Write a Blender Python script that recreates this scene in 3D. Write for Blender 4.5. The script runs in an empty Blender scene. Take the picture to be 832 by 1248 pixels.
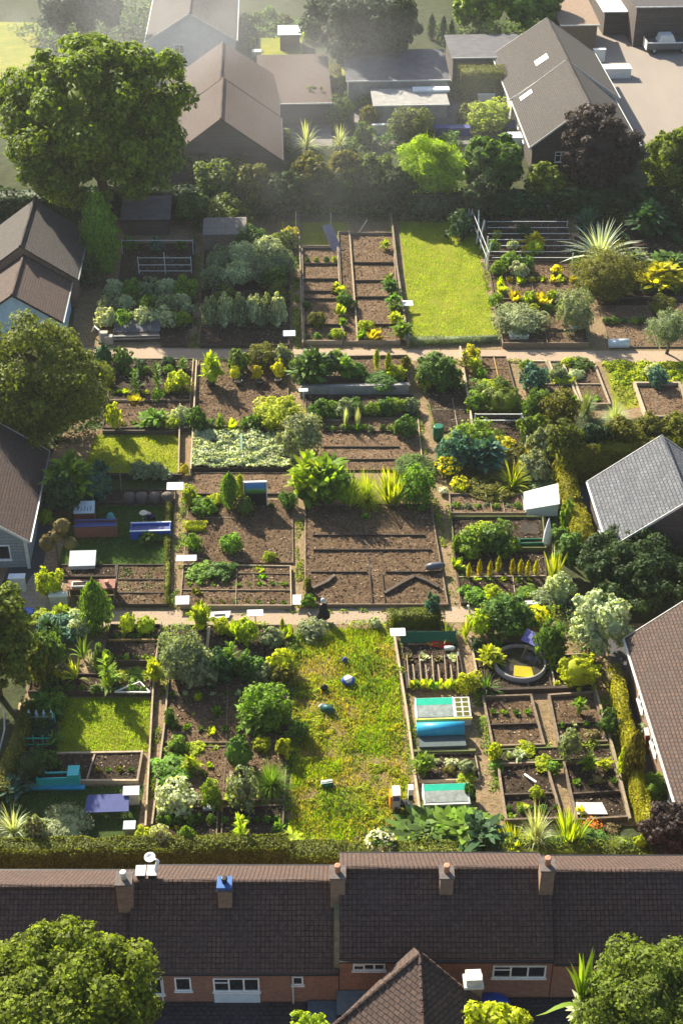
import bpy, bmesh, math, random
import numpy as np
from mathutils import Vector, Matrix
R = math.radians
S = bpy.context.scene
COL = S.collection
# ------------------------------------------------------------------ camera geometry
PITCH, YAW, CAMH, FPX = R(36.0), R(2.6), 60.0, 1771.0
_f = np.array([math.cos(PITCH)*math.sin(YAW), math.cos(PITCH)*math.cos(YAW), -math.sin(PITCH)])
_r = np.array([math.cos(YAW), -math.sin(YAW), 0.0])
_u = np.cross(_r, _f)
def P(px, py, z=0.0):
    """ground point (or point at height z) that the surveyed photo shows at px, py"""
    d = _f*FPX + _r*(px-416.0) - _u*(py-624.0)
    t = (z-CAMH)/d[2]
    return np.array([d[0]*t, d[1]*t, z])
def proj(p):
    q = np.array(p, float)-np.array([0, 0, CAMH])
    w = q@_f
    return 416+FPX*(q@_r)/w, 624-FPX*(q@_u)/w
def ppm(px, py, z=0.0):
    q = P(px, py, z)-np.array([0, 0, CAMH])
    return FPX/(q@_f)
# ------------------------------------------------------------------ tags
ORG = {}
def tag(o, label=None, cat=None, group=None, kind=None):
    if label: o['label'] = label
    if cat: o['category'] = cat
    if group: o['group'] = group
    if kind: o['kind'] = kind
    return o
def thing(name, label, cat, loc, group=None):
    o = bpy.data.objects.new(name, None); COL.objects.link(o)
    o.empty_display_size = .3
    o.location = loc; ORG[o] = np.array(loc, float)
    return tag(o, label, cat, group)
def link(name, me, parent=None, loc=(0, 0, 0)):
    o = bpy.data.objects.new(name, me); COL.objects.link(o)
    o.location = loc
    if parent:
        o.parent = parent; ORG[o] = ORG.get(parent, np.zeros(3))
    return o
# ------------------------------------------------------------------ mesh builder
def np_mesh(name, V, F, mats, fm=None, smooth=False):
    """V (n,3), F (m,4) quads (a repeated last index makes a triangle is NOT used)"""
    me = bpy.data.meshes.new(name)
    V = np.asarray(V, np.float32); F = np.asarray(F, np.int32)
    me.vertices.add(len(V)); me.vertices.foreach_set('co', V.ravel())
    k = F.shape[1]
    me.loops.add(F.size); me.loops.foreach_set('vertex_index', F.ravel())
    me.polygons.add(len(F)); me.polygons.foreach_set('loop_start', np.arange(0, F.size, k, dtype=np.int32))
    for m in (mats if isinstance(mats, (list, tuple)) else [mats]): me.materials.append(m)
    if fm is not None: me.polygons.foreach_set('material_index', np.asarray(fm, np.int32))
    me.update(calc_edges=True)
    if smooth: me.polygons.foreach_set('use_smooth', [True]*len(F))
    return me
class MB:
    def __init__(s): s.v = []; s.f = []
    def add(s, vs, fs):
        b = len(s.v); s.v += [tuple(map(float, q)) for q in vs]; s.f += [tuple(b+i for i in f) for f in fs]; return s
    def box(s, x0, y0, z0, x1, y1, z1):
        return s.add([(x0,y0,z0),(x1,y0,z0),(x1,y1,z0),(x0,y1,z0),(x0,y0,z1),(x1,y0,z1),(x1,y1,z1),(x0,y1,z1)],
                     [(0,3,2,1),(4,5,6,7),(0,1,5,4),(1,2,6,5),(2,3,7,6),(3,0,4,7)])
    def hexa(s, b, t):
        """four bottom and four top corners, both counter-clockwise from above"""
        return s.add(list(b)+list(t), [(0,3,2,1),(4,5,6,7),(0,1,5,4),(1,2,6,5),(2,3,7,6),(3,0,4,7)])
    def board(s, p, q, t, z0, z1, cut0=0, cut1=0):
        p = np.array(p, float)[:2]; q = np.array(q, float)[:2]
        d = q-p; L = np.linalg.norm(d); d = d/L; n = np.array([-d[1], d[0]])*t/2
        p = p+d*cut0; q = q-d*cut1
        c = [p-n, q-n, q+n, p+n]
        return s.hexa([(*k, z0) for k in c], [(*k, z1) for k in c])
    def bar(s, p, q, w, h=None):
        """square bar between two 3-d points"""
        h = h or w
        p = Vector(p); q = Vector(q); d = (q-p).normalized()
        up = Vector((0, 0, 1)) if abs(d.z) < .95 else Vector((0, 1, 0))
        a = d.cross(up).normalized(); b = a.cross(d).normalized()
        a *= w/2; b *= h/2
        return s.add([p-a-b, p+a-b, p+a+b, p-a+b, q-a-b, q+a-b, q+a+b, q-a+b],
                     [(3,2,1,0),(4,5,6,7),(0,1,5,4),(1,2,6,5),(2,3,7,6),(3,0,4,7)])
    def tube(s, pts, rad, n=8, cap=True):
        pts = [Vector(p) for p in pts]
        rs = rad if isinstance(rad, (list, tuple)) else [rad]*len(pts)
        vs = []; prev = None
        for i, p in enumerate(pts):
            d = (pts[min(i+1, len(pts)-1)]-pts[max(i-1, 0)]).normalized()
            if prev is None:
                up = Vector((0, 0, 1)) if abs(d.z) < .9 else Vector((1, 0, 0))
                a = d.cross(up).normalized()
            else:
                a = (prev-d*prev.dot(d)).normalized()
            prev = a; b = d.cross(a)
            for k in range(n):
                t = 2*math.pi*k/n
                vs.append(p+(a*math.cos(t)+b*math.sin(t))*rs[i])
        fs = [(i*n+k, i*n+(k+1) % n, (i+1)*n+(k+1) % n, (i+1)*n+k) for i in range(len(pts)-1) for k in range(n)]
        if cap: fs += [tuple(range(n-1, -1, -1)), tuple((len(pts)-1)*n+k for k in range(n))]
        return s.add(vs, fs)
    def lathe(s, c, prof, n=16, cap=True):
        vs = [(c[0]+r*math.cos(2*math.pi*k/n), c[1]+r*math.sin(2*math.pi*k/n), c[2]+z) for r, z in prof for k in range(n)]
        m = len(prof)
        fs = [(i*n+k, i*n+(k+1) % n, (i+1)*n+(k+1) % n, (i+1)*n+k) for i in range(m-1) for k in range(n)]
        if cap: fs += [tuple(range(n-1, -1, -1)), tuple((m-1)*n+k for k in range(n))]
        return s.add(vs, fs)
    def sheet(s, pts):
        return s.add(pts, [tuple(range(len(pts)))])
    def slab(s, pts, t):
        """polygon pts (ccw seen from outside) given thickness t below/behind it"""
        n = np.cross(np.array(pts[1])-np.array(pts[0]), np.array(pts[2])-np.array(pts[0])).astype(float)
        n /= np.linalg.norm(n); k = len(pts)
        lo = [np.array(p)-n*t for p in pts]
        return s.add(list(pts)+lo, [tuple(range(k)), tuple(range(2*k-1, k-1, -1))]+[(i, k+i, k+(i+1) % k, (i+1) % k) for i in range(k)])
    def mesh(s, name, mats, org=(0, 0, 0), smooth=False, bevel=0):
        me = bpy.data.meshes.new(name)
        me.from_pydata([(x-org[0], y-org[1], z-org[2]) for x, y, z in s.v], [], s.f)
        for m in (mats if isinstance(mats, (list, tuple)) else [mats]): me.materials.append(m)
        me.update()
        uv = me.uv_layers.new(name='UVMap')
        for p in me.polygons:
            n = p.normal
            if abs(n.z) > .995: u = Vector((1, 0, 0)); v = Vector((0, 1, 0))
            else: u = Vector((-n.y, n.x, 0)).normalized(); v = n.cross(u)
            for li in p.loop_indices:
                c = me.vertices[me.loops[li].vertex_index].co
                uv.data[li].uv = (c.dot(u), c.dot(v))
            p.use_smooth = smooth
        return me
    def build(s, name, mat, parent=None, smooth=False, org=None):
        if parent is not None:
            o = link(name, s.mesh(name, mat, ORG[parent], smooth), parent)
        else:
            if org is None:
                a = np.array(s.v); org = ((a[:, 0].min()+a[:, 0].max())/2, (a[:, 1].min()+a[:, 1].max())/2, a[:, 2].min())
            o = link(name, s.mesh(name, mat, org, smooth), None, org); ORG[o] = np.array(org, float)
        return o
# ------------------------------------------------------------------ value noise (numpy)
def _h(ix, iy, sd):
    n = (ix*374761393+iy*668265263+sd*974634777) & 0xffffffff
    n = ((n ^ (n >> 13))*1274126177) & 0xffffffff
    return ((n ^ (n >> 16)) & 0xffff)/65535.0
def vnoise(x, y, sd=0):
    ix = np.floor(x).astype(np.int64); iy = np.floor(y).astype(np.int64); fx = x-ix; fy = y-iy
    fx = fx*fx*(3-2*fx); fy = fy*fy*(3-2*fy)
    return (_h(ix, iy, sd)*(1-fx)+_h(ix+1, iy, sd)*fx)*(1-fy)+(_h(ix, iy+1, sd)*(1-fx)+_h(ix+1, iy+1, sd)*fx)*fy
def fbm(x, y, sd=0, o=4):
    r = 0; a = .5
    for i in range(o):
        r = r+a*vnoise(x*2**i, y*2**i, sd+i); a *= .5
    return r
# ------------------------------------------------------------------ materials
MATS = {}
class NT:
    def __init__(s, name):
        s.m = bpy.data.materials.new(name); s.m.use_nodes = True; s.t = s.m.node_tree; s.n = s.t.nodes; s.l = s.t.links
        s.bsdf = s.n['Principled BSDF']; s.out = s.n['Material Output']
    def node(s, ty, **kw):
        q = s.n.new(ty)
        for k, v in kw.items():
            if k.startswith('i_'): q.inputs[k[2:].replace('_', ' ')].default_value = v
            else: setattr(q, k, v)
        return q
    def lk(s, a, b): s.l.new(a, b)
    def coord(s, kind='Object'):
        return s.node('ShaderNodeTexCoord').outputs[kind]
    def noise(s, vec, scale, detail=4, rough=.55):
        q = s.node('ShaderNodeTexNoise'); q.inputs['Scale'].default_value = scale
        q.inputs['Detail'].default_value = detail; q.inputs['Roughness'].default_value = rough
        if vec is not None: s.lk(vec, q.inputs['Vector'])
        return q.outputs['Fac']
    def ramp(s, fac, stops):
        q = s.node('ShaderNodeValToRGB'); e = q.color_ramp.elements
        while len(e) < len(stops): e.new(.5)
        for i, (p, c) in enumerate(stops): e[i].position = p; e[i].color = (*c, 1)
        s.lk(fac, q.inputs['Fac']); return q.outputs['Color']
    def mix(s, fac, a, b, bt='MIX'):
        q = s.node('ShaderNodeMix', data_type='RGBA', blend_type=bt)
        for v, i in ((fac, 0), (a, 6), (b, 7)):
            if isinstance(v, (int, float)): q.inputs[i].default_value = v
            elif isinstance(v, (tuple, list)): q.inputs[i].default_value = (*v, 1)
            else: s.lk(v, q.inputs[i])
        return q.outputs[2]
    def mul(s, vec, v):
        q = s.node('ShaderNodeMapping'); q.inputs['Scale'].default_value = v; s.lk(vec, q.inputs['Vector']); return q.outputs['Vector']
    def bump(s, h, dist=.05, st=1.0):
        q = s.node('ShaderNodeBump'); q.inputs['Distance'].default_value = dist; q.inputs['Strength'].default_value = st
        s.lk(h, q.inputs['Height']); s.lk(q.outputs['Normal'], s.bsdf.inputs['Normal'])
    def fin(s, col=None, rough=.8, spec=.3, metal=0):
        if col is not None:
            if isinstance(col, tuple): s.bsdf.inputs['Base Color'].default_value = (*col, 1)
            else: s.lk(col, s.bsdf.inputs['Base Color'])
        s.bsdf.inputs['Roughness'].default_value = rough; s.bsdf.inputs['Specular IOR Level'].default_value = spec
        s.bsdf.inputs['Metallic'].default_value = metal
        return s.m
def plain(name, c, rough=.6, var=.25, sc=3.0, metal=0, spec=.3, bump=0):
    """painted / plastic surface with a little worn variation"""
    if name in MATS: return MATS[name]
    t = NT(name); v = t.coord(); n = t.noise(v, sc, 5)
    a = tuple(x*(1-var) for x in c); b = tuple(min(1, x*(1+var*.6)) for x in c)
    col = t.ramp(n, [(.3, a), (.7, b)])
    g2 = t.noise(v, sc*2.3, 7, .75); col = t.mix(t.ramp(g2, [(.5, (0, 0, 0)), (.68, (.45, .45, .45))]), col, tuple(x*.55+.02 for x in c))
    if bump: t.bump(t.noise(v, sc*8, 3), bump)
    MATS[name] = t.fin(col, rough, spec, metal); return MATS[name]
def wood(name, c, var=.45, rough=.85):
    if name in MATS: return MATS[name]
    t = NT(name); g = t.node('ShaderNodeNewGeometry').outputs['Position']
    n = t.noise(t.mul(g, (1.2, 1.2, 9)), 3.0, 5, .65); oi = t.node('ShaderNodeObjectInfo').outputs['Random']
    a = tuple(x*(1-var) for x in c); b = tuple(x*(1+var) for x in c)
    col = t.ramp(n, [(.28, a), (.72, b)])
    h = t.node('ShaderNodeHueSaturation'); t.lk(col, h.inputs['Color'])
    mr = t.node('ShaderNodeMapRange'); mr.inputs['To Min'].default_value = .7; mr.inputs['To Max'].default_value = 1.35
    t.lk(oi, mr.inputs['Value']); t.lk(mr.outputs['Result'], h.inputs['Value'])
    t.bump(n, .012); MATS[name] = t.fin(h.outputs['Color'], rough, .2); return MATS[name]
def leafmat(name, c, tr=.4, var=.55, warm=1.0, rough=.62):
    if name in MATS: return MATS[name]
    t = NT(name)
    g = t.node('ShaderNodeNewGeometry'); oi = t.node('ShaderNodeObjectInfo')
    ns = t.noise(g.outputs['Position'], .9, 3)
    m1 = t.node('ShaderNodeMapRange'); m1.inputs['To Min'].default_value = 1-var; m1.inputs['To Max'].default_value = 1+var
    t.lk(g.outputs['Random Per Island'], m1.inputs['Value'])
    m2 = t.node('ShaderNodeMapRange'); m2.inputs['From Min'].default_value = .3; m2.inputs['From Max'].default_value = .7
    m2.inputs['To Min'].default_value = .75; m2.inputs['To Max'].default_value = 1.25; t.lk(ns, m2.inputs['Value'])
    mm = t.node('ShaderNodeMath', operation='MULTIPLY'); t.lk(m1.outputs[0], mm.inputs[0]); t.lk(m2.outputs[0], mm.inputs[1])
    hs = t.node('ShaderNodeHueSaturation'); hs.inputs['Color'].default_value = (*c, 1); t.lk(mm.outputs[0], hs.inputs['Value'])
    m3 = t.node('ShaderNodeMapRange'); m3.inputs['To Min'].default_value = .485; m3.inputs['To Max'].default_value = .515
    t.lk(oi.outputs['Random'], m3.inputs['Value']); t.lk(m3.outputs[0], hs.inputs['Hue'])
    col = hs.outputs['Color']
    t.fin(col, rough, .2)
    tb = t.node('ShaderNodeBsdfTranslucent')
    tc = t.mix(1.0, col, (1.4*warm, 1.35, .45), 'MULTIPLY'); t.lk(tc, tb.inputs['Color'])
    ms = t.node('ShaderNodeMixShader'); ms.inputs[0].default_value = tr
    t.lk(t.bsdf.outputs[0], ms.inputs[1]); t.lk(tb.outputs[0], ms.inputs[2]); t.lk(ms.outputs[0], t.out.inputs['Surface'])
    MATS[name] = t.m; return t.m
LEAF = {
 'lime': leafmat('leaf_lime', (0.37, 0.45, 0.02), .5),
 'yellow': leafmat('leaf_yellow', (0.5, 0.46, 0.015), .5),
 'fresh': leafmat('leaf_fresh', (.17, .29, .03), .45),
 'green': leafmat('leaf_green', (.095, .18, .03), .4),
 'deep': leafmat('leaf_deep', (0.045, 0.1, 0.035), .3),
 'dark': leafmat('leaf_dark', (0.034, 0.068, 0.016), .28),
 'olive': leafmat('leaf_olive', (0.16, 0.165, 0.022), .4),
 'silver': leafmat('leaf_silver', (.62, .68, .50), .35, .35, rough=.7),
 'grey': leafmat('leaf_grey', (0.24, 0.29, 0.15), .35, rough=.7),
 'pale': leafmat('leaf_pale', (0.46, 0.52, 0.32), .4, rough=.7),
 'blue': leafmat('leaf_blue', (0.07, 0.17, 0.12), .3),
 'plum': leafmat('leaf_plum', (.045, .032, .028), .22),
 'rust': leafmat('leaf_rust', (.20, .16, .06), .35),
 'maple': leafmat('leaf_maple', (.145, .205, .013), .45),
 'oak': leafmat('leaf_oak', (.13, .18, .018), .4),
 'hedge': leafmat('leaf_hedge', (0.12, 0.14, 0.012), .38),
 'gold_hedge': leafmat('leaf_gold_hedge', (0.3, 0.27, 0.012), .4),
}
PETAL = {
 'yellow': leafmat('petal_yellow', (.80, .70, .02), .4, .2),
 'white': leafmat('petal_white', (.75, .76, .70), .4, .15),
 'red': leafmat('petal_red', (.65, .03, .02), .3, .3),
 'orange': leafmat('petal_orange', (.75, .25, .03), .3, .2),
}
BARK = wood('bark', (.11, .085, .06))
WOODD = wood('weathered_dark_board', (.075, .058, .045))
WOODM = wood('brown_board', (.17, .13, .09))
WOODP = wood('pale_board', (.30, .24, .165), .35)
WHITE = plain('white_paint', (.78, .79, .78), .5, .12)
OFFW = plain('dull_white_paint', (.6, .6, .57), .6, .2)
DARKM = plain('black_metal', (.02, .02, .022), .4, .3)
STEEL = plain('galvanised_metal', (.38, .41, .43), .35, .2, metal=.6)
PIPE = plain('pale_pipe', (.62, .64, .62), .45, .2)
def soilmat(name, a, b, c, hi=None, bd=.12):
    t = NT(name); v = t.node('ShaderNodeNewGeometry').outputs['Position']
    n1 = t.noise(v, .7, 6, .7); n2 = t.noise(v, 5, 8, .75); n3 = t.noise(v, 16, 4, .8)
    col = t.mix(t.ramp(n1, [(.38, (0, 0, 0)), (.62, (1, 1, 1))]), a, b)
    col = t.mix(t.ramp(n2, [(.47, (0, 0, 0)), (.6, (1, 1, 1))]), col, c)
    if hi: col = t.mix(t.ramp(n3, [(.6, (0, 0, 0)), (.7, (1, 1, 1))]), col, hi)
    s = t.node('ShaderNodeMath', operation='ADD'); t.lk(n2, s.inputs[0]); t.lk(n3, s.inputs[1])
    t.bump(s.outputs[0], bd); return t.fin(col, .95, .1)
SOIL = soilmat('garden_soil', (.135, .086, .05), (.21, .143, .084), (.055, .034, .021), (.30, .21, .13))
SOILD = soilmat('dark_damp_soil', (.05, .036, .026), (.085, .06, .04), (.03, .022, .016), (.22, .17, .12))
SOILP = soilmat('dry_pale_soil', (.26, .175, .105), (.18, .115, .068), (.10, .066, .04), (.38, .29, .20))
DIRT = soilmat('trodden_dirt', (.35, .245, .15), (.22, .175, .085), (.16, .11, .068), (.42, .33, .23), .07)
def grassmat(name, a, b, c):
    t = NT(name); v = t.node('ShaderNodeNewGeometry').outputs['Position']
    n1 = t.noise(v, .5, 5, .65); n2 = t.noise(v, 6, 6, .75); n3 = t.noise(v, 30, 3, .7)
    col = t.mix(t.ramp(n1, [(.35, (0, 0, 0)), (.65, (1, 1, 1))]), a, b)
    col = t.mix(t.ramp(n2, [(.5, (0, 0, 0)), (.72, (1, 1, 1))]), col, c)
    s = t.node('ShaderNodeMath', operation='ADD'); t.lk(n2, s.inputs[0]); t.lk(n3, s.inputs[1])
    t.bump(s.outputs[0], .14); return t.fin(col, .9, .15)
GRASS = grassmat('mown_grass', (.23, .27, .02), (.38, .36, .04), (.11, .16, .015))
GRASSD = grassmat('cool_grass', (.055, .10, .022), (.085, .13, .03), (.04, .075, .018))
GRASSR = grassmat('rough_grass', (.24, .20, .05), (.36, .26, .15), (.15, .14, .03))
LEAF['turf'] = leafmat('leaf_turf', (.31, .44, .014), .5, .5)
LEAF['turf_dry'] = leafmat('leaf_turf_dry', (.42, .38, .05), .45, .4)
# ------------------------------------------------------------------ foliage generators
def unit(v): return v/np.maximum(np.linalg.norm(v, axis=-1, keepdims=True), 1e-9)
def leaf_quads(rng, C, N, size, aspect=.6, sv=.35):
    """kite leaves at C facing roughly N"""
    n = len(C); N = unit(N+rng.normal(0, .45, (n, 3)))
    t = unit(np.cross(N, unit(rng.normal(0, 1, (n, 3))))); b = np.cross(N, t)
    L = (size*(1+rng.uniform(-sv, sv, n)))[:, None]
    V = np.stack([C-t*L*.5-N*L*.1, C+b*L*aspect*.5+N*L*.05, C+t*L*.5-N*L*.12, C-b*L*aspect*.5+N*L*.05], 1).reshape(-1, 3)
    F = np.arange(4*n).reshape(n, 4)
    return V, F
def sph(rng, n): return unit(rng.normal(0, 1, (n, 3)))
def fib(n):
    i = np.arange(n)+.5; ph = np.arccos(1-2*i/n); th = math.pi*(1+5**.5)*i
    return np.stack([np.cos(th)*np.sin(ph), np.sin(th)*np.sin(ph), np.cos(ph)], 1)
def core(rad, n=10, m=6, c=(0, 0, 0), rng=None):
    """low inner mass that stops light passing straight through a crown"""
    V = []
    for i in range(m+1):
        ph = math.pi*i/m
        for k in range(n):
            th = 2*math.pi*k/n; q = 1+(rng.uniform(-.12, .12) if rng is not None else 0)
            V.append((c[0]+rad[0]*q*math.sin(ph)*math.cos(th), c[1]+rad[1]*q*math.sin(ph)*math.sin(th), c[2]+rad[2]*q*math.cos(ph)))
    F = [(i*n+k, i*n+(k+1) % n, (i+1)*n+(k+1) % n, (i+1)*n+k) for i in range(m) for k in range(n)]
    return np.array(V), np.array(F)
def join(parts):
    Vs = []; Fs = []; ms = []; b = 0
    for V, F, m in parts:
        Vs.append(V); Fs.append(F+b); ms.append(np.full(len(F), m)); b += len(V)
    return np.concatenate(Vs), np.concatenate(Fs), np.concatenate(ms)
def clumpy(rng, clumps, per, size, rad, cr=.3, aspect=.65, inner=.62, low=-.55):
    """crown of unit proportions rad=(rx,ry,rz) centred at 0 with leaf clumps round it"""
    D = fib(clumps)+rng.normal(0, .12, (clumps, 3)); D = unit(D); D = D[D[:, 2] > low]
    k = len(D); rr = (rng.uniform(.5, 1.05, k)*(1-.12*np.sin(D[:, 0]*4+rng.uniform(0, 6))))[:, None]
    K = D*rr*np.array(rad)*(1-cr*.55)
    cs = cr*rng.uniform(.5, 1.35, k)
    cen = np.repeat(K, per, 0); cc = np.repeat(cs, per)[:, None]; dd = np.repeat(D, per, 0)
    s = unit(sph(rng, len(cen))+dd*.55+np.array([0, 0, .25]))
    C = cen+s*cc*np.array(rad)*rng.uniform(.55, 1.05, (len(cen), 1))
    V, F = leaf_quads(rng, C, s+np.array([0, 0, .3]), size, aspect)
    cv, cf = core([q*inner for q in rad], rng=rng)
    return join([(V, F, 0), (cv, cf, 0)])
def blades(rng, n, L, W, lean, arch, segs=4, base=.05, prof=None, jit=.25, zoff=0):
    """arching blades from a tuft; lean 0 upright..1 flat; arch droop"""
    th = rng.uniform(0, 2*math.pi, n); l = L*(1+rng.uniform(-jit, jit, n)); le = np.clip(lean*rng.uniform(.2, 1.2, n), 0, 1.3)
    d = np.stack([np.cos(th), np.sin(th), np.zeros(n)], 1); sd = np.stack([-np.sin(th), np.cos(th), np.zeros(n)], 1)
    tw = rng.uniform(-.5, .5, n)[:, None]
    b0 = d*base*rng.uniform(0, 1, (n, 1)); V = []
    prof = prof or [1, .95, .75, .45, .05]
    segs = len(prof)-1
    for i in range(segs+1):
        t = i/segs
        h = l*np.sin(le)*(t+arch*t*t*.5); z = l*np.cos(le)*t-l*arch*.55*t*t*np.sin(np.clip(le, .15, 2))
        c = b0+d*h[:, None]; c[:, 2] += np.maximum(z, .01)+zoff
        w = W*prof[i]/2
        side = unit(sd+np.array([0, 0, 1])*tw*.5)
        V.append(c-side*w); V.append(c+side*w)
    V = np.stack(V, 1); k = 2*(segs+1)
    F = np.concatenate([np.stack([np.arange(n)*k+2*i, np.arange(n)*k+2*i+1, np.arange(n)*k+2*i+3, np.arange(n)*k+2*i+2], 1) for i in range(segs)])
    return V.reshape(-1, 3), F
def fit(V, w, h):
    """scale to footprint width w and height h, base on z=0"""
    V = V-np.array([0, 0, V[:, 2].min()])
    r = np.percentile(np.abs(V[:, :2]), 98)
    V = V*np.array([w/2/r, w/2/r, h/np.percentile(V[:, 2], 99.5)]); return V
PROTO = {}
def proto(kind, col, size, var):
    """mesh of unit footprint (1 wide, 1 high), leaf count by size class"""
    key = (kind, col, size, var)
    if key in PROTO: return PROTO[key]
    rng = np.random.default_rng(abs(hash_s(str(key))) % 2**31)
    fac = {'s': .35, 'm': 1, 'l': 3.2, 'x': 8}[size]; ls = {'s': 1.6, 'm': 1, 'l': .58, 'x': .36}[size]
    mats = [LEAF.get(col) or LEAF['green']]
    cl = lambda b: max(9, int(b*fac**.5)); pr = lambda b: max(10, int(b*fac**.5))
    if kind in ('bush', 'feather', 'flower', 'ball'):
        if kind == 'bush': V, F, m = clumpy(rng, cl(36), pr(38), .115*ls, (.5, .5, .5), .34, .6, .5)
        elif kind == 'feather': V, F, m = clumpy(rng, cl(40), pr(44), .10*ls, (.5, .5, .5), .3, .34)
        elif kind == 'ball': V, F, m = clumpy(rng, cl(60), pr(30), .085*ls, (.5, .5, .5), .17, .6, .72)
        else:
            V, F, m = clumpy(rng, cl(26), pr(22), .12*ls, (.5, .5, .5), .36)
            fc, pc = (col.split('+')+['white'])[:2]; mats = [LEAF[fc], PETAL[pc]]
            n = int(170*fac**.5); s = sph(rng, n); s[:, 2] = np.abs(s[:, 2])*.9+.1; s = unit(s)
            fV, fF = leaf_quads(rng, s*np.array([.5, .5, .5])*rng.uniform(.9, 1.06, (n, 1)), s, .11*ls, .9)
            V, F, m = join([(V, F, 0), (fV, fF, 1)])
    elif kind == 'cone':
        n = int(1500*fac); z = rng.uniform(0, 1, n)**.85; th = rng.uniform(0, 2*math.pi, n)
        r = .5*np.sin(np.clip(z*.93+.12, 0, 1)*math.pi)**.6*(1+.12*np.sin(z*40+th*3))*rng.uniform(.75, 1.08, n)
        C = np.stack([r*np.cos(th), r*np.sin(th), z], 1); N = np.stack([np.cos(th), np.sin(th), .5+0*th], 1)
        V, F = leaf_quads(rng, C, N, .085*ls**.6, .5); cv, cf = core((.32, .32, .45), c=(0, 0, .48), rng=rng)
        V, F, m = join([(V, F, 0), (cv, cf, 0)])
    elif kind == 'grass':
        V, F = blades(rng, int(460*fac**.5), 1, .04*ls**.6, 1.1, 1.2, prof=[.7, 1, .8, .5, .05]); m = None
    elif kind == 'strap':
        V, F = blades(rng, int(80*fac**.4), 1, .075*ls**.5, 1.05, 1.25, prof=[.5, 1, .95, .6, .05]); m = None
    elif kind == 'upright':
        V, F = blades(rng, int(90*fac**.5), 1, .075*ls**.5, .42, .5, prof=[.7, 1, .9, .6, .05], base=.25); m = None
    elif kind == 'broad':
        ex = []; nt_ = {'s': 9, 'm': 20, 'l': 40, 'x': 60}[size]; ll = {'s': .5, 'm': .36, 'l': .26, 'x': .2}[size]
        for q in range(nt_):
            r_ = .42*math.sqrt((q+.3)/nt_); th = q*2.4; zz = .12+.5*(1-(r_/.5)**2)*rng.uniform(.5, 1.15)
            c2 = blades(rng, 9, ll*rng.uniform(.8, 1.25), ll*.5, 1.05, 1.0, prof=[.1, .6, 1, .9, .1], jit=.35, zoff=zz)
            ex.append((c2[0]+np.array([r_*math.cos(th), r_*math.sin(th), 0]), c2[1], 0))
        cv, cf = core((.3, .3, .25), c=(0, 0, .25), rng=rng); ex.append((cv, cf, 0)); V, F, m = join(ex)
    elif kind == 'lettuce':
        a = blades(rng, 16, .6, .3, .95, -.25, prof=[.3, .8, 1, .8, .2], jit=.2); b = blades(rng, 12, .5, .26, .45, -.1, prof=[.4, .9, 1, .8, .2])
        V, F, m = join([(a[0], a[1], 0), (b[0], b[1], 0)])
    elif kind == 'banana':
        a = blades(rng, 11, 1, .17, .95, 1.0, prof=[.1, .35, 1, 1, .85, .4, .05], jit=.25)
        b = blades(rng, 5, .9, .14, .4, .5, prof=[.1, .3, 1, 1, .85, .4, .05], jit=.15)
        V, F, m = join([(a[0], a[1], 0), (b[0], b[1], 0)])
    elif kind == 'stalk':   # tall stem with whorls of leaves
        ex = []
        for q in range(9):
            z = .12+.85*q/8; s = .42*(1-.45*q/8)
            c2 = blades(rng, 7, s, .13, 1.1, .35, prof=[.2, .8, 1, .6, .05], jit=.3, zoff=z); ex.append((c2[0], c2[1], 0))
        tv = np.array([(a*.015, b*.015, z) for z in (0, 1) for a, b in ((-1, -1), (1, -1), (1, 1), (-1, 1))])
        ex.append((tv, np.array([(0, 1, 5, 4), (1, 2, 6, 5), (2, 3, 7, 6), (3, 0, 4, 7)]), 0)); V, F, m = join(ex)
    elif kind == 'twigs':
        ex = []
        V, F = blades(rng, 60, 1, .018, .9, .2, prof=[1, .8, .6, .4, .2]); m = None; mats = [BARK]
    else: raise ValueError(kind)
    V = fit(V, 1, 1)
    PROTO[key] = np_mesh(kind+'_foliage', V, F, mats, m); return PROTO[key]
def hash_s(s):
    h = 2166136261
    for c in s: h = ((h ^ ord(c))*16777619) & 0xffffffff
    return h
PR = random.Random(7)
KN = {'bush': 'shrub', 'feather': 'feathery_shrub', 'flower': 'flowering_plant', 'ball': 'clipped_bush', 'cone': 'conifer', 'grass': 'ornamental_grass',
      'strap': 'spiky_plant', 'upright': 'upright_leafy_plant', 'broad': 'large_leaved_plant', 'lettuce': 'lettuce', 'banana': 'banana_plant', 'stalk': 'tall_leafy_plant', 'twigs': 'bare_twigs'}
KC = {'bush': 'shrub', 'feather': 'shrub', 'flower': 'flowers', 'ball': 'bush', 'cone': 'conifer', 'grass': 'ornamental grass', 'strap': 'plant', 'upright': 'plant', 'broad': 'plant',
      'lettuce': 'lettuce', 'banana': 'plant', 'stalk': 'plant', 'twigs': 'twigs'}
def solve(x0, y0, x1, y1, zb=0):
    """footprint centre, width and height of an ellipsoid that fills the box x0..x1, y0..y1 on ground zb"""
    cx, cy = (x0+x1)/2, (y0+y1)/2; z = zb; b = .5
    for _ in range(4):
        p = P(cx, cy, zb+b); s = ppm(cx, cy, zb+b)
        q = p-np.array([0, 0, CAMH]); d = math.asin(-q[2]/np.linalg.norm(q))
        w = (x1-x0)/s; a = w/2; V = (y1-y0)/s/2
        b2 = V*V-(a*math.sin(d))**2
        b = math.sqrt(b2)/math.cos(d) if b2 > 0 else 0
        b = min(max(b, .28*a), 4*a)
    return p, w, 2*b
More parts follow.
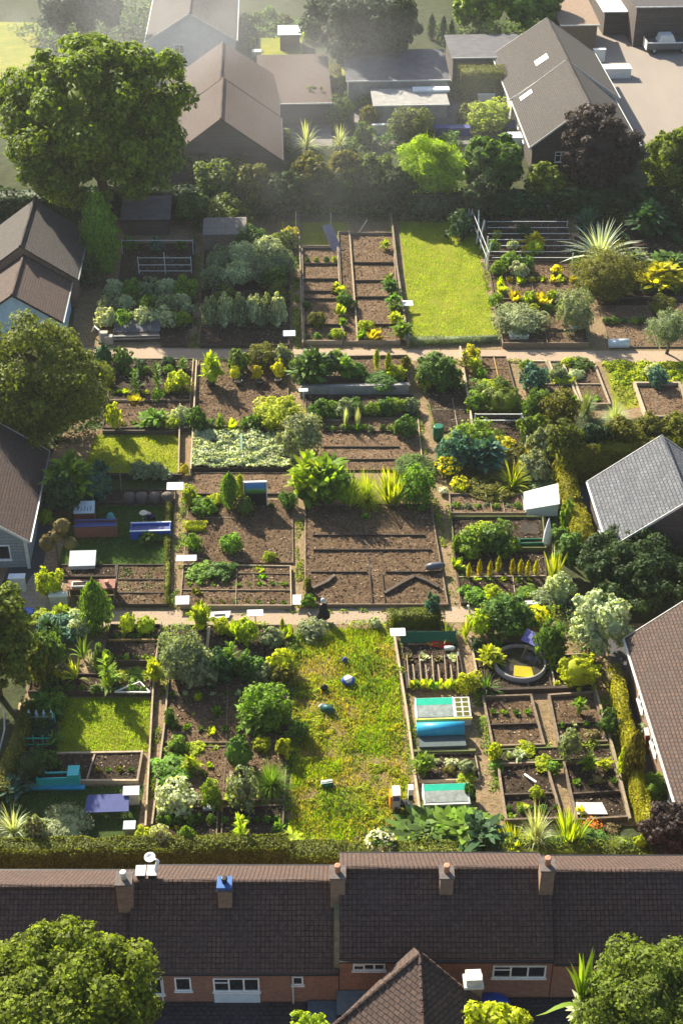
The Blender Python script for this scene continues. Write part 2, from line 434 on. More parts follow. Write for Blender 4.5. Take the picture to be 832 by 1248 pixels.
def pl(kind, col, x0, y0, x1, y1, label, cat=None, group=None, name=None, zb=0, grow=1.05):
    p, w, h = solve(x0, y0, x1, y1, zb)
    w *= grow; h *= grow*({'strap': .8, 'grass': .85, 'banana': .85}.get(kind, 1))
    size = 's' if w < 1.1 else 'm' if w < 2.6 else 'l' if w < 6 else 'x'
    me = proto(kind, col, size, PR.randrange(2) if size in 'lx' else PR.randrange(3))
    o = link(name or KN[kind], me, None, (p[0], p[1], zb-.02*h))
    o.scale = (w, w*PR.uniform(.9, 1.05), h); o.rotation_euler = (0, 0, PR.uniform(0, 6.28))
    return tag(o, label, cat or KC[kind], group)
ORD = ['first', 'second', 'third', 'fourth', 'fifth', 'sixth', 'seventh', 'eighth', 'ninth', 'tenth', 'eleventh', 'twelfth', 'thirteenth', 'fourteenth', 'fifteenth', 'sixteenth', 'seventeenth', 'eighteenth', 'nineteenth', 'twentieth']
def row(kind, cols, x0, y0, x1, y1, n, wpx, hpx, desc, group, cat=None, name=None, frm='from the left', jit=1.5, zb=.1):
    cols = cols if isinstance(cols, list) else [cols]
    for i in range(n):
        t = i/(n-1) if n > 1 else .5
        x = x0+(x1-x0)*t+PR.uniform(-jit, jit); y = y0+(y1-y0)*t+PR.uniform(-jit, jit)*.6; k = PR.uniform(.8, 1.2)
        lab = f"{ORD[i]} {desc}, counting {frm}"
        pl(kind, cols[i % len(cols)], x-wpx*k/2, y-hpx*k/2, x+wpx*k/2, y+hpx*k/2, lab, cat, group, name, zb)
# ------------------------------------------------------------------ trees
def tree(name, col, x0, y0, x1, y1, label, cat='tree', group=None, zc=None, leaves=14000, lsize=.42, clumps=90, cr=.24, low=-.75, flat=1.0, trunk=True, aspect=.7):
    """crown fills the photo box; zc is the height of the crown's middle above ground"""
    cx, cy = (x0+x1)/2, (y0+y1)/2; p = P(cx, cy, zc); s = ppm(cx, cy, zc)
    rx = (x1-x0)/s/2; q = p-np.array([0, 0, CAMH]); d = math.asin(-q[2]/np.linalg.norm(q)); V = (y1-y0)/s/2
    rz = min(math.sqrt(max(V*V-(rx*math.sin(d))**2, .2*V*V))/math.cos(d), zc*.93)*flat
    rng = np.random.default_rng(hash_s(label) % 2**31)
    # limbs reach out; leaf clumps of uneven size sit on an uneven outline
    D = fib(clumps)+rng.normal(0, .16, (clumps, 3)); D = unit(D); D = D[D[:, 2] > low]; k = len(D)
    wob = 1-.16*np.abs(np.sin(D[:, 0]*3.1+D[:, 2]*2.3+rng.uniform(0, 6)))
    rr = (rng.uniform(.66, 1.04, k)*wob)
    inner = rng.uniform(.35, .7, k//3)
    D = np.concatenate([D, D[rng.permutation(k)[:k//3]]]); rr = np.concatenate([rr, inner]); k = len(D)
    rad = np.array([rx, rx*.95, rz]); K = D*rr[:, None]*rad*(1-cr*.45)
    cs = cr*rng.uniform(.4, 1.45, k); per = max(20, leaves//k)
    cnt = (per*(cs/cr)**1.6).astype(int)+8
    cen = np.repeat(K, cnt, 0); cc = np.repeat(cs, cnt)[:, None]; dd = np.repeat(D, cnt, 0)
    sdir = unit(sph(rng, len(cen))+dd*.5+np.array([0, 0, .3]))
    mr = float(np.mean(rad))
    C = cen+sdir*cc*mr*rng.uniform(.35, 1.08, (len(cen), 1))*np.array([1, 1, .8])
    LV, LF = leaf_quads(rng, C, sdir+np.array([0, 0, .35]), lsize, aspect, .6)
    cv, cf = core(rad*.5, 14, 8, rng=rng)
    V, F, m = join([(LV, LF, 0), (cv, cf, 0)])
    V[:, 2] += zc; V[:, 2] = np.maximum(V[:, 2], .05)
    root = thing(name, label, cat, (p[0], p[1], 0), group)
    me = np_mesh('crown', V, F, [LEAF[col]]); link('crown', me, root)
    if trunk:
        mb = MB(); tr = max(.12, rx*.055); o = (p[0], p[1])
        mb.tube([(o[0], o[1], -.1), (o[0]+.1, o[1], zc*.25), (o[0]-.05, o[1]+.1, zc*.6), (o[0], o[1], zc)], [tr*1.3, tr, tr*.8, tr*.5])
        mb.build('trunk', BARK, root, True)
        lb = MB()
        for i in range(9):
            e = K[rng.integers(0, len(K))]*.85
            s0 = zc*rng.uniform(.35, .75)
            lb.tube([(o[0], o[1], s0), (o[0]+e[0]*.5, o[1]+e[1]*.5, s0+(zc+e[2]-s0)*.6), (o[0]+e[0], o[1]+e[1], zc+e[2])], [tr*.5, tr*.3, tr*.08], 6)
        lb.build('limbs', BARK, root, True)
    return root
def hedge(pts, width, height, label, col='hedge', lsize=.16, dens=90, lumps=.18, name='hedge', cat='hedge', top=None, zb=0):
    """clipped or shaggy hedge along ground points (world xy)"""
    rng = np.random.default_rng(hash_s(label) % 2**31); pts = [np.array(p[:2], float) for p in pts]
    parts = []
    o = pts[0]
    for a, b in zip(pts[:-1], pts[1:]):
        d = b-a; L = np.linalg.norm(d); d /= L; nn = np.array([-d[1], d[0]])
        area = L*(width+2*height); n = int(area*dens)
        t = rng.uniform(-.3, L+.3, n); s = rng.uniform(0, width+2*height, n)
        side = np.where(s < height, -1, np.where(s > height+width, 1, 0))
        z = np.where(side == 0, height, np.where(side < 0, s, s-height-width)); off = np.where(side == 0, s-height-width/2, side*width/2)
        lump = (fbm(t*.9+7, off*.9+z*.7+3, 5, 3)-.5)*2*lumps*2
        C = np.zeros((n, 3)); N = np.zeros((n, 3))
        round_ = np.clip((z/height-.8)/.2, 0, 1)*.12*width
        off2 = off+side*(lump*.8)-np.sign(off)*round_*(side != 0)
        z2 = z+np.where(side == 0, lump-.1*height*(np.abs(off)/(width/2))**3, lump*.2)+rng.normal(0, .03, n)
        C[:, 0] = a[0]+d[0]*t+nn[0]*off2-o[0]; C[:, 1] = a[1]+d[1]*t+nn[1]*off2-o[1]; C[:, 2] = np.maximum(z2, .03)
        N[:, 0] = nn[0]*side; N[:, 1] = nn[1]*side; N[:, 2] = np.where(side == 0, 1.2, .35)
        V, F = leaf_quads(rng, C, N, lsize, .6); parts.append((V, F, 0))
        w2 = width*.36; h2 = height*.88
        cor = [a-nn*w2-o, b-nn*w2-o, b+nn*w2-o, a+nn*w2-o]
        bv = np.array([(*c, .02) for c in cor]+[(*c, h2) for c in cor])
        parts.append((bv, np.array([(0, 3, 2, 1), (4, 5, 6, 7), (0, 1, 5, 4), (1, 2, 6, 5), (2, 3, 7, 6), (3, 0, 4, 7)]), 0))
    V, F, m = join(parts)
    ob = link(name, np_mesh(name, V, F, [LEAF[col]]), None, (o[0], o[1], zb)); return tag(ob, label, cat)
def hedge_px(x0, y0, x1, y1, width, height, label, **k):
    """ground line given in the surveyed photo"""
    return hedge([P(x0, y0), P(x1, y1)], width, height, label, **k)
def tufts(polys, dens, L, W, col, name, label, cat, bare=.42, sd=3, lean=.7):
    """uncountable grass blades over px polygons (quads TL TR BR BL)"""
    rng = np.random.default_rng(sd); parts = []
    for q in polys:
        A, B, C, D = [P(*c)[:2] for c in q]
        area = abs(np.cross(C-A, D-B))/2; n = int(area*dens); u = rng.uniform(0, 1, n)[:, None]; v = rng.uniform(0, 1, n)[:, None]
        p = (A*(1-u)+B*u)*(1-v)+(D*(1-u)+C*u)*v
        k = fbm(p[:, 0]*.45+50, p[:, 1]*.45+50, sd, 4); keep = k > bare-rng.uniform(0, .1, n); p = p[keep]; k = k[keep]; n = len(p)
        th = rng.uniform(0, 2*math.pi, n); l = L*rng.uniform(.5, 1.2, n)*np.clip((k-bare)*6+.3, .3, 1.5); le = lean*rng.uniform(.1, 1.2, n)
        d = np.stack([np.cos(th), np.sin(th)], 1); s = np.stack([-np.sin(th), np.cos(th)], 1)*W/2
        z0 = np.full((n, 1), 0.0); b = np.concatenate([p, z0], 1)
        mid = np.concatenate([p+d*(l*np.sin(le)*.45)[:, None], (l*np.cos(le)*.6)[:, None]], 1)
        tip = np.concatenate([p+d*(l*np.sin(le))[:, None], (l*np.cos(le)*.95)[:, None]], 1)
        sw = np.concatenate([s, z0], 1)
        parts.append((np.stack([b-sw, b+sw, mid+sw*.8, mid-sw*.8, tip+sw*.15, tip-sw*.15], 1).reshape(-1, 3),
                      np.concatenate([np.stack([np.arange(n)*6+i for i in (0, 1, 2, 3)], 1), np.stack([np.arange(n)*6+i for i in (3, 2, 4, 5)], 1)]), 0))
    V, F, m = join(parts)
    o = link(name, np_mesh(name, V, F, [LEAF[col]]), None, (0, 0, .012)); return tag(o, label, cat, None, 'stuff')
def carpet(q, dens, size, cols, name, label, cat, zmin=.05, zmax=.3, sd=5, kind='stuff', thr=.3):
    """low ground cover: leaves of an uneven height over a px quad"""
    rng = np.random.default_rng(sd+hash_s(label) % 1000); A, B, C, D = [P(*c)[:2] for c in q]
    area = abs(np.cross(C-A, D-B))/2; n = int(area*dens); u = rng.uniform(0, 1, n)[:, None]; v = rng.uniform(0, 1, n)[:, None]
    p = (A*(1-u)+B*u)*(1-v)+(D*(1-u)+C*u)*v; p = p+rng.normal(0, .06, p.shape)
    k = fbm(p[:, 0]*1.3+20, p[:, 1]*1.3+20, sd, 3); kk = k > thr; p = p[kk]; k = k[kk]; n = len(p)
    hgt = zmin+(zmax-zmin)*np.clip((k-thr)*3.2, 0, 1); o = (A+B+C+D)/4
    cen = np.concatenate([p-o, (hgt*rng.uniform(.75, 1, n))[:, None]], 1)
    e = .05; gx = (fbm((p[:, 0]+e)*1.3+20, p[:, 1]*1.3+20, sd, 3)-k)/e; gy = (fbm(p[:, 0]*1.3+20, (p[:, 1]+e)*1.3+20, sd, 3)-k)/e
    N = np.stack([-gx*.8, -gy*.8, np.ones(n)], 1); V, F = leaf_quads(rng, cen, N, size, .7)
    m = rng.integers(0, len(cols), n)
    ob = link(name, np_mesh(name, V, F, [LEAF[c] if c in LEAF else PETAL[c[1:]] for c in cols], m), None, (o[0], o[1], .0)); return tag(ob, label, cat, None, kind)

def verge(pts, w, cols, label, size=.13, dens=150, zmax=.3, thr=.42, name='edge_weeds'):
    """patchy low growth that spills over a board or path edge (px polyline)"""
    parts = []
    for i, (a, b) in enumerate(zip(pts[:-1], pts[1:])):
        A = P(*a)[:2]; B = P(*b)[:2]; d = (B-A)/np.linalg.norm(B-A); nn = np.array([-d[1], d[0]])*w/2
        rng = np.random.default_rng(hash_s(label)+i); n = int(np.linalg.norm(B-A)*w*dens); u = rng.uniform(0, 1, (n, 1)); v = rng.normal(0, .5, (n, 1))
        p = A+(B-A)*u+nn*v; k = fbm(p[:, 0]*.9+20, p[:, 1]*.9+20, 8, 3); q = k > thr; p = p[q]; k = k[q]; n = len(p)
        h = np.clip((k-thr)*3.5, .12, 1)*zmax*np.exp(-v[q][:, 0]**2*.8)*rng.uniform(.5, 1.1, n)
        parts.append((*leaf_quads(rng, np.concatenate([p, h[:, None]+.02], 1), np.tile([0, 0, 1.], (n, 1)), size, .6), rng.integers(0, len(cols))))
    V, F, m = join(parts); m = np.random.default_rng(3).integers(0, len(cols), len(F)); o = V.mean(0); o[2] = 0
    ob = link(name, np_mesh(name, V-o, F, [LEAF[c] for c in cols], m), None, o); return tag(ob, label, 'weeds', None, 'stuff')
# ------------------------------------------------------------------ roof / wall materials
def tilemat(name, a, b, mortar, w=.3, h=.22, bump=.05, rough=.85, stain=.9, ms=.03, off=.5):
    t = NT(name); uv = t.coord('UV'); g = t.node('ShaderNodeNewGeometry').outputs['Position']
    q = t.node('ShaderNodeTexBrick'); q.offset = off
    q.inputs['Color1'].default_value = (*a, 1); q.inputs['Color2'].default_value = (*b, 1); q.inputs['Mortar'].default_value = (*mortar, 1)
    q.inputs['Scale'].default_value = 1; q.inputs['Mortar Size'].default_value = ms; q.inputs['Mortar Smooth'].default_value = .6
    q.inputs['Brick Width'].default_value = w; q.inputs['Row Height'].default_value = h; wob = t.node('ShaderNodeMixRGB', blend_type='LINEAR_LIGHT'); wob.inputs[0].default_value = .035; t.lk(uv, wob.inputs[1])
    nw = t.node('ShaderNodeTexNoise'); nw.inputs['Scale'].default_value = 1.3; t.lk(g, nw.inputs['Vector']); t.lk(nw.outputs['Color'], wob.inputs[2]); t.lk(wob.outputs[0], q.inputs['Vector'])
    n = t.noise(g, .7, 6, .7); n2 = t.noise(g, 5, 5, .7)
    col = t.mix(t.ramp(n, [(.35, (0, 0, 0)), (.7, (stain, stain, stain))]), q.outputs['Color'], tuple(x*.6+.02 for x in a))
    col = t.mix(t.ramp(n2, [(.5, (0, 0, 0)), (.75, (.5, .5, .5))]), col, tuple(min(1, x*1.6) for x in b))
    # each course steps up towards its lower edge
    sp = t.node('ShaderNodeSeparateXYZ'); t.lk(uv, sp.inputs[0])
    fr = t.node('ShaderNodeMath', operation='DIVIDE'); fr.inputs[1].default_value = h; t.lk(sp.outputs['Y'], fr.inputs[0])
    f2 = t.node('ShaderNodeMath', operation='FRACT'); t.lk(fr.outputs[0], f2.inputs[0])
    iv = t.node('ShaderNodeMath', operation='SUBTRACT'); iv.inputs[0].default_value = 1.0; t.lk(f2.outputs[0], iv.inputs[1])
    ad = t.node('ShaderNodeMath', operation='ADD'); t.lk(iv.outputs[0], ad.inputs[0])
    mn = t.node('ShaderNodeMath', operation='MULTIPLY'); mn.inputs[1].default_value = -.8; t.lk(q.outputs['Fac'], mn.inputs[0]); t.lk(mn.outputs[0], ad.inputs[1])
    t.bump(ad.outputs[0], bump); return t.fin(col, rough, .25)
T_BROWN = tilemat('brown_roof_tiles', (.072, .046, .037), (.108, .071, .055), (.03, .022, .02))
T_TERR = tilemat('terracotta_brown_tiles', (.078, .047, .038), (.125, .078, .06), (.03, .019, .016), .2, .23, .045, off=0, ms=.03)
T_GREY = tilemat('grey_brown_roof_tiles', (.055, .048, .043), (.085, .073, .065), (.03, .026, .026))
T_SLATE = tilemat('blue_grey_slate', (.09, .098, .112), (.15, .16, .178), (.04, .045, .05), .35, .25)
T_DARK = tilemat('dark_roof_tiles', (.055, .052, .058), (.085, .08, .085), (.025, .025, .03))
BRICK = tilemat('red_brick', (.24, .10, .065), (.33, .15, .09), (.25, .22, .19), .225, .075, .015, .9, .3, .012)
BRICKB = tilemat('brown_brick', (.20, .12, .08), (.28, .18, .12), (.24, .2, .17), .225, .075, .015, .9, .3, .012)
CLAD = tilemat('dark_cladding', (.06, .05, .045), (.085, .07, .062), (.02, .02, .02), 3.5, .2, .03, .8, .2, .015)
CLADG = tilemat('grey_siding', (.22, .26, .27), (.27, .31, .32), (.10, .12, .13), 4, .25, .03, .7, .2, .015)
RENDER = plain('white_render', (.50, .50, .48), .85, .1, 1.0, bump=.01)
RBLUE = plain('pale_blue_render', (.42, .56, .70), .85, .1, 1.0)
STONE = plain('pale_stone', (.42, .38, .32), .9, .25, 4, bump=.03)
CONC = plain('grey_concrete', (.30, .29, .27), .9, .25, 1.5, bump=.02)
FELT = plain('dark_roofing_felt', (.10, .10, .11), .9, .3, 1.2, bump=.02)
GLASS = plain('window_glass', (.02, .025, .03), .08, .3, spec=.8)
TERRA = plain('terracotta_pot', (.42, .20, .12), .8, .2)
def window(root, c, w, h, face='-y', cols=2, fr=None, sill=True, depth=.09):
    """framed window standing 5 cm proud of the wall; c = centre on the wall plane"""
    fr = fr or WHITE; s = {'-y': (1, 0, 0, -1), '-x': (0, 1, -1, 0), '+x': (0, 1, 1, 0), '+y': (1, 0, 0, 1)}[face]
    ux, uy, nx, ny = s
    def b(mb, u0, u1, z0, z1, n0, n1):
        x = sorted((c[0]+ux*u0+nx*n0, c[0]+ux*u1+nx*n1)); y = sorted((c[1]+uy*u0+ny*n0, c[1]+uy*u1+ny*n1))
        mb.box(x[0], y[0], c[2]+z0, x[1], y[1], c[2]+z1)
    t = .075; f = MB()
    b(f, -w/2, w/2, h/2-t, h/2, .003, .06); b(f, -w/2, w/2, -h/2, -h/2+t, .003, .06)
    for k in range(cols+1):
        u = -w/2+t/2+(w-t)*k/cols
        b(f, u-t/2, u+t/2, -h/2+t, h/2-t, .003, .055)
    if cols > 1: b(f, -w/2+t, -w/2+(w-t)/cols, h*.12, h*.12+t*.8, .003, .05)
    fo = f.build('window', fr, root)
    g = MB(); b(g, -w/2+t*.6, w/2-t*.6, -h/2+t*.6, h/2-t*.6, .003, .02); g.build('pane', GLASS, fo)
    if sill: q = MB(); b(q, -w/2-.06, w/2+.06, -h/2-.07, -h/2-.003, .003, .12); q.build('sill', fr, fo)
    return fo
def gable(name, label, cx, hw, y0, y1, ze, zr, wall, roof, along='y', oh=.3, verge=.2, fascia=None, ridgem=None, group=None, cat='house', fg=None):
    """house with a ridge along y (cx = ridge x, y0..y1) or along x (cx = ridge y, y0..y1 = x range)"""
    sw = (lambda p: p) if along == 'y' else (lambda p: (p[1], p[0], p[2]))
    fl = along == 'x'
    c = sw((cx, (y0+y1)/2, 0)); root = thing(name, label, cat, c, group)
    hl, hr = (hw if isinstance(hw, tuple) else (hw, hw))
    def poly(mb, pts, t=None):
        pts = [sw(p) for p in pts]
        if fl: pts = pts[::-1]
        mb.slab(pts, t) if t else mb.sheet(pts)
    w = MB(); sl = (zr-ze)/hl; sr = (zr-ze)/hr; k = .14
    prof = [(cx-hl, 0), (cx+hr, 0), (cx+hr, ze-k), (cx, zr-k), (cx-hl, ze-k)]
    poly(w, [(x, y0, z) for x, z in prof]); poly(w, [(x, y1, z) for x, z in prof[::-1]])
    poly(w, [(cx-hl, y1, 0), (cx-hl, y0, 0), (cx-hl, y0, ze-k), (cx-hl, y1, ze-k)])
    poly(w, [(cx+hr, y0, 0), (cx+hr, y1, 0), (cx+hr, y1, ze-k), (cx+hr, y0, ze-k)])
    w.build('wall', wall, root)
    r = MB()
    poly(r, [(cx-hl-oh, y1+verge, ze-oh*sl), (cx-hl-oh, y0-verge, ze-oh*sl), (cx-.002, y0-verge, zr), (cx-.002, y1+verge, zr)], .12)
    poly(r, [(cx+hr+oh, y0-verge, ze-oh*sr), (cx+hr+oh, y1+verge, ze-oh*sr), (cx+.002, y1+verge, zr), (cx+.002, y0-verge, zr)], .12)
    ro = r.build('roof', roof, root)
    rb = MB(); n = int((y1-y0)/.45)
    for i in range(n):
        a = y0-verge+(y1-y0+2*verge)*i/n; b = y0-verge+(y1-y0+2*verge)*(i+1)/n-.02
        rb.tube([sw((cx, a, zr-.02)), sw((cx, b, zr-.0))], [.13, .12], 8)
    rb.build('ridge_tiles', ridgem or roof, ro)
    for s_, h_, q_ in ((-1, hl, sl), (1, hr, sr)):
        f = MB(); x = cx+s_*(h_+oh+.06); f.bar(sw((x, y0-verge, ze-oh*q_-.08)), sw((x, y1+verge, ze-oh*q_-.08)), .11, .10)
        f.build('gutter', fg or OFFW, root)
    if fascia:
        for y in (y0-verge-.03, y1+verge+.03):
            for s_, h_, q_ in ((-1, hl, sl), (1, hr, sr)):
                b = MB(); b.bar(sw((cx+s_*(h_+oh), y, ze-oh*q_-.07)), sw((cx+s_*.02, y, zr-.07)), .04, .17)
                b.build('bargeboard', fascia, root)
    return root
def chimney(root, x, y, w, d, z0, z1, mat, pots=1, cap=None, potm=None, potk='pot'):
    m = MB(); m.box(x-w/2, y-d/2, z0, x+w/2, y+d/2, z1); o = m.build('chimney', mat, root)
    c = MB(); c.box(x-w/2-.04, y-d/2-.04, z1+.002, x+w/2+.04, y+d/2+.04, z1+.1); c.build('chimney_cap', cap or plain('sooty_cap', (.13, .11, .10), .9, .3, 4), o)
    for i in range(pots):
        px = x+(i-(pots-1)/2)*.32
        q = MB(); q.lathe((px, y, z1+.12), [(.13, 0), (.12, .3), (.15, .34), (.15, .42), (.09, .42)], 12); q.build('chimney_pot', potm or PR.choice([TERRA, DARKM, OFFW, TERRA]), o, True)
    return o
STRAWM = plain('straw_flecks', (.36, .28, .18), .9, .35, 6)
CLOD = plain('soil_clods', (.12, .08, .05), .95, .4, 6)
# ------------------------------------------------------------------ beds, signs, boxes
def bed(label, c, h=.28, t=.07, wood_=None, soil=None, hd=(), vd=(), cat='raised bed', group=None, name='raised_bed', sides='tblr', fill=.6, dm=None, rough=.05, hh=None):
    """c = TL, TR, BR, BL in the photo; hd / vd = fractions where dividers run across / along"""
    wood_ = wood_ or WOODM; soil = soil or SOIL; dm = dm or wood_
    A, B, C, D = [P(*q)[:2] for q in c]; o = (A+B+C+D)/4
    root = thing(name, label, cat, (o[0], o[1], 0), group)
    n = 0
    for k, p, q, cut in (('t', A, B, 0), ('b', D, C, 0), ('l', A, D, t/2), ('r', B, C, t/2)):
        if k in sides:
            mb = MB(); e = -.1 if k in 'tb' else .02
            if k in 'tb': mb.board(p, q, t, -.05, h, -t/2, -t/2)
            else: mb.board(p, q, t, -.05, h-.006, t/2+.002, t/2+.002)
            mb.build('board', wood_, root)
    lerp = lambda u, v: (A*(1-u)+B*u)*(1-v)+(D*(1-u)+C*u)*v
    for v in hd:
        u0, u1 = 0, 1
        if isinstance(v, tuple): v, u0, u1 = v
        mb = MB(); mb.board(lerp(u0, v), lerp(u1, v), t*.8, -.05, (hh or h)-.012, t, t); mb.build('divider', dm, root)
    for u in vd:
        v0, v1 = 0, 1
        if isinstance(u, tuple): u, v0, v1 = u
        mb = MB(); mb.board(lerp(u, v0), lerp(u, v1), t*.8, -.05, (hh or h)-.020, t, t); mb.build('divider', dm, root)
    W = np.linalg.norm(B-A); H = np.linalg.norm(D-A); nx = int(min(90, max(4, W/.13))); ny = int(min(140, max(4, H/.13)))
    uu, vv = np.meshgrid(np.linspace(.004, .996, nx+1), np.linspace(.004, .996, ny+1)); uu = uu.ravel()[:, None]; vv = vv.ravel()[:, None]
    pp = lerp(uu, vv); z = fill*h-.04+fbm(pp[:, 0]*2.2+90, pp[:, 1]*2.2+90, 3, 4)*rough*2+fbm(pp[:, 0]*9+90, pp[:, 1]*9+90, 9, 2)*rough*1.1
    V = np.concatenate([pp-o, z[:, None]], 1)
    i = np.arange(nx*ny); r_ = i//nx; c_ = i % nx; a = r_*(nx+1)+c_
    F = np.stack([a+nx+1, a+nx+2, a+1, a], 1)
    rng = np.random.default_rng(len(bpy.data.objects)); k = int(min(6000, W*H*26)); u = rng.uniform(.01, .99, (k, 1)); v = rng.uniform(.01, .99, (k, 1)); q = lerp(u, v)
    zz = fill*h-.04+fbm(q[:, 0]*2.2+90, q[:, 1]*2.2+90, 3, 4)*rough*2+fbm(q[:, 0]*9+90, q[:, 1]*9+90, 9, 2)*rough*1.1+.015
    CV, CF = leaf_quads(rng, np.concatenate([q-o, zz[:, None]], 1), np.tile([0, 0, .8], (k, 1)), .12, .8, .6)
    cm = np.where(rng.uniform(0, 1, k) < .35, 1, 2)
    V, F, fm = join([(V, F, 0), (CV, CF, 0)]); fm[-k:] = cm
    link('soil', np_mesh('soil', V, F, [soil, STRAWM, CLOD], fm), root)
    return root
def lawn(c, mat, name='lawn', z=.006, tuft=None):
    m = MB(); m.sheet([(*P(*q)[:2], z) for q in c][::-1]); o = m.build(name, mat); o['kind'] = 'structure'; return o
def board_px(pts, t, h, label, mat, name='edging_board', cat='edging board', z0=0):
    m = MB()
    for a, b in zip(pts[:-1], pts[1:]): m.board(P(*a), P(*b), t, z0, h)
    return tag(m.build(name, mat), label, cat)
def sign(px, py, hgt, w, d, label, tilt=12, mat=None, post=None, name='plot_sign', cat='sign'):
    b = P(px, py); r = thing(name, label, cat, b)
    m = MB(); m.bar((b[0], b[1], -.1), (b[0], b[1], hgt-.03), .06); m.build('post', post or WOODM, r)
    a = R(tilt); m = MB(); z = hgt; c, s_ = math.cos(a)*d/2, math.sin(a)*d/2
    m.slab([(b[0]-w/2, b[1]-c, z-s_), (b[0]+w/2, b[1]-c, z-s_), (b[0]+w/2, b[1]+c, z+s_), (b[0]-w/2, b[1]+c, z+s_)], .03)
    m.build('panel', mat or WHITE, r); return r
def stake(px, py, h, label, mat=None, w=.05, top=None, name='garden_stake', cat='stake'):
    b = P(px, py); m = MB(); e = (b[0], b[1], h) if top is None else P(top[0], top[1], h)
    m.bar((b[0], b[1], -.05), e, w); return tag(m.build(name, mat or WOODP), label, cat)
def rect(px0, py0, px1, py1):
    return [(px0, py0), (px1, py0), (px1, py1), (px0, py1)]
def boxpx(x0, y0, x1, y1, h):
    """ground rectangle of a box of height h whose photo outline is x0..x1, y0(top back edge)..y1(front foot)"""
    a = P(x0, y1, 0); b = P(x1, y1, 0); back = P((x0+x1)/2, y0, h)
    return a[0], b[0], a[1], max(back[1], a[1]+.15)
# water, plastics
TURQ = plain('turquoise_plastic', (.02, .42, .44), .4, .15)
TEALG = plain('green_glazing_net', (.01, .42, .27), .5, .1)
CYAN = plain('blue_sheet', (.02, .30, .50), .45, .15)
NAVY = plain('navy_sheet', (.05, .07, .22), .6, .15)
BLUEP = plain('blue_plastic', (.02, .10, .50), .4, .15)
GREYP = plain('grey_panel', (.38, .42, .45), .6, .1)
PALEB = plain('pale_blue_grey_panel', (.55, .62, .66), .6, .08)
YELP = plain('yellow_edge', (.75, .60, .10), .6, .15)
RUSTP = plain('red_brown_panel', (.22, .09, .06), .7, .2)
VIOLP = plain('violet_blue_panel', (.13, .13, .36), .55, .1)
ORANGEP = plain('orange_plastic', (.75, .28, .03), .5, .1)
GREENP = plain('dark_green_plastic', (.01, .12, .06), .4, .15)
YELLOWP = plain('yellow_plastic', (.75, .60, .03), .45, .1)
RUBBER = plain('black_rubber', (.018, .018, .02), .7, .2)
SKIN = plain('skin', (.55, .36, .27), .6, .08)
CLOTHN = plain('navy_cloth', (.025, .03, .09), .9, .2)
CLOTHB = plain('black_cloth', (.012, .012, .016), .9, .2)
CLOTHP = plain('pale_blue_cloth', (.45, .55, .65), .9, .1)
STRAW = plain('cream_hat_straw', (.70, .64, .50), .9, .15)
def body(root, joints, edges, mat, org, name='body'):
    """one continuous skinned figure; joints = (x,y,z,r)"""
    me = bpy.data.meshes.new(name); me.from_pydata([(j[0], j[1], j[2]) for j in joints], edges, []); me.materials.append(mat)
    o = link(name, me, root)

    o.modifiers.new('Skin', 'SKIN'); 
    for i, j in enumerate(joints): me.skin_vertices[0].data[i].radius = (j[3], j[3]*.85)
    me.skin_vertices[0].data[0].use_root = True
    s = o.modifiers.new('Sub', 'SUBSURF'); s.levels = 2; s.render_levels = 2
    return o
# ------------------------------------------------------------------ ground, paths, lawns
def ground_sheet(name, c, mat, z): return lawn(c, mat, name, z)
m = MB(); m.sheet([(-1500, -600, 0), (1500, -600, 0), (1500, 3000, 0), (-1500, 3000, 0)]); g_ = m.build('ground', DIRT, org=(0, 0, 0)); g_['kind'] = 'structure'
t = NT('gravel_path'); v = t.node('ShaderNodeNewGeometry').outputs['Position']; n1 = t.noise(v, .8, 5, .65); n2 = t.noise(v, 7, 5, .75)
col = t.mix(n1, (.42, .32, .23), (.30, .23, .16)); col = t.mix(t.ramp(n2, [(.5, (0, 0, 0)), (.7, (1, 1, 1))]), col, (.22, .17, .12)); t.bump(n2, .05); PATHM = t.fin(col, .9, .15)
t = NT('tarmac'); v = t.node('ShaderNodeNewGeometry').outputs['Position']; n1 = t.noise(v, .6, 5, .7); t.bump(t.noise(v, 20, 3), .02)
TARMAC = t.fin(t.ramp(n1, [(.3, (.045, .045, .05)), (.7, (.085, .085, .092))]), .85, .25)
t = NT('driveway_gravel'); v = t.node('ShaderNodeNewGeometry').outputs['Position']; n1 = t.noise(t.mul(v, (1, .25, 1)), .35, 6, .7); n2 = t.noise(v, 2.5, 5, .7)
col = t.mix(n1, (.30, .26, .22), (.21, .185, .16)); col = t.mix(t.ramp(n2, [(.5, (0, 0, 0)), (.7, (.7, .7, .7))]), col, (.24, .2, .16)); t.bump(n2, .04); DRIVE = t.fin(col, .9, .15)
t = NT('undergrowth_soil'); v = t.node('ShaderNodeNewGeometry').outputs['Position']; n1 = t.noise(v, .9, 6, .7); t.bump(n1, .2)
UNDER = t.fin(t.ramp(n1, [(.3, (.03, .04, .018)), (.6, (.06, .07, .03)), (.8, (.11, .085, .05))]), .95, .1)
t = NT('paving'); uv = t.coord('UV'); q = t.node('ShaderNodeTexBrick'); q.inputs['Scale'].default_value = 1
for k_, c_ in (('Color1', (.34, .29, .24, 1)), ('Color2', (.26, .22, .18, 1)), ('Mortar', (.13, .1, .08, 1))): q.inputs[k_].default_value = c_
q.inputs['Brick Width'].default_value = .6; q.inputs['Row Height'].default_value = .45; q.inputs['Mortar Size'].default_value = .015; t.lk(uv, q.inputs['Vector'])
n = t.noise(t.coord(), 1.3, 6, .7); PAVE = t.fin(t.mix(t.ramp(n, [(.4, (0, 0, 0)), (.7, (.8, .8, .8))]), q.outputs['Color'], (.30, .22, .15)), .9, .2)
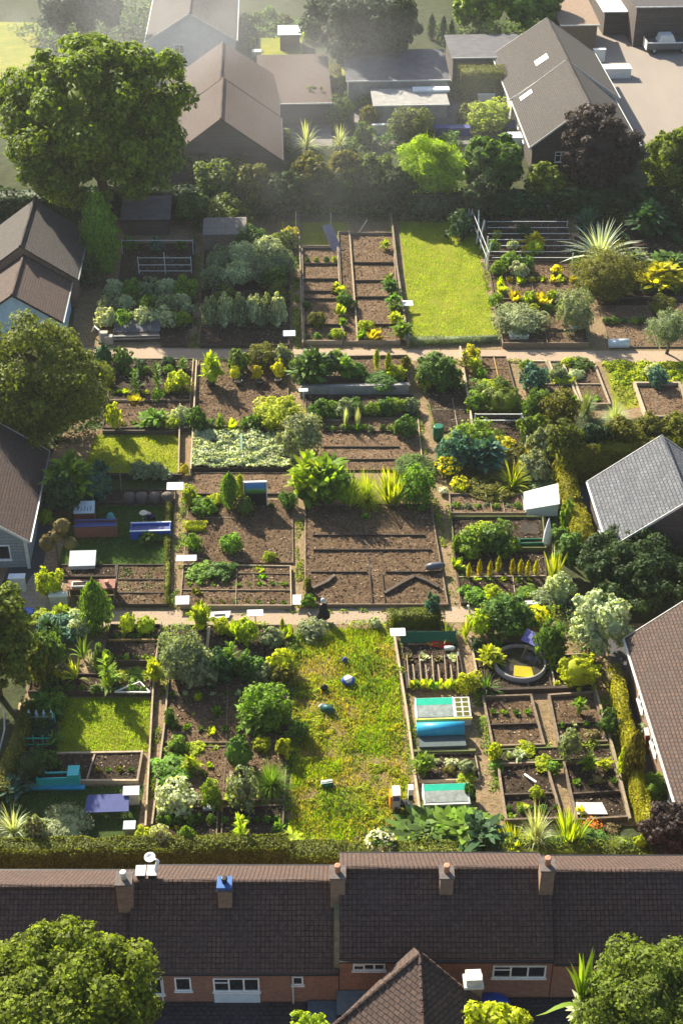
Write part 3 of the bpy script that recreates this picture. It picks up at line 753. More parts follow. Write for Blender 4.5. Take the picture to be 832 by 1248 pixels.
ground_sheet('undergrowth', rect(-700, 130, 1500, 262), UNDER, .004)
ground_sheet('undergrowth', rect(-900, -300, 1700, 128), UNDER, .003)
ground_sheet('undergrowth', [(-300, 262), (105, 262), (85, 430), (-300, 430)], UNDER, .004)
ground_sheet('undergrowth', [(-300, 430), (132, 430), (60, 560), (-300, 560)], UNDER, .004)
ground_sheet('path', [(60, 560), (82, 560), (40, 745), (-10, 745)], TARMAC, .004)
ground_sheet('undergrowth', [(700, 262), (1100, 262), (1100, 372), (728, 372)], SOILD, .004)
ground_sheet('undergrowth', [(640, 510), (1100, 510), (1250, 760), (690, 760)], UNDER, .004)
ground_sheet('driveway', [(690, 560), (1000, 560), (1050, 668), (722, 668)], TARMAC, .008)
ground_sheet('driveway', [(737, 770), (900, 770), (1000, 990), (782, 990)], TARMAC, .008)
ground_sheet('path', [(-60, 748), (640, 738), (648, 757), (-60, 768)], PATHM, .008)
ground_sheet('path', [(100, 424), (842, 428), (846, 442), (96, 437)], PATHM, .008)
ground_sheet('path', [(40, 700), (84, 700), (60, 750), (10, 750)], PAVE, .012)
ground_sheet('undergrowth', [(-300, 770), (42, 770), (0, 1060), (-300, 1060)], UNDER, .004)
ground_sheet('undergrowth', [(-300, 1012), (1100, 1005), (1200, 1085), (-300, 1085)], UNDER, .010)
ground_sheet('yard', [(-300, 1150), (1100, 1150), (1200, 1500), (-300, 1500)], TARMAC, .006)
ground_sheet('driveway', [(715, 30), (1000, 30), (1000, 250), (760, 170), (700, 60)], DRIVE, .01)
ground_sheet('yard', [(410, 84), (560, 84), (575, 176), (440, 176)], plain('worn_yard_concrete', (.19, .175, .16), .9, .35, .5), .006)
ground_sheet('yard', [(335, 120), (400, 120), (405, 178), (330, 178)], plain('worn_yard_concrete', (.19, .175, .16), .9, .35, .5), .007)
ground_sheet('lawn', [(385, 84), (428, 84), (432, 130), (385, 130)], GRASS, .008)
ground_sheet('lawn', [(-200, 22), (62, 28), (20, 110), (-200, 110)], GRASS, .012)
ground_sheet('lawn', rect(318, 46, 368, 72), GRASS, .012)
ground_sheet('lawn', [(486, 270), (573, 268), (607, 416), (502, 418)], GRASS, .012)
ground_sheet('lawn', [(368, 271), (424, 271), (426, 304), (368, 304)], GRASS, .010)
ground_sheet('lawn', [(118, 530), (222, 530), (216, 579), (98, 579)], GRASS, .012)
ground_sheet('lawn', [(112, 584), (218, 584), (215, 602), (104, 602)], GRASSD, .012)
ground_sheet('lawn', [(92, 616), (213, 616), (207, 690), (70, 690)], GRASSD, .012)
ground_sheet('lawn', [(735, 442), (900, 440), (900, 470), (750, 502)], GRASS, .010)
ground_sheet('lawn', [(72, 850), (186, 850), (180, 917), (62, 917)], GRASS, .012)
ground_sheet('lawn', [(36, 958), (176, 958), (166, 1020), (10, 1020)], GRASSD, .012)
ground_sheet('lawn', [(358, 764), (480, 764), (512, 1046), (350, 1046)], GRASSR, .008)
tufts([[(360, 768), (478, 768), (508, 1042), (352, 1042)]], 420, .16, .04, 'turf', 'grass', 'rough yellow green grass with bare patches in the central overgrown plot', 'grass', bare=.45, sd=4)
tufts([[(362, 768), (476, 768), (506, 1040), (354, 1040)]], 90, .20, .04, 'turf_dry', 'dry_grass', 'straw coloured dry blades scattered over the central rough plot', 'dry grass', bare=.35, sd=24)
tufts([[(362, 768), (476, 768), (504, 1040), (356, 1040)]], 110, .34, .06, 'fresh', 'weeds', 'darker weed clumps among the rough grass of the central plot', 'weeds', bare=.53, sd=14)
tufts([[(486, 270), (573, 268), (607, 416), (502, 418)]], 110, .10, .03, 'turf', 'grass', 'short mown grass of the bright lawn behind', 'grass', bare=.2, sd=5)
tufts([[(73, 851), (185, 851), (179, 916), (63, 916)]], 260, .09, .03, 'turf', 'grass', 'short bright grass of the lower left lawn', 'grass', bare=.15, sd=6)
tufts([[(118, 531), (221, 531), (215, 578), (99, 578)]], 160, .09, .03, 'turf', 'grass', 'short grass of the half shaded lawn by the big tree', 'grass', bare=.15, sd=7)
tufts([[(37, 959), (175, 959), (166, 1010), (14, 1010)]], 200, .09, .03, 'green', 'grass', 'short grass round the navy sheet', 'grass', bare=.15, sd=8)
tufts([[(92, 617), (212, 617), (206, 689), (71, 689)]], 160, .09, .03, 'green', 'grass', 'short grass round the two troughs', 'grass', bare=.15, sd=9)
carpet([(360, 768), (478, 768), (508, 1042), (352, 1042)], 420, .13, ['turf', 'turf', 'lime', 'turf', 'fresh', 'turf_dry'], 'grass_mounds', 'lumpy yellow green grass mounds between the bare patches of the central plot', 'grass', .03, .34, sd=17, thr=.5)
tufts([[(100, 438), (640, 438), (700, 742), (60, 742)], [(30, 766), (356, 766), (350, 1030), (0, 1030)], [(480, 766), (740, 766), (790, 1030), (512, 1030)], [(120, 265), (480, 262), (500, 425), (100, 425)], [(610, 262), (760, 262), (820, 425), (640, 425)]], 16, .14, .05, 'oak', 'small_weeds', 'small weeds growing along the trodden paths and plot edges', 'weeds', bare=.5, sd=44)
# ------------------------------------------------------------------ houses
def zr_for(apex, Y):
    lo, hi = 2, 20
    for _ in range(50):
        mm = (lo+hi)/2
        if P(*apex, mm)[1] > Y: lo = mm
        else: hi = mm
    return lo
h = gable('house', 'low house with blue grey slate roof beside the big dark hedge', 25.45, 4.4, P(745, 662, 2.8)[1], 81.6, 2.8, 6.2, CLAD, T_SLATE, fascia=OFFW, fg=PALEB)
window(h, (21.05, 77.5, 1.5), 1.4, 1.0, '-x')
h = gable('house', 'house with broad brown tiled roof at the lower right edge', 25.3, 5.1, P(838, 975, 3)[1]-1, 64.9, 3, 7.4, BRICKB, T_BROWN, fascia=OFFW, fg=OFFW)
for yy in (61, 57.5, 53): window(h, (20.2, yy, 1.6), 1.3, 1.1, '-x')
h = gable('house', 'brown roofed house with grey siding at the left edge', -21.9, 4.6, 77.2, 87.6, 2.5, 6.0, CLADG, T_BROWN, fascia=OFFW, fg=STEEL)
window(h, (-19.2, 77.2, 1.3), 1.6, 1.2, '-y')
m = MB(); m.box(-17.42, 77.02, 0, -17.22, 77.16, 2.35); m.build('corner_board', OFFW, h)
h = gable('house', 'brown roofed house with pale blue gable behind the left tree', -21.8, 3.5, 106.6, 113.4, 2.8, 5.2, RBLUE, T_BROWN, fascia=DARKM, fg=STEEL)
h2 = gable('house', 'darker taller rear house wing with old grey roof behind the blue gable', -22.0, 4.2, 113.9, 123.0, 3.0, 6.0, BRICKB, T_GREY, fg=STEEL)
window(h, (-21.8, 106.6, 1.7), 1.2, 1.1, '-y')
h = gable('house', 'pale rendered gabled house in the mist at the top', -10.15, 5.2, 175.8, 196, 3.2, 6.3, RENDER, T_GREY, fascia=OFFW)
window(h, (-11.6, 175.8, 2.0), 1.2, 1.1, '-y')
h = gable('house', 'dark timber house in front of the misty pale house', -5.6, 5.7, 139.2, 150.5, 3, 7.2, CLAD, T_BROWN, fascia=WOODD, fg=DARKM)
window(h, (-8, 139.2, 1.5), 1.1, 1.0, '-y'); window(h, (-3, 139.2, 1.5), 1.1, 1.0, '-y')
h2 = gable('house', 'rear brown roofed wing joined behind the dark timber house', -5.9, 5.8, 151.1, 163, 3, 6.9, CLAD, T_BROWN, fg=DARKM)
h = gable('house', 'front half of the large grey tiled house at upper right', 31.4, 5.4, 141.5, 154.5, 3, 7.2, CLAD, T_GREY, fascia=OFFW, fg=OFFW)
window(h, (26.0, 151, 1.7), 1.1, 1.2, '-x'); window(h, (26.0, 147, 1.7), 1.1, 1.2, '-x'); window(h, (29, 141.5, 1.6), 1.2, 1.1, '-y')
h2 = gable('house', 'rear half of the large grey tiled house, with a skylight', 31.6, 5.8, 155.1, 169.5, 3, 7.0, RENDER, T_GREY, fascia=OFFW, fg=OFFW)
def skylight(root, x, y, w, d, hx, sl, zr, cx):
    m = MB(); z = lambda X: zr-abs(X-cx)*sl+.05
    m.slab([(x-w/2, y-d/2, z(x-w/2)), (x+w/2, y-d/2, z(x+w/2)), (x+w/2, y+d/2, z(x+w/2)), (x-w/2, y+d/2, z(x-w/2))], .1); m.build('skylight', WHITE, root)
skylight(h2, 29.5, 159.5, 1.3, 1.5, 5.8, 4/5.8, 7.0, 31.6); skylight(h, 27.0, 153.4, 1.2, 1.0, 5.4, 4.2/5.4, 7.2, 31.4)
# flat roofed buildings at the top
def flat(name, label, x0, x1, y0, y1, h0, h1, wall, roof, cat='building', oh=.25, door=None, kerb=None):
    """x0..x1, y0..y1 in metres, roof sloping from height h1 (back) to h0 (front)"""
    r = thing(name, label, cat, ((x0+x1)/2, (y0+y1)/2, 0))
    m = MB(); m.hexa([(x0, y0, 0), (x1, y0, 0), (x1, y1, 0), (x0, y1, 0)], [(x0, y0, h0-.1), (x1, y0, h0-.1), (x1, y1, h1-.1), (x0, y1, h1-.1)]); m.build('wall', wall, r)
    m = MB(); s = (h1-h0)/(y1-y0); a = y0-oh; b = y1+oh
    m.slab([(x0-oh, a, h0-oh*s+.06), (x1+oh, a, h0-oh*s+.06), (x1+oh, b, h1+oh*s+.06), (x0-oh, b, h1+oh*s+.06)], .14); m.build('roof', roof, r)
    m = MB(); m.bar((x0-oh, a-.06, h0-oh*s), (x1+oh, a-.06, h0-oh*s), .09, .14); m.build('gutter', kerb or OFFW, r)
    if door:
        m = MB(); m.box(door-.45, y0-.06, 0, door+.45, y0-.003, 2.0); m.build('door', OFFW, r)
    return r
def pxflat(name, label, x0, y0, x1, y1, hh, wall, roof, hb=None, **k):
    a = P(x0, y1, hh); b = P(x1, y1, hh); c = P((x0+x1)/2, y0, hb or hh)
    return flat(name, label, a[0], b[0], a[1], c[1], hh, hb or hh, wall, roof, **k)
b1 = pxflat('outbuilding', 'long dark grey roofed outbuilding above the hazy yard', 424, 62, 546, 98, 3.4, CONC, FELT, hb=4.2)
b2 = pxflat('outbuilding', 'low concrete annexe with flat grey roof and skylight strip', 457, 109, 545, 128, 2.6, CONC, CONC)
m = MB(); q0 = P(503, 112, 2.72); q1 = P(546, 106, 2.72); m.box(q0[0], q0[1]-.2, 2.69, q1[0], q0[1]+1.0, 2.95); m.build('skylight_strip', PALEB, b2)
pxflat('outbuilding', 'low brown roofed building beside the timber house', 316, 68, 402, 126, 2.6, CLAD, T_BROWN, hb=3.4)
pxflat('outbuilding', 'dark lattice topped flat building at the top behind the clipped cube hedge', 552, 43, 640, 70, 3.0, CLAD, FELT)
pxflat('building', 'dark brown commercial building at the top right corner', 776, -30, 900, 8, 5.0, CLAD, T_DARK)
r = pxflat('shed', 'grey shed with crumpled white sheet roof by the driveway', 737, -12, 776, 14, 3.0, CLAD, WHITE, cat='shed')
r = pxflat('barn', 'small barn with sagging tan roof at the top right', 684, 0, 728, 30, 3.2, WOODM, plain('tan_tarp', (.28, .20, .14), .9, .2), hb=3.8, cat='barn')
pxflat('shed', 'small white roofed shed in the garden at the top', 341, 32, 365, 42, 2.0, WOODD, WHITE, cat='shed')
# window band and door of the corner building
# ------------------------------------------------------------------ terrace of cottages along the bottom
YF, YR = 41.15, 46.95
_before = set(bpy.data.objects)
def cottage(label, xa, xb, dz, roof, wins, ch, gut=DARKM):
    ym = (YF+YR)/2; ze = 5.0+dz; zr = 7.4+dz
    r = gable('terraced_cottage', label, ym, (ym-YF, YR-ym), xa, xb, ze, zr, BRICK, roof, along='x', oh=.15, verge=.0, fg=gut, group='cottages in the brick terrace', ridgem=T_TERR)
    for w in wins: window(r, (w[0], YF, w[1]), w[2], w[3], '-y', w[4])
    for c in ch: chimney(r, c[0], ym-.55, c[1], .7, 5.6+dz, c[2]+dz, c[3], c[4])
    return r
xat = lambda px, py=1070, z=7.4: P(px, py, z)[0]
wx = lambda px, py=1195, z=4: P(px, py, z)[0]
xb = [-30, xat(157), xat(409, 1062), xat(664, 1062), 34]
c1 = cottage('left terraced cottage half hidden by the large bottom left tree', xb[0], xb[1]-.02, -.35, T_TERR, [(wx(183), 3.7, 1.2, 1.2, 2)], [(xat(149)+.1, .7, 8.5, BRICKB, 1)])
xb1 = xb[1]
c2 = cottage('terraced cottage with big white picture window and blue topped chimney', xb[1]+.02, xb[2]-.02, 0, T_TERR,
  [(wx(223), 3.85, .75, .95, 1), (wx(288), 3.8, 2.1, .95, 3), (wx(363), 4.1, .5, .6, 1)], [(xat(272), .62, 7.75, BRICKB, 1), (xat(408), .66, 8.6, BRICKB, 1)])
m = MB(); m.box(wx(288)-1.05, YF-.07, 2.45, wx(288)+1.05, YF-.003, 3.24); m.build('window_apron_panel', PALEB, c2)
m = MB(); m.box(xat(272)-.34, YF+2.0, 7.86, xat(272)+.34, YF+2.68, 8.02); m.build('blue_chimney_cover', plain('faded_blue_sheet', (.03, .12, .34), .6, .3), c2)
c3 = cottage('wide terraced cottage with higher dark roof behind the pyramid roof', xb[2]+.02, xb[3]-.02, .9, T_TERR,
  [(wx(448, 1175), 5.1, 1.45, .48, 3), (wx(629, 1183), 4.75, 2.4, .85, 3)], [(xat(538), .6, 7.7, BRICKB, 1), (xat(660)-.1, .62, 8.2, BRICKB, 1)])
c4 = cottage('right terraced cottage behind the bottom right tree', xb[3]+.02, xb[4], .7, T_TERR, [(wx(760, 1190), 4.2, 1.4, .9, 2)], [])
m = MB(); z0 = 7.4
m.hexa([(xb[2]-.22, YF, 4.9), (xb[2]+.02, YF, 4.9), (xb[2]+.02, YF+2.9, 7.3), (xb[2]-.22, YF+2.9, 7.3)], [(xb[2]-.22, YF, 5.3), (xb[2]+.02, YF, 5.3), (xb[2]+.02, YF+2.9, 7.75), (xb[2]-.22, YF+2.9, 7.75)]); m.build('parapet', plain('mossy_mortar', (.16, .17, .10), .9, .3, 3), c2)
m = MB(); m.tube([(wx(357), YF-.08, 4.6), (wx(357), YF-.08, 2.4)], .04); m.build('drainpipe', OFFW, c2)
m = MB(); m.tube([(wx(197), YF-.08, 4.6), (wx(197), YF-.08, 2.4)], .04); m.build('drainpipe', OFFW, c2)
# flue and satellite dish on the second ridge
sx = xat(176); ry = (YF+YR)/2+.25
r = thing('roof_vent', 'pair of black and white roof vents beside the satellite dish', 'roof vent', (sx, ry, 7.2))
for k in (-.28, .24):
    m = MB(); m.box(sx+k-.18, ry-.15, 7.15, sx+k+.18, ry+.25, 7.72); m.build('vent_box', DARKM, r)
    m = MB(); m.slab([(sx+k-.24, ry-.2, 7.74), (sx+k+.22, ry-.2, 7.74), (sx+k+.22, ry+.3, 7.86), (sx+k-.24, ry+.3, 7.86)], .05); m.build('vent_hood', WHITE, r)
dx = xat(187)
r = thing('satellite_dish', 'white satellite dish on a bent arm above the cottage ridge', 'satellite dish', (dx, ry, 7.3))
m = MB(); m.tube([(dx-.1, ry, 7.2), (dx, ry+.1, 7.9), (dx+.12, ry+.1, 8.35), (dx+.05, ry, 8.6)], [.07, .09, .08, .05]); m.build('arm', WHITE, r, True)
m = MB(); m.lathe((0, 0, 0), [(.02, -.08), (.15, -.055), (.26, 0), (.245, .01), (.15, -.04), (.02, -.06)], 20)
rot = Matrix.Rotation(R(12), 4, 'X'); m.v = [tuple(rot @ Vector(v)+Vector((dx-.2, ry, 8.75))) for v in m.v]; m.build('dish', WHITE, r, True)
# lean-to roofs in front of the terrace
def leanto(label, xa, xb_, y0, y1, z0, z1, mat): return flat('lean_to', label, xa, xb_, y0, y1, z0, z1, BRICKB, mat, cat='lean-to', oh=.05, kerb=DARKM)
leanto('dark roofed lean-to under the picture window', xb[0], wx(372), 36.5, YF-.12, 1.9, 2.45, T_DARK)
leanto('low blue grey flat roof between the brick wall and the pyramid roof', wx(376), wx(440), 37.6, YF-.12, 2.3, 2.6, plain('blue_grey_felt', (.09, .14, .19), .7, .2))
leanto('small raised blue grey roof box against the brick wall', wx(412), wx(446), 40.3, YF-.10, 2.75, 3.3, plain('blue_grey_felt', (.09, .14, .19), .7, .2))
leanto('dark roofed lean-to under the right hand cottage windows', wx(610), xb[4], 36.5, YF-.12, 2.2, 2.8, T_DARK)
_pv = np.array([-6.0, YF]); _ca, _sa = math.cos(-YAW), math.sin(-YAW)
for o in [o for o in bpy.data.objects if o not in _before and o.parent is None]:
    d = np.array(o.location[:2])-_pv; o.location.x = _pv[0]+d[0]*_ca-d[1]*_sa; o.location.y = _pv[1]+d[0]*_sa+d[1]*_ca; o.rotation_euler.z = -YAW
# house with pyramid roof
ap = P(512, 1162, 8.3); Lc = P(392, 1262, 5.2); Rc = P(632, 1262, 5.2); Fc = P(522, 1372, 5.2)
cc = (Lc[:2]+Rc[:2])/2; Bc = np.array([cc[0], min(ap[1]+2.3, YF-.3), 6.2])
r = thing('house', 'house with steep pyramid tiled roof at the bottom centre', 'house', (cc[0], cc[1], 0))
m = MB()
for a_, b_ in ((Lc, Fc), (Fc, Rc), (Rc, Bc), (Bc, Lc)): m.slab([tuple(a_), tuple(b_), tuple(ap)], .12)
ro = m.build('roof', T_BROWN, r)
m = MB()
for e in (Lc, Fc, Rc):
    for i in range(14):
        a_ = ap+(e-ap)*(i/14); b_ = ap+(e-ap)*((i+1)/14-.006); m.tube([a_, b_], [.09, .11], 8)
m.build('hip_tiles', T_TERR, ro)
m = MB(); m.lathe(ap, [(.09, 0), (.05, .12), (.08, .2), (.02, .4)], 8); m.build('finial', DARKM, ro)
ins = lambda p: (cc[0]+(p[0]-cc[0])*.9, cc[1]+(p[1]-cc[1])*.9)
m = MB(); q = [ins(p) for p in (Lc, Fc, Rc, Bc)]; m.hexa([(*k, 0) for k in q], [(*k, 5.15) for k in q]); m.build('wall', BRICKB, r)
m = MB(); cb = P(574, 1222, 5.6); m.box(cb[0]-.36, cb[1]-.3, 4.8, cb[0]+.36, cb[1]+.3, 7.0); o = m.build('chimney', BRICKB, r)
m = MB(); m.box(cb[0]-.42, cb[1]-.36, 7.002, cb[0]+.42, cb[1]+.36, 7.15); m.box(cb[0]-.33, cb[1]-.28, 7.15, cb[0]+.33, cb[1]+.28, 7.55); m.build('chimney_cap', OFFW, o)
cb = P(600, 1216, 3.2); m = MB(); m.lathe((cb[0], cb[1]-.2, 2.8), [(.8, 0), (.85, .1), (.6, .35), (.2, .5)], 14); tag(m.build('water_butt_cover', BLUEP, None, True), 'blue domed cover beside the pyramid roof chimney', 'cover')
cb = P(585, 1204, 3.2); m = MB(); m.lathe((cb[0], cb[1], 2.8), [(.1, 0), (.12, .5), (.18, .6), (.12, .75), (.02, .8)], 12); tag(m.build('roof_cowl', WHITE, None, True), 'small white cowl between the blue cover and the chimney', 'cowl')
tree('broadleaf_tree', 'maple', -12, 36, 245, 258, 'huge dense round tree at the upper left', zc=10, leaves=95000, lsize=.40, clumps=230, cr=.16, low=-.9)
tree('broadleaf_tree', 'oak', -62, 374, 136, 562, 'large dense tree at the left edge above the lawn', zc=5.2, leaves=60000, lsize=.21, clumps=190, cr=.19, low=-.8)
tree('broadleaf_tree', 'oak', -75, 685, 48, 870, 'shaggy tree cut by the left edge below the grey siding house', zc=4.6, leaves=22000, lsize=.24, clumps=110, cr=.19, low=-.9)
tree('broadleaf_tree', 'maple', -42, 1108, 205, 1330, 'large bright tree at the bottom left corner in front of the terrace', zc=9.2, leaves=52000, lsize=.17, clumps=150, cr=.20, aspect=.8)
tree('broadleaf_tree', 'oak', 696, 1135, 905, 1340, 'dense tree at the bottom right corner in front of the terrace', zc=9.0, leaves=46000, lsize=.155, clumps=120, cr=.20)
tree('broadleaf_tree', 'lime', 548, 1216, 662, 1310, 'small yellow green tree at the bottom beside the pyramid roof', zc=8.6, leaves=3800, lsize=.24, clumps=45, cr=.26)
tree('broadleaf_tree', 'lime', 350, 1228, 402, 1280, 'small bright bush top at the bottom edge left of the pyramid roof', zc=6.5, leaves=900, lsize=.2, clumps=22, cr=.3)
tree('copper_beech', 'plum', 672, 118, 780, 245, 'dark purple brown round tree in front of the grey tiled house', zc=5.2, leaves=36000, lsize=.25, clumps=120, cr=.16, low=-.9)
tree('broadleaf_tree', 'maple', 783, 146, 880, 240, 'bright green tree at the right edge beside the purple tree', zc=4.4, leaves=22000, lsize=.28, clumps=80, cr=.2, low=-.9)
tree('conifer_tree', 'dark', 360, -30, 530, 78, 'wide dark tree at the top centre behind the outbuilding', zc=6.5, leaves=40000, lsize=.38, clumps=130, cr=.17, low=-.9)
tree('broadleaf_tree', 'fresh', 548, -34, 622, 44, 'loose bright tree at the top, left of its darker neighbour', zc=4.5, leaves=9000, lsize=.45, clumps=60, cr=.2)
tree('broadleaf_tree', 'green', 606, -30, 690, 38, 'mid green tree at the top beside the tan barn', zc=4.5, leaves=9000, lsize=.45, clumps=60, cr=.2)
tree('broadleaf_tree', 'dark', 40, -40, 160, 44, 'misty dark tree at the top behind the huge tree', zc=6, leaves=12000, lsize=.5, clumps=70, cr=.2)
tree('olive_tree', 'grey', 782, 366, 850, 436, 'silvery olive tree on slim stems at the right edge', zc=2.3, leaves=7000, lsize=.16, clumps=55, cr=.24, low=-.6, aspect=.3)
tree('large_shrub', 'dark', 690, 640, 860, 742, 'broad dark bush below the slate roofed house', 'shrub', zc=2.7, leaves=34000, lsize=.19, clumps=120, cr=.18, low=-.6, trunk=False)
tree('large_shrub', 'pale', 686, 708, 776, 806, 'tall grey green shrub with pale seed heads beside the brown roof', 'shrub', zc=2.4, leaves=7000, lsize=.24, clumps=60, cr=.22, low=-.8)
tree('large_shrub', 'deep', 232, 232, 212+40, 262, 'small dark filler bush behind the brown paths', 'shrub', zc=1.2, leaves=900, lsize=.3, clumps=20, trunk=False)
tree('large_shrub', 'green', 672, 645, 720, 700, 'grey green bush at the left end of the broad dark bush', 'shrub', zc=1.7, leaves=4000, lsize=.2, clumps=45, trunk=False)
tree('large_shrub', 'plum', 778, 968, 850, 1052, 'dusky purple shrub at the lower right corner of the gardens', 'shrub', zc=1.8, leaves=9000, lsize=.16, clumps=60, trunk=False)
wr = tree('weeping_shrub', 'turf', 482, 158, 572, 256, 'tall weeping yellow green grass like shrub behind the lawn', 'shrub', zc=3.6, leaves=20000, lsize=.62, clumps=70, cr=.26, aspect=.10, low=-.9, trunk=False)
gr = pl('grass', 'turf', 492, 164, 562, 246, 'x'); gm = gr.data; loc = gr.location.copy(); sc = gr.scale.copy(); bpy.data.objects.remove(gr)
gr = link('arching_blades', gm, wr); gr.location = loc-wr.location; gr.location.z = 0; gr.scale = (sc.x*1.5, sc.y*1.5, sc.z*1.0)
tree('large_shrub', 'green', 552, 148, 646, 250, 'big lush shrub beside the weeping shrub, with large leaves', 'shrub', zc=3.2, leaves=6000, lsize=.55, clumps=60, cr=.22, low=-.9, trunk=False)
# back hedges
H = hedge_px
H(238, 222, 300, 226, 3.4, 3.4, 'dark shaggy hedge in front of the timber house', col='olive', lsize=.34, dens=34, lumps=.5)
H(300, 254, 490, 254, 3.0, 3.4, 'tall shaggy hedge running behind the vegetable plots', col='dark', lsize=.34, dens=40, lumps=.9)
for i, (x0, y0, x1, y1, c) in enumerate([(232, 188, 300, 246, 'oak'), (286, 196, 340, 252, 'hedge'), (318, 204, 372, 258, 'dark'), (352, 182, 408, 250, 'hedge'), (392, 172, 446, 250, 'olive'), (430, 178, 484, 252, 'oak'), (466, 200, 508, 256, 'dark'), (640, 196, 690, 246, 'oak'), (560, 214, 610, 262, 'dark')]):
    tree('large_shrub', c, x0, y0, x1, y1, f'{ORD[i]} big shaggy shrub of the boundary belt behind the plots, from the left', 'shrub', 'shaggy shrubs of the boundary belt', zc=2.9, leaves=4200, lsize=.34, clumps=46, cr=.26, trunk=False, low=-.9)
H(505, 262, 660, 258, 2.5, 2.2, 'dark mixed hedge behind the lawn', col='deep', lsize=.34, dens=34, lumps=.5)
H(640, 255, 860, 262, 3.0, 2.6, 'dark hedge below the purple tree', col='dark', lsize=.34, dens=34, lumps=.6)
H(-60, 262, 250, 255, 3, 2.2, 'dark hedge below the huge tree', col='dark', lsize=.34, dens=30, lumps=.5)
H(560, 120, 610, 120, 3.2, 3.6, 'clipped cube shaped hedge beside the grey tiled house', col='hedge', lsize=.2, dens=70, lumps=.08)
pl('ball', 'hedge', 554, 64, 570, 82, 'small clipped ball beside the cube hedge, the left one', zb=0)
pl('ball', 'hedge', 560, 72, 580, 92, 'larger clipped ball in front of the cube hedge', zb=0)
# big hedge on the right and narrow gold hedges
H(676, 583, 870, 568, 2.6, 3.4, 'thick dark L shaped hedge behind the slate roofed house', col='hedge', lsize=.18, dens=150, lumps=.9)
for i, (x0, y0, x1, y1, c) in enumerate([(664, 506, 712, 572, 'hedge'), (700, 510, 744, 560, 'dark'), (730, 504, 780, 556, 'hedge'), (768, 500, 812, 548, 'olive'), (800, 498, 850, 546, 'hedge')]):
    tree('hedge_shrub', c, x0, y0, x1, y1, f'{ORD[i]} pointed bushy top of the thick dark hedge by the slate house, from the left', 'hedge shrub', 'bushy tops of the thick dark hedge', zc=2.9, leaves=3600, lsize=.19, clumps=44, cr=.26, trunk=False, low=-.6)
hedge([P(684, 588), P(700, 640), P(712, 672)], 1.3, 1.7, 'narrow gold green hedge beside the slate roofed house', col='gold_hedge', lsize=.14, dens=170, lumps=.3)
hedge([P(746, 835), P(762, 905), P(782, 1000), P(796, 1035)], .75, 1.5, 'long narrow gold hedge along the lower right alley', col='gold_hedge', lsize=.12, dens=200, lumps=.2)
hedge([P(654, 545), P(628, 595)], .8, 1.2, 'short bright gold hedge beside the spiky plant', col='gold_hedge', lsize=.12, dens=200, lumps=.12)
H(-60, 1052, 345, 1048, 1.2, 1.5, 'long clipped hedge behind the terrace, left stretch', col='hedge', lsize=.13, dens=240, lumps=.16)
H(352, 1050, 485, 1048, 1.3, 1.0, 'lower clipped hedge at the foot of the rough grass', col='hedge', lsize=.13, dens=240, lumps=.12)
hedge([P(5, 975), P(36, 870)], .9, 1.0, 'narrow dim hedge along the left alley', col='olive', lsize=.14, dens=130, lumps=.2)
H(476, 762, 536, 762, .9, 1.1, 'low olive hedge beside the path at the seed bed', col='hedge', lsize=.12, dens=220, lumps=.15)
H(502, 419, 606, 416, .9, .5, 'low frosted lavender hedge along the front of the bright lawn', col='grey', lsize=.10, dens=220, lumps=.15)

V_ = verge
V_([(240, 265), (237, 425)], 1.0, ['green', 'oak'], 'low weeds down the narrow path between the two shaded plots')
V_([(360, 270), (362, 425)], .9, ['oak', 'turf'], 'low weeds beside the long pale rail of the ladder plot')
V_([(476, 266), (498, 425)], .7, ['turf', 'fresh'], 'grassy fringe along the dark rail beside the bright lawn')
V_([(576, 268), (610, 420)], .8, ['turf', 'oak'], 'grassy fringe along the right side of the bright lawn')
V_([(130, 440), (360, 441), (500, 438)], .7, ['fresh', 'green', 'turf'], 'weeds along the back boards of the second row, left part')
V_([(510, 440), (720, 442)], .8, ['lime', 'green'], 'weeds along the back boards of the second row, right part')
V_([(500, 470), (512, 520), (528, 600), (552, 740)], .6, ['turf', 'oak', 'green'], 'weeds along the left edge of the main garden path', thr=.46)
V_([(520, 470), (545, 600), (572, 750)], .6, ['turf', 'fresh', 'green'], 'weeds along the right edge of the main garden path', thr=.44)
V_([(238, 526), (352, 524)], .8, ['fresh', 'lime'], 'low leafy fringe at the front of the sunlit bed', zmax=.4)
V_([(232, 580), (370, 580)], .6, ['turf', 'green'], 'weeds along the dusty strip below the pale carpet bed')
V_([(226, 610), (210, 745)], .9, ['turf', 'oak', 'green'], 'weeds along the narrow path beside the trough lawn', zmax=.4)
V_([(365, 620), (365, 742)], .7, ['turf', 'oak'], 'weeds along the path left of the big bare bed')
V_([(222, 748), (360, 746), (560, 742)], .5, ['turf', 'green'], 'weeds along the back edge of the main path', thr=.46)
V_([(60, 768), (200, 768), (360, 766), (480, 764)], 1.0, ['lime', 'fresh', 'turf', 'green'], 'leafy weeds along the front edge of the main path', zmax=.45, thr=.38)
V_([(202, 768), (196, 840), (182, 1010)], .9, ['oak', 'turf', 'green'], 'weeds along the front narrow path', zmax=.35)
V_([(354, 768), (352, 900), (347, 1030)], 1.3, ['green', 'turf', 'oak'], 'weeds along the left edge of the rough grass', zmax=.5, thr=.36)
V_([(480, 780), (496, 880), (514, 1000)], 1.0, ['turf', 'green'], 'grass along the pale rail by the cold frames', zmax=.4)
V_([(582, 846), (600, 930), (616, 1010)], .9, ['turf', 'fresh', 'oak'], 'weeds along the path left of the four bed group', zmax=.4)
V_([(600, 916), (742, 911)], .9, ['lime', 'fresh', 'green'], 'leafy strip along the wide dark cross bed', zmax=.55, thr=.3)
V_([(728, 846), (750, 920), (772, 1006)], 1.1, ['turf', 'oak', 'green'], 'weeds at the foot of the narrow gold hedge', zmax=.5)
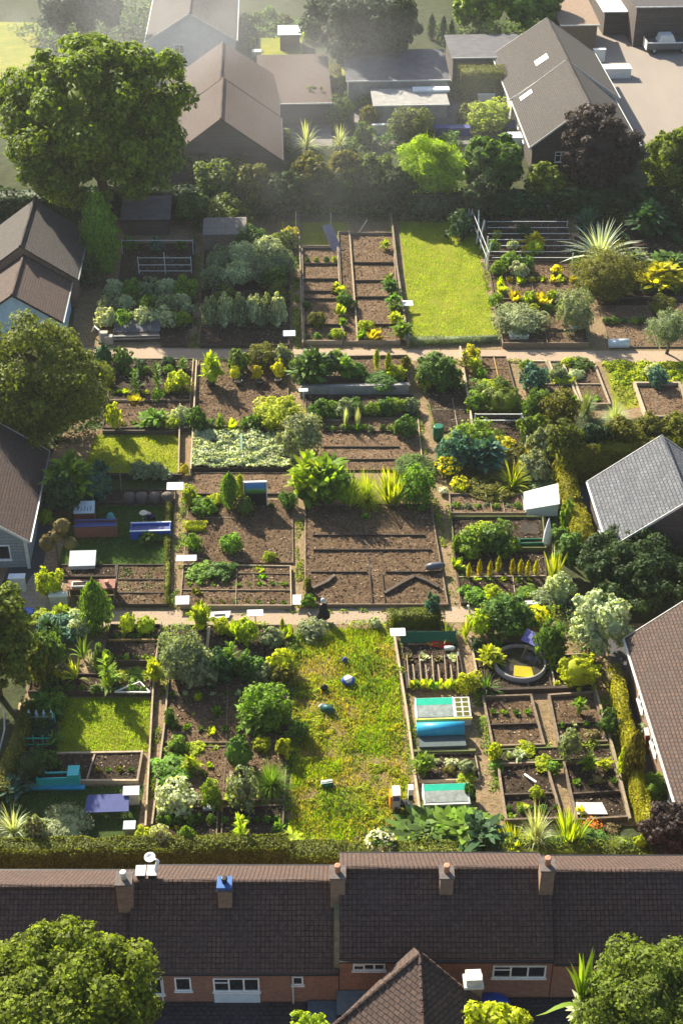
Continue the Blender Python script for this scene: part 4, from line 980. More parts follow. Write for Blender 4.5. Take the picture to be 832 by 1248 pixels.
V_([(560, 842), (680, 842)], .7, ['green', 'fresh'], 'weeds along the dark sleeper behind the four bed group')
V_([(480, 1030), (620, 1040), (790, 1042)], 1.8, ['green', 'lime', 'fresh', 'deep'], 'dense mixed growth along the foot of the gardens at the lower right', zmax=.9, thr=.2, dens=220, size=.18)
V_([(186, 1030), (350, 1034)], 1.2, ['lime', 'green', 'fresh'], 'leafy growth above the long clipped hedge', zmax=.9, thr=.3, dens=200)
V_([(40, 830), (186, 828)], .8, ['lime', 'fresh', 'green'], 'leafy growth behind the lower left lawn', zmax=.6, thr=.35)
V_([(10, 1010), (60, 850), (66, 770)], 2.2, ['deep', 'green', 'oak'], 'dark ground plants along the left alley', zmax=.7, thr=.3, dens=120, size=.2)
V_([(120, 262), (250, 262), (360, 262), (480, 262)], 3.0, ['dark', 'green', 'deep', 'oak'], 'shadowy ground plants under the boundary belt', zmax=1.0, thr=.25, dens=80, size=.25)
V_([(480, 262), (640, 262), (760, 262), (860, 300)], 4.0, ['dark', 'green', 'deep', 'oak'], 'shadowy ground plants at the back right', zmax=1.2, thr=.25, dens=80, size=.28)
V_([(700, 300), (716, 360)], 3.5, ['olive', 'green', 'oak'], 'mixed growth beside the rounded shrub', zmax=.8, thr=.3, dens=80, size=.2)
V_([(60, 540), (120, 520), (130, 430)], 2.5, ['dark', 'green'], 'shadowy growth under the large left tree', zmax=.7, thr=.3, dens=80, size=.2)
V_([(560, 470), (640, 500), (650, 560), (680, 620)], 2.2, ['green', 'oak', 'fresh', 'grey'], 'mixed tangled growth above the white cold frame', zmax=.9, thr=.3, dens=110, size=.18)
V_([(566, 756), (680, 752)], 1.6, ['green', 'fresh', 'lime'], 'tangled growth below the main path at the right', zmax=.8, thr=.3, dens=130, size=.17)
V_([(660, 690), (700, 760), (730, 830)], 1.6, ['green', 'grey', 'deep'], 'tangled growth under the tall grey green shrub', zmax=.7, thr=.3, dens=110, size=.17)

H(492, 1050, 800, 1046, 1.3, .9, 'low clipped hedge behind the terrace, right stretch', col='hedge', lsize=.13, dens=200, lumps=.2)
for i, (x0, y0, x1, y1, c) in enumerate([(330, 100, 352, 122, 'oak'), (396, 118, 430, 150, 'green'), (404, 92, 428, 114, 'fresh'), (436, 130, 462, 156, 'olive'), (540, 100, 566, 122, 'green'), (556, 126, 580, 150, 'oak'), (430, 150, 456, 176, 'green'), (330, 158, 356, 186, 'oak')]):
    pl('bush', c, x0, y0, x1, y1, f'{ORD[i]} garden shrub scattered round the hazy yard and annexe', group='shrubs round the hazy yard')
H(408, 92, 410, 140, 1.2, 1.6, 'hazy hedge at the left of the concrete annexe', col='olive', lsize=.25, dens=60, lumps=.2)
H(384, 132, 402, 132, 2.5, 2.2, 'hazy cube cut hedge in front of the low brown building', col='hedge', lsize=.22, dens=70, lumps=.1)
V_([(0, 118), (60, 124)], 8, ['green', 'oak'], 'growth at the edge of the misty left lawn', zmax=1.2, thr=.3, dens=30, size=.4)
V_([(420, 178), (480, 178), (560, 176)], 4, ['green', 'oak', 'fresh'], 'garden growth at the foot of the yard', zmax=1.3, thr=.3, dens=60, size=.3)
V_([(300, 36), (372, 36)], 6, ['green', 'fresh', 'oak'], 'garden growth behind the top lawn', zmax=1.4, thr=.35, dens=30, size=.35)
V_([(530, 50), (680, 40)], 8, ['green', 'oak', 'dark'], 'mixed growth among the top trees', zmax=1.8, thr=.3, dens=30, size=.4)
V_([(50, 60), (200, 20)], 14, ['dark', 'green', 'oak'], 'misty growth behind the huge tree', zmax=2.5, thr=.3, dens=14, size=.5)
# ================================================================== back row of plots
# --- shaded plot on the left
m = MB(); x0, x1, ya, yb = boxpx(152, 250, 206, 287, 1.9)
r = flat('shed', 'dark felt roofed shed at the back of the shaded left plot', x0, x1, ya, ya+3.6, 1.7, 2.2, CLAD, FELT, cat='shed', kerb=DARKM)
m = MB(); m.box(x0+.3, ya-.05, 0, x0+1.1, ya-.003, 1.55); m.build('door', WOODD, r)
r = thing('pole_and_rail_frame', 'pale metal bean frame of posts and rails behind the shaded leafy bed', 'frame', P(195, 336))
for px in (170, 202, 234):
    b = P(px, 336); m = MB(); m.bar((b[0], b[1], -.1), (b[0], b[1], 2.3 if px == 202 else 1.9), .07); m.build('post', PIPE, r)
for z in (.5, 1.1, 1.8):
    a = P(170, 336); b = P(234, 336); m = MB(); m.bar((a[0], a[1]-.05, z), (b[0], b[1]-.05, z), .05); m.build('rail', PIPE, r)
for px in (150, 236):
    a = P(px, 312); m = MB(); m.bar((a[0], a[1], -.1), (a[0], a[1], 1.7), .06); m.build('post', PIPE, r)
a = P(150, 312); b = P(236, 312); m = MB(); m.bar((a[0], a[1]-.05, 1.6), (b[0], b[1]-.05, 1.6), .05); m.build('rail', PIPE, r)
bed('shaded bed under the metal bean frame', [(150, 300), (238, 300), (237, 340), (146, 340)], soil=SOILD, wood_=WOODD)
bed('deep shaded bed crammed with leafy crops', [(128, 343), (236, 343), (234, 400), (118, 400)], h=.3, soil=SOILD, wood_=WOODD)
row('bush', ['pale', 'fresh', 'grey'], 140, 352, 226, 352, 5, 27, 26, 'leafy crop in the rear line of the shaded crammed bed', 'leafy crops in the shaded crammed bed', 'crop', 'leafy_crop')
row('bush', ['grey', 'pale', 'fresh'], 132, 370, 224, 370, 5, 27, 26, 'leafy crop in the middle line of the shaded crammed bed', 'leafy crops in the shaded crammed bed', 'crop', 'leafy_crop')
row('bush', ['pale', 'fresh', 'pale'], 130, 388, 222, 388, 5, 27, 24, 'leafy crop in the front line of the shaded crammed bed', 'leafy crops in the shaded crammed bed', 'crop', 'leafy_crop')
row('broad', ['green', 'blue'], 158, 298, 222, 300, 3, 18, 18, 'bean plant at the back of the metal frame', 'bean plants at the metal frame', 'bean plant', 'bean_plant')
pl('cone', 'fresh', 102, 232, 142, 332, 'tall column shaped conifer beside the dark felt roofed shed')
pl('bush', 'deep', 84, 316, 118, 352, 'rounded dark bush at the foot of the column conifer')
pl('bush', 'green', 214, 234, 254, 272, 'leafy bush to the right of the dark felt roofed shed')
pl('bush', 'oak', 248, 238, 304, 278, 'rounded light bush behind the slatted shed')
m = MB(); x0, x1, ya, yb = boxpx(137, 387, 195, 417, .9)
r = thing('cold_frame', 'dark cold frame with blue rimmed front beside the shaded bed', 'cold frame', ((x0+x1)/2, ya, 0))
m = MB(); m.hexa([(x0+.2, ya, 0), (x1, ya, 0), (x1, ya+1.9, 0), (x0+.4, ya+1.9, 0)], [(x0+.2, ya, .6), (x1, ya, .6), (x1, ya+1.9, 1.0), (x0+.4, ya+1.9, 1.0)]); m.build('body', WOODD, r)
m = MB(); m.slab([(x0+.1, ya+.35, .74), (x1+.05, ya+.35, .74), (x1+.05, ya+2.0, 1.08), (x0+.3, ya+2.0, 1.08)], .05); m.build('lid', FELT, r)
m = MB(); m.box(x0+.1, ya-.12, .28, x1+.05, ya-.003, .42); m.build('rim', STEEL, r); m = MB(); m.box(x0+.1, ya-.12, .55, x1+.05, ya-.003, .62); m.build('rim', STEEL, r)
for px, k in ((126, 0), (132, 1)):
    x0, x1, ya, yb = boxpx(px-4, 398, px+6, 418+k*2, 1.0); m = MB(); m.box(x0, ya, 0, x1, ya+.5, .9-k*.2)
    tag(m.build('stone_block', STONE), ['taller pale stone block beside the blue rimmed cold frame', 'lower pale stone block touching the cold frame'][k], 'stone block')
x0, x1, ya, yb = boxpx(110, 396, 122, 420, 1.4); m = MB(); m.tube([(x0, ya+1.6, .3), (x0+.4, ya+1.1, 1.1), (x1, ya+.3, 1.2), (x1+.1, ya, .1)], [.06, .06, .06, .06]); tag(m.build('bent_pipe', PIPE), 'bent white pipe behind the pale stone blocks', 'pipe')
bed('small empty dark bed beside the blue rimmed cold frame', [(198, 398), (230, 398), (228, 423), (197, 423)], soil=SOILD, wood_=WOODD)
x0, x1, ya, yb = boxpx(98, 290, 110, 300, .5); m = MB(); m.box(x0, ya, 0, x1, ya+.6, .5); m.box(x0-.05, ya-.05, .5, x1+.05, ya+.65, .56); tag(m.build('water_box', PALEB), 'small pale lidded box beside the column conifer', 'box')
# --- second plot
x0, x1, ya, yb = boxpx(250, 274, 300, 307, 1.8)
r = thing('shed', 'small slatted grey shed at the back of the second plot', 'shed', ((x0+x1)/2, ya, 0))
m = MB(); m.box(x0, ya, 0, x1, ya+2.4, 1.8); m.build('wall', WOODM, r)
for i in range(9):
    pass
m = MB(); m.slab([(x0-.1, ya-.15, 1.8), (x1+.1, ya-.15, 1.8), (x1+.1, ya+2.5, 2.3), (x0-.1, ya+2.5, 2.3)], .08); m.build('roof', tilemat('grey_slats', (.20, .18, .16), (.26, .24, .21), (.05, .045, .04), 6, .16, .04, .85, .3, .03), r)
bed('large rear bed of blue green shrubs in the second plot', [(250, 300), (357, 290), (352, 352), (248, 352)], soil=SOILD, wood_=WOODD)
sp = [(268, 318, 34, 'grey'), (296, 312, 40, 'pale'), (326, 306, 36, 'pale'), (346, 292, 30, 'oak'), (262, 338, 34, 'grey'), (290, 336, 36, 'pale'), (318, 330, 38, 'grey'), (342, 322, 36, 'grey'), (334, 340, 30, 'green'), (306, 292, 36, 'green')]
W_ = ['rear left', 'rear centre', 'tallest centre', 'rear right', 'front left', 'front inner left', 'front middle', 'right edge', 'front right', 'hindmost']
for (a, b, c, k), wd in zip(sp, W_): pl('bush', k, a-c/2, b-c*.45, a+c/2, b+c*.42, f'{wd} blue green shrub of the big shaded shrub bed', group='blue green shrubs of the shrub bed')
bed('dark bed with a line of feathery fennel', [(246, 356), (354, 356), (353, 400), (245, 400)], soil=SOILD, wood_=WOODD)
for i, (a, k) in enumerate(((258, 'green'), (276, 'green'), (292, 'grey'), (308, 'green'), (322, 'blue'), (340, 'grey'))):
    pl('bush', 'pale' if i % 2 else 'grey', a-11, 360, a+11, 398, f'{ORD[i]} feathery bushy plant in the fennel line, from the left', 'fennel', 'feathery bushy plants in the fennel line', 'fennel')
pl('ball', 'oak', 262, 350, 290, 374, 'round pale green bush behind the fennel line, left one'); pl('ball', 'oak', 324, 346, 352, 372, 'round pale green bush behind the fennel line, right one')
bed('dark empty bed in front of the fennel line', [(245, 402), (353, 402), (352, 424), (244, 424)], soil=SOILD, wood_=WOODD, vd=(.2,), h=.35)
sign(353, 428, 1.7, 1.0, .7, 'small pale blue sign on a pole at the corner of the fennel plot', mat=PALEB)
pl('banana', 'yellow', 338, 266, 352, 284, 'tall yellow leaf plant left of the narrow bed plot'); pl('bush', 'yellow', 344, 276, 362, 296, 'low yellow leafed bush left of the narrow bed plot')
# --- ladder of narrow beds
board_px([(364, 268), (366, 330), (369, 424)], .12, .55, 'long pale rail along the left side of the ladder plot', WOODP)
bed('left file of the ladder plot, eight narrow soil steps', [(368, 304), (411, 304), (417, 420), (371, 420)], soil=SOILP, wood_=WOODP, dm=WOODD, h=.42, hh=.40, hd=(.02, .20, .37, .50, .58, .84), fill=.3)
bed('right file of the ladder plot, six wide soil steps', [(426, 288), (478, 288), (487, 420), (436, 420)], soil=SOILP, wood_=WOODP, dm=WOODD, h=.42, hh=.40, hd=(.3, .47, .62, .86), fill=.3)
bed('narrow middle strip of the ladder plot', [(412, 286), (425, 286), (435, 420), (419, 420)], soil=SOIL, wood_=WOODP, h=.35, fill=.3)
board_px([(476, 264), (483, 330), (497, 424)], .16, .6, 'long dark rail between the ladder plot and the bright lawn', WOODM)
row('lettuce', ['lime', 'fresh'], 414, 352, 416, 392, 4, 13, 13, 'plant down the middle strip of the ladder plot', 'plants down the middle of the ladder plot', 'plant', 'vegetable', 'from the back')
for i, (a, b, c, k) in enumerate([(470, 298, 13, 'lime'), (474, 340, 14, 'fresh'), (476, 350, 20, 'green'), (480, 366, 18, 'fresh'), (481, 376, 17, 'oak'), (482, 388, 16, 'lime'), (489, 402, 22, 'fresh')]):
    pl('broad', k, a-c/2, b-c/2, a+c/2, b+c/2, f'{ORD[i]} leafy plant from the back beside the dark rail of the ladder plot', 'plant', 'leafy plants beside the dark rail', zb=.15)
for i, (a, b, c, k, ki) in enumerate([(422, 366, 22, 'green', 'bush'), (410, 352, 12, 'olive', 'bush'), (386, 390, 22, 'olive', 'bush'), (374, 372, 12, 'green', 'bush'), (411, 407, 16, 'lime', 'bush'), (446, 398, 18, 'lime', 'bush'), (456, 408, 18, 'yellow', 'lettuce'), (440, 408, 14, 'fresh', 'lettuce')]):
    pl(ki, k, a-c/2, b-c*.45, a+c/2, b+c*.45, ['bushy plant astride the middle strip of the ladder plot', 'small dull plant in the middle strip', 'low spreading plant in the left file', 'small plant at the left rail of the ladder plot', 'bright plant at the front left of the ladder plot', 'bright bush near the front of the right file', 'yellow lettuce at the front of the right file', 'green lettuce beside the yellow lettuce'][i], zb=.12)
a = P(396, 276, 1.6); b = P(411, 308, .2)
r = thing('leaning_board', 'grey violet board leaning on a post at the back of the ladder plot', 'board', P(408, 308))
m = MB(); m.bar(P(398, 274, 1.7), P(411, 306, .15), .95, .06); m.build('panel', plain('grey_violet_board', (.16, .15, .20), .7, .2), r)
m = MB(); m.bar(P(405, 308), P(404, 308)+np.array([0, .1, 1.9]), .08); m.build('post', WOODM, r)
stake(403, 286, 2.2, 'slim grey stake standing behind the leaning board', PIPE); stake(435, 286, 2.0, 'white stake tilting to the right behind the ladder plot', WHITE, .07, top=(447, 268))
stake(361, 290, 2.6, 'thin tall white stake at the back left corner of the ladder plot', PIPE)
sign(496, 378, .7, .95, .7, 'small white sign on the edge of the bright lawn')
x0, x1, ya, yb = boxpx(493, 408, 499, 416, .5); m = MB(); m.lathe(((x0+x1)/2, ya+.2, 0), [(.2, 0), (.24, .4), (.1, .6)], 10); tag(m.build('white_jar', WHITE), 'small white pot at the front corner of the ladder plot', 'pot')
pl('bush', 'deep', 545, 256, 574, 292, 'dark leafy bush at the far right corner of the bright lawn'); pl('broad', 'blue', 556, 262, 578, 284, 'broad leafed dark plant by the pole fence')
# --- wire plot with pole fence
r = thing('pole_fence', 'row of tall crooked white poles at the back right of the bright lawn', 'pole fence', P(580, 300))
for i, (a, b, tx, ty) in enumerate([(570, 268, 570, 236), (574, 282, 577, 244), (580, 298, 583, 256), (585, 306, 590, 268), (590, 322, 594, 288), (594, 330, 598, 296)]):
    q0 = P(a, b); zt = 2.6; q1 = P(tx, ty, zt); m = MB(); m.tube([q0, (q0+q1)/2+np.array([.12*(-1)**i, 0, 0]), (q1[0], q1[1], zt)], .06, 6); m.build('pole', PIPE, r)
for zt, zz in ((1.8, 0), (.9, 0)):
    q0 = P(570, 268); q1 = P(594, 330); m = MB(); m.bar((q0[0], q0[1], zt), (q1[0], q1[1], zt), .05); m.build('rail', PIPE, r)
bed('long dark bed under taut wires behind the mixed salad plot', [(592, 262), (688, 262), (694, 316), (596, 316)], soil=SOILD, wood_=WOODD, h=.4, hd=(.5,))
r = thing('wire_frame', 'low frame of taut pale wires over the long dark bed', 'frame', P(640, 300))
for i in range(7):
    y = 268+i*7.4; q0 = P(592+i*1.0, y+12); q1 = P(690+i*1.2, y+12); m = MB(); m.bar((q0[0], q0[1], .85), (q1[0], q1[1], .85), .05); m.build('wire', PIPE, r)
for a, b in ((592, 328), (696, 328), (590, 280), (690, 280)):
    q0 = P(a, b); m = MB(); m.bar((q0[0], q0[1], -.1), (q0[0], q0[1], .9 if b < 300 else 1.6), .07); m.build('post', PIPE, r)
x0, x1, ya, yb = boxpx(618, 238, 669, 263, 1.6)
r = thing('tool_store', 'red brown tool store with grey right half behind the wired bed', 'shed', ((x0+x1)/2, ya, 0))
xm = x0+(x1-x0)*.58
m = MB(); m.box(x0, ya, 0, xm-.01, ya+2, 1.4); m.build('wall', RUSTP, r); m = MB(); m.slab([(x0-.1, ya-.1, 1.42), (xm, ya-.1, 1.42), (xm, ya+2.1, 1.85), (x0-.1, ya+2.1, 1.85)], .06); m.build('roof', RUSTP, r)
m = MB(); m.box(xm+.01, ya, 0, x1, ya+2, 1.35); m.build('cabinet', GREYP, r); m = MB(); m.slab([(xm+.02, ya-.12, 1.38), (x1+.1, ya-.12, 1.38), (x1-.1, ya+2.1, 1.8), (xm+.02, ya+2.1, 1.8)], .06); m.build('cabinet_roof', GREYP, r)
for i, (a, b, c, k, ki) in enumerate([(600, 300, 16, 'fresh', 'bush'), (624, 300, 14, 'pale', 'bush'), (650, 294, 22, 'yellow', 'broad'), (652, 303, 20, 'lime', 'bush'), (638, 282, 18, 'deep', 'bush'), (606, 286, 12, 'lime', 'bush'), (640, 305, 12, 'yellow', 'bush')]):
    pl(ki, k, a-c/2, b-c*.5, a+c/2, b+c*.45, ['small bright plant behind the salad rows at the left', 'pale seedling clump behind the salad rows', 'striking yellow leafed plant at the wired bed', 'lime bush under the striking yellow plant', 'dark plant among the wires', 'tiny bright plant by the pole fence', 'small yellow plant left of the lime bush'][i], zb=.2)
bed('mixed salad plot of six framed beds, back half', [(594, 322), (694, 322), (704, 368), (602, 368)], soil=SOIL, wood_=WOODD, dm=WOODM, h=.35, hd=(.45,), vd=(.3, .48))
bed('mixed salad plot of framed beds, front half', [(603, 370), (704, 370), (716, 424), (612, 424)], soil=SOIL, wood_=WOODM, dm=WOODM, h=.5, vd=(.52,), hd=(.7,))
for i, (a, b, c, k, ki) in enumerate([(606, 326, 20, 'fresh', 'bush'), (622, 320, 24, 'fresh', 'bush'), (640, 322, 22, 'green', 'bush'), (632, 330, 20, 'pale', 'bush'), (612, 352, 16, 'lime', 'lettuce'), (628, 362, 16, 'yellow', 'lettuce'),
     (646, 364, 18, 'lime', 'bush'), (660, 366, 20, 'yellow', 'lettuce'), (672, 362, 16, 'lime', 'bush'), (604, 366, 20, 'fresh', 'bush'), (678, 330, 14, 'yellow', 'flower')]):
    pl(ki, k if ki != 'flower' else 'olive+yellow', a-c/2, b-c*.5, a+c/2, b+c*.45, f'{ORD[i]} salad plant of the mixed salad plot, read from the back left', 'salad plant', 'salad plants of the mixed salad plot', 'salad_plant', zb=.2)
pl('feather', 'grey', 604, 370, 668, 408, 'wide grey green feathery bush at the front left of the salad plot', zb=.2)
pl('feather', 'grey', 680, 350, 722, 402, 'tall grey green feathery bush at the front right of the salad plot', zb=.2)
pl('feather', 'grey', 672, 352, 700, 372, 'small feathery bush behind the tall one in the salad plot', zb=.2)
def hive(x0, y0, x1, y1, h, label, name='white_box', mat=WHITE, lid=None, tilt=0):
    a0, a1, ya, yb = boxpx(x0, y0, x1, y1, h); d = max(.4, min(yb-ya, 1.6)); r = thing(name, label, 'box', ((a0+a1)/2, ya, 0))
    m = MB(); m.box(a0, ya, 0, a1, ya+d, h-.08); m.build('body', mat, r)
    m = MB(); m.slab([(a0-.06, ya-.06, h), (a1+.06, ya-.06, h), (a1+.06, ya+d+.06, h+tilt), (a0-.06, ya+d+.06, h+tilt)], .07); m.build('lid', lid or WHITE, r); return r
hive(621, 402, 643, 418, .7, 'white box at the front left corner of the salad plot', mat=OFFW)
r = thing('white_box', 'white wedge shaped box at the front right corner of the salad plot', 'box', P(703, 405))
b = P(702, 407); m = MB(); m.hexa([(b[0]-.6, b[1], 0), (b[0]+.45, b[1], 0), (b[0]+.45, b[1]+.7, 0), (b[0]-.6, b[1]+.7, 0)], [(b[0]-.25, b[1]+.2, .7), (b[0]+.3, b[1]+.2, .7), (b[0]+.3, b[1]+.6, .7), (b[0]-.25, b[1]+.6, .7)]); m.build('body', WHITE, r)
b = P(754, 426); m = MB(); m.tube([(b[0]-.85, b[1]+.4, .36), (b[0]+.85, b[1]+.4, .36)], .38, 16); tag(m.build('water_drum', PALEB, None, True), 'pale grey drum lying beside the main path', 'drum')
# --- right plot with silvery plant
bed('large dim bed behind the silvery strap leaved plant', [(700, 290), (860, 290), (880, 365), (728, 365)], soil=SOILD, wood_=WOODD, vd=(.5,))
bed('sunny bed beside the path below the silvery plants', [(730, 374), (786, 374), (800, 424), (742, 424)], soil=SOILP, wood_=WOODM, h=.15, vd=(.85,), hd=(.28,))
bed('dim front bed at the right edge behind the olive tree', [(790, 372), (900, 372), (920, 424), (804, 424)], soil=SOIL, wood_=WOODM, h=.15)
pl('strap', 'silver', 680, 254, 786, 326, 'big plant with long arching silvery strap leaves'); pl('strap', 'blue', 692, 236, 740, 280, 'dark arching fern behind the silvery strap plant')
pl('feather', 'olive', 700, 304, 780, 366, 'large rounded grey gold shrub in front of the silvery plant'); pl('broad', 'grey', 756, 306, 790, 336, 'grey leafed plant right of the rounded shrub')
pl('broad', 'yellow', 778, 318, 832, 354, 'low plant with broad glowing yellow leaves at the right edge'); pl('broad', 'green', 790, 308, 836, 340, 'green leafed plant behind the glowing yellow leaves')
pl('broad', 'deep', 766, 248, 812, 292, 'dark broad leafed plant under the back hedge at the right'); pl('strap', 'green', 758, 222, 782, 248, 'small spiky plant at the foot of the purple tree')
pl('bush', 'deep', 735, 280, 765, 300, 'low dark bush in the dim bed'); pl('feather', 'olive', 790, 360, 824, 384, 'low golden shrub behind the olive tree')
for i in range(3): pl('bush', 'dark', 800+i*16, 236+i*8, 836+i*16, 276+i*8, f'{ORD[i]} dark shrub along the back right edge, from the left', group='dark shrubs along the back right edge')
hedge([P(802, 252), P(826, 300)], .9, .8, 'dark trailing hedge beside the dim right bed', col='deep', lsize=.2, dens=60)
# --- top area odds
pl('strap', 'pale', 350, 134, 396, 182, 'frosted spiky palm in the hazy yard, left one', name='palm'); pl('strap', 'pale', 394, 142, 434, 180, 'frosted spiky palm in the hazy yard, right one', name='palm')
pl('bush', 'oak', 473, 132, 524, 172, 'rounded shrub in front of the concrete annexe'); pl('bush', 'lime', 568, 124, 620, 158, 'glowing lime green shrub beside the grey tiled house')
pl('bush', 'fresh', 424, 100, 456, 130, 'bright shrub left of the concrete annexe'); pl('ball', 'olive', 368, 104, 398, 138, 'hazy clipped hedge block in the yard'); pl('cone', 'olive', 376, 95, 396, 122, 'hazy clipped cone standing behind the hedge block')
hive(454, 152, 480, 164, 1.1, 'white topped table in front of the concrete annexe', 'table', OFFW); hive(520, 152, 545, 166, .9, 'navy covered bin in the hazy yard, left one', 'covered_bin', NAVY, NAVY); hive(547, 152, 572, 166, .9, 'navy covered bin in the hazy yard, right one', 'covered_bin', NAVY, NAVY)
hive(620, 160, 646, 182, 1.3, 'pale blue van shaped tank beside the grey tiled house', 'water_tank', PALEB, PALEB); hive(606, 146, 626, 156, .8, 'small blue bin beside the glowing lime shrub', 'bin', BLUEP, BLUEP); hive(582, 118, 602, 128, 1.2, 'white board top in front of the clipped cube hedge', 'table', OFFW)
hive(722, 62, 736, 76, 1.6, 'pale grey van shaped box on the driveway beside the house', 'utility_box', GREYP, WHITE); hive(700, 44, 708, 52, 1.0, 'small white box beside the tan barn', 'utility_box', OFFW)
hive(735, 72, 768, 96, 1.2, 'long white parapet box along the driveway edge of the house', 'planter', OFFW)
for i, (a, b, c) in enumerate([(526, 32, 10), (540, 34, 9), (550, 38, 8)]): pl('cone', 'dark', a-c/2, b-14, a+c/2, b+16, f'{ORD[i]} slim dark conifer left of the bright top trees, from the left', group='slim conifers at the top')
for i, (a, b, c, k) in enumerate([(312, 22, 16, 'oak'), (330, 18, 18, 'fresh'), (348, 24, 16, 'olive'), (306, 52, 14, 'green'), (376, 42, 16, 'lime'), (300, 24, 14, 'fresh')]): pl('bush', k, a-c/2, b-c/2, a+c/2, b+c/2, f'{ORD[i]} small shrub round the top garden lawn, from the left rear', group='shrubs round the top garden lawn')
hive(308, 60, 318, 70, .7, 'small white box at the corner of the top garden lawn', 'white_box', OFFW)
# parked truck and lorry yard
def truck():
    q = P(812, 66); r = thing('flatbed_truck', 'grey flatbed truck with white rimmed bed parked at the top right', 'truck', q)
    x, y = q[0]-2.6, q[1]; W = 5.6
    m = MB(); m.box(x, y, .55, x+W, y+2.1, 1.35); m.build('bed', plain('truck_grey', (.10, .10, .105), .5, .2), r)
    m = MB(); m.box(x-.04, y-.05, 1.352, x+W, y+.06, 1.47); m.build('rim', WHITE, r); m = MB(); m.box(x-.05, y-.05, .5, x-.003, y+2.1, 1.6); m.build('tailboard', OFFW, r)
    m = MB(); m.hexa([(x+1.4, y+.1, 1.36), (x+3.6, y+.1, 1.36), (x+3.6, y+2, 1.36), (x+1.4, y+2, 1.36)], [(x+1.7, y+.3, 2.2), (x+3.2, y+.3, 2.2), (x+3.2, y+1.8, 2.2), (x+1.7, y+1.8, 2.2)]); m.build('cab', OFFW, r)
    m = MB(); m.hexa([(x+1.66, y+.17, 1.5), (x+3.4, y+.17, 1.5), (x+3.4, y+.2, 1.5), (x+1.66, y+.2, 1.5)], [(x+1.84, y+.30, 2.1), (x+3.1, y+.30, 2.1), (x+3.1, y+.33, 2.1), (x+1.84, y+.33, 2.1)]); m.build('cab_window', GLASS, r)
    for xx in (x+1, x+4.6):
        for yy in (y+.02, y+1.9):
            m = MB(); m.tube([(xx, yy, .42), (xx, yy+.22, .42)], .42, 16); wv = m.build('wheel', RUBBER, r); m = MB(); m.tube([(xx, yy-.02, .42), (xx, yy+.01, .42)], .2, 12); m.build('rim', STEEL, wv)
truck()
# ================================================================== second row of plots
# --- left plot
bed('dark planted bed behind the half shaded lawn, rear', [(134, 440), (236, 440), (232, 490), (132, 490)], soil=SOILD, wood_=WOODP, h=.25)
bed('narrow soil bed between the dark bed and the half shaded lawn', [(132, 494), (232, 494), (229, 526), (126, 526)], soil=SOIL, wood_=WOODD, h=.4)
for a, b, w_, h_, ki, k, lab in [
 (150, 438, 24, 30, 'ball', 'green', 'round green bush at the back left of the second row'), (126, 432, 26, 30, 'ball', 'deep', 'darker round bush beside the big left tree'),
 (132, 452, 18, 16, 'bush', 'grey', 'small grey bush under the two round bushes'), (165, 463, 16, 30, 'stalk', 'green', 'tall stalk plant in the dark bed, left one'), (191, 458, 14, 34, 'stalk', 'green', 'tall stalk plant in the dark bed, middle one'),
 (217, 465, 30, 26, 'bush', 'lime', 'glowing lime bush at the right of the dark bed'), (165, 487, 22, 13, 'lettuce', 'yellow', 'bright lettuce clump at the front of the dark bed'), (192, 482, 14, 16, 'bush', 'fresh', 'small fresh bush in the front of the dark bed'),
 (223, 443, 14, 16, 'stalk', 'fresh', 'small plant at the back right corner of the dark bed'), (205, 440, 18, 14, 'bush', 'deep', 'dim plant at the back of the dark bed'), (172, 444, 16, 14, 'bush', 'deep', 'dim low plant at the back left of the dark bed'),
 (138, 508, 18, 34, 'bush', 'lime', 'bright ragged bush at the right side of the big left tree'), (134, 465, 14, 16, 'bush', 'olive', 'small olive bush beside the big left tree'),
 (188, 510, 34, 26, 'broad', 'fresh', 'arching green broad leafed plant in the narrow soil bed'), (210, 516, 22, 16, 'bush', 'lime', 'bright plant right of the arching plant'),
 (223, 488, 16, 18, 'twigs', 'green', 'tangle of pale twigs at the end of the narrow soil bed'), (222, 505, 22, 20, 'bush', 'pale', 'pale trailing plant below the twig tangle'),
 (171, 573, 26, 20, 'bush', 'grey', 'grey cabbage like plant at the front of the half shaded lawn, left'), (190, 573, 24, 20, 'bush', 'grey', 'grey cabbage like plant at the front of the half shaded lawn, right'),
 (201, 578, 16, 12, 'bush', 'pale', 'small pale plant beside the grey cabbages'), (225, 572, 14, 14, 'ball', 'yellow', 'yellow ball bush at the edge of the half shaded lawn'), (240, 510, 22, 30, 'bush', 'green', 'green bush at the left end of the yellow bush plot')]:
    pl(ki, k, a-w_/2, b-h_/2, a+w_/2, b+h_/2, lab, zb=.1)
board_px([(220, 498), (218, 582)], .10, .5, 'pale rail on the left of the narrow path beside the half shaded lawn', WOODP); board_px([(240, 445), (236, 520), (233, 578)], .10, .5, 'pale rail on the right of the narrow path beside the half shaded lawn', WOODP)
board_px([(126, 529), (222, 529)], .15, .35, 'dark board at the back of the half shaded lawn', WOODD); board_px([(124, 583), (222, 583)], .2, .4, 'dark board at the front of the half shaded lawn', WOODD)
stake(149, 602, 2.6, 'tall thin stake by the round stones', WOODP, .06)
bed('narrow bed backed by round stones', [(105, 600), (214, 600), (213, 615), (100, 615)], soil=SOILD, wood_=WOODD)
for i in range(4):
    b = P(158+i*15.5, 614); m = MB(); m.lathe((b[0], b[1]+.2, 0), [(.40, 0), (.44, .35), (.40, .65), (.2, .78), (.02, .8)], 14); tag(m.build('round_stone', plain('brown_stone', (.13, .10, .085), .85, .3, 3), None, True), f'{ORD[i]} round brown stone in the line above the trough lawn, from the left', 'stone', 'round brown stones above the trough lawn')
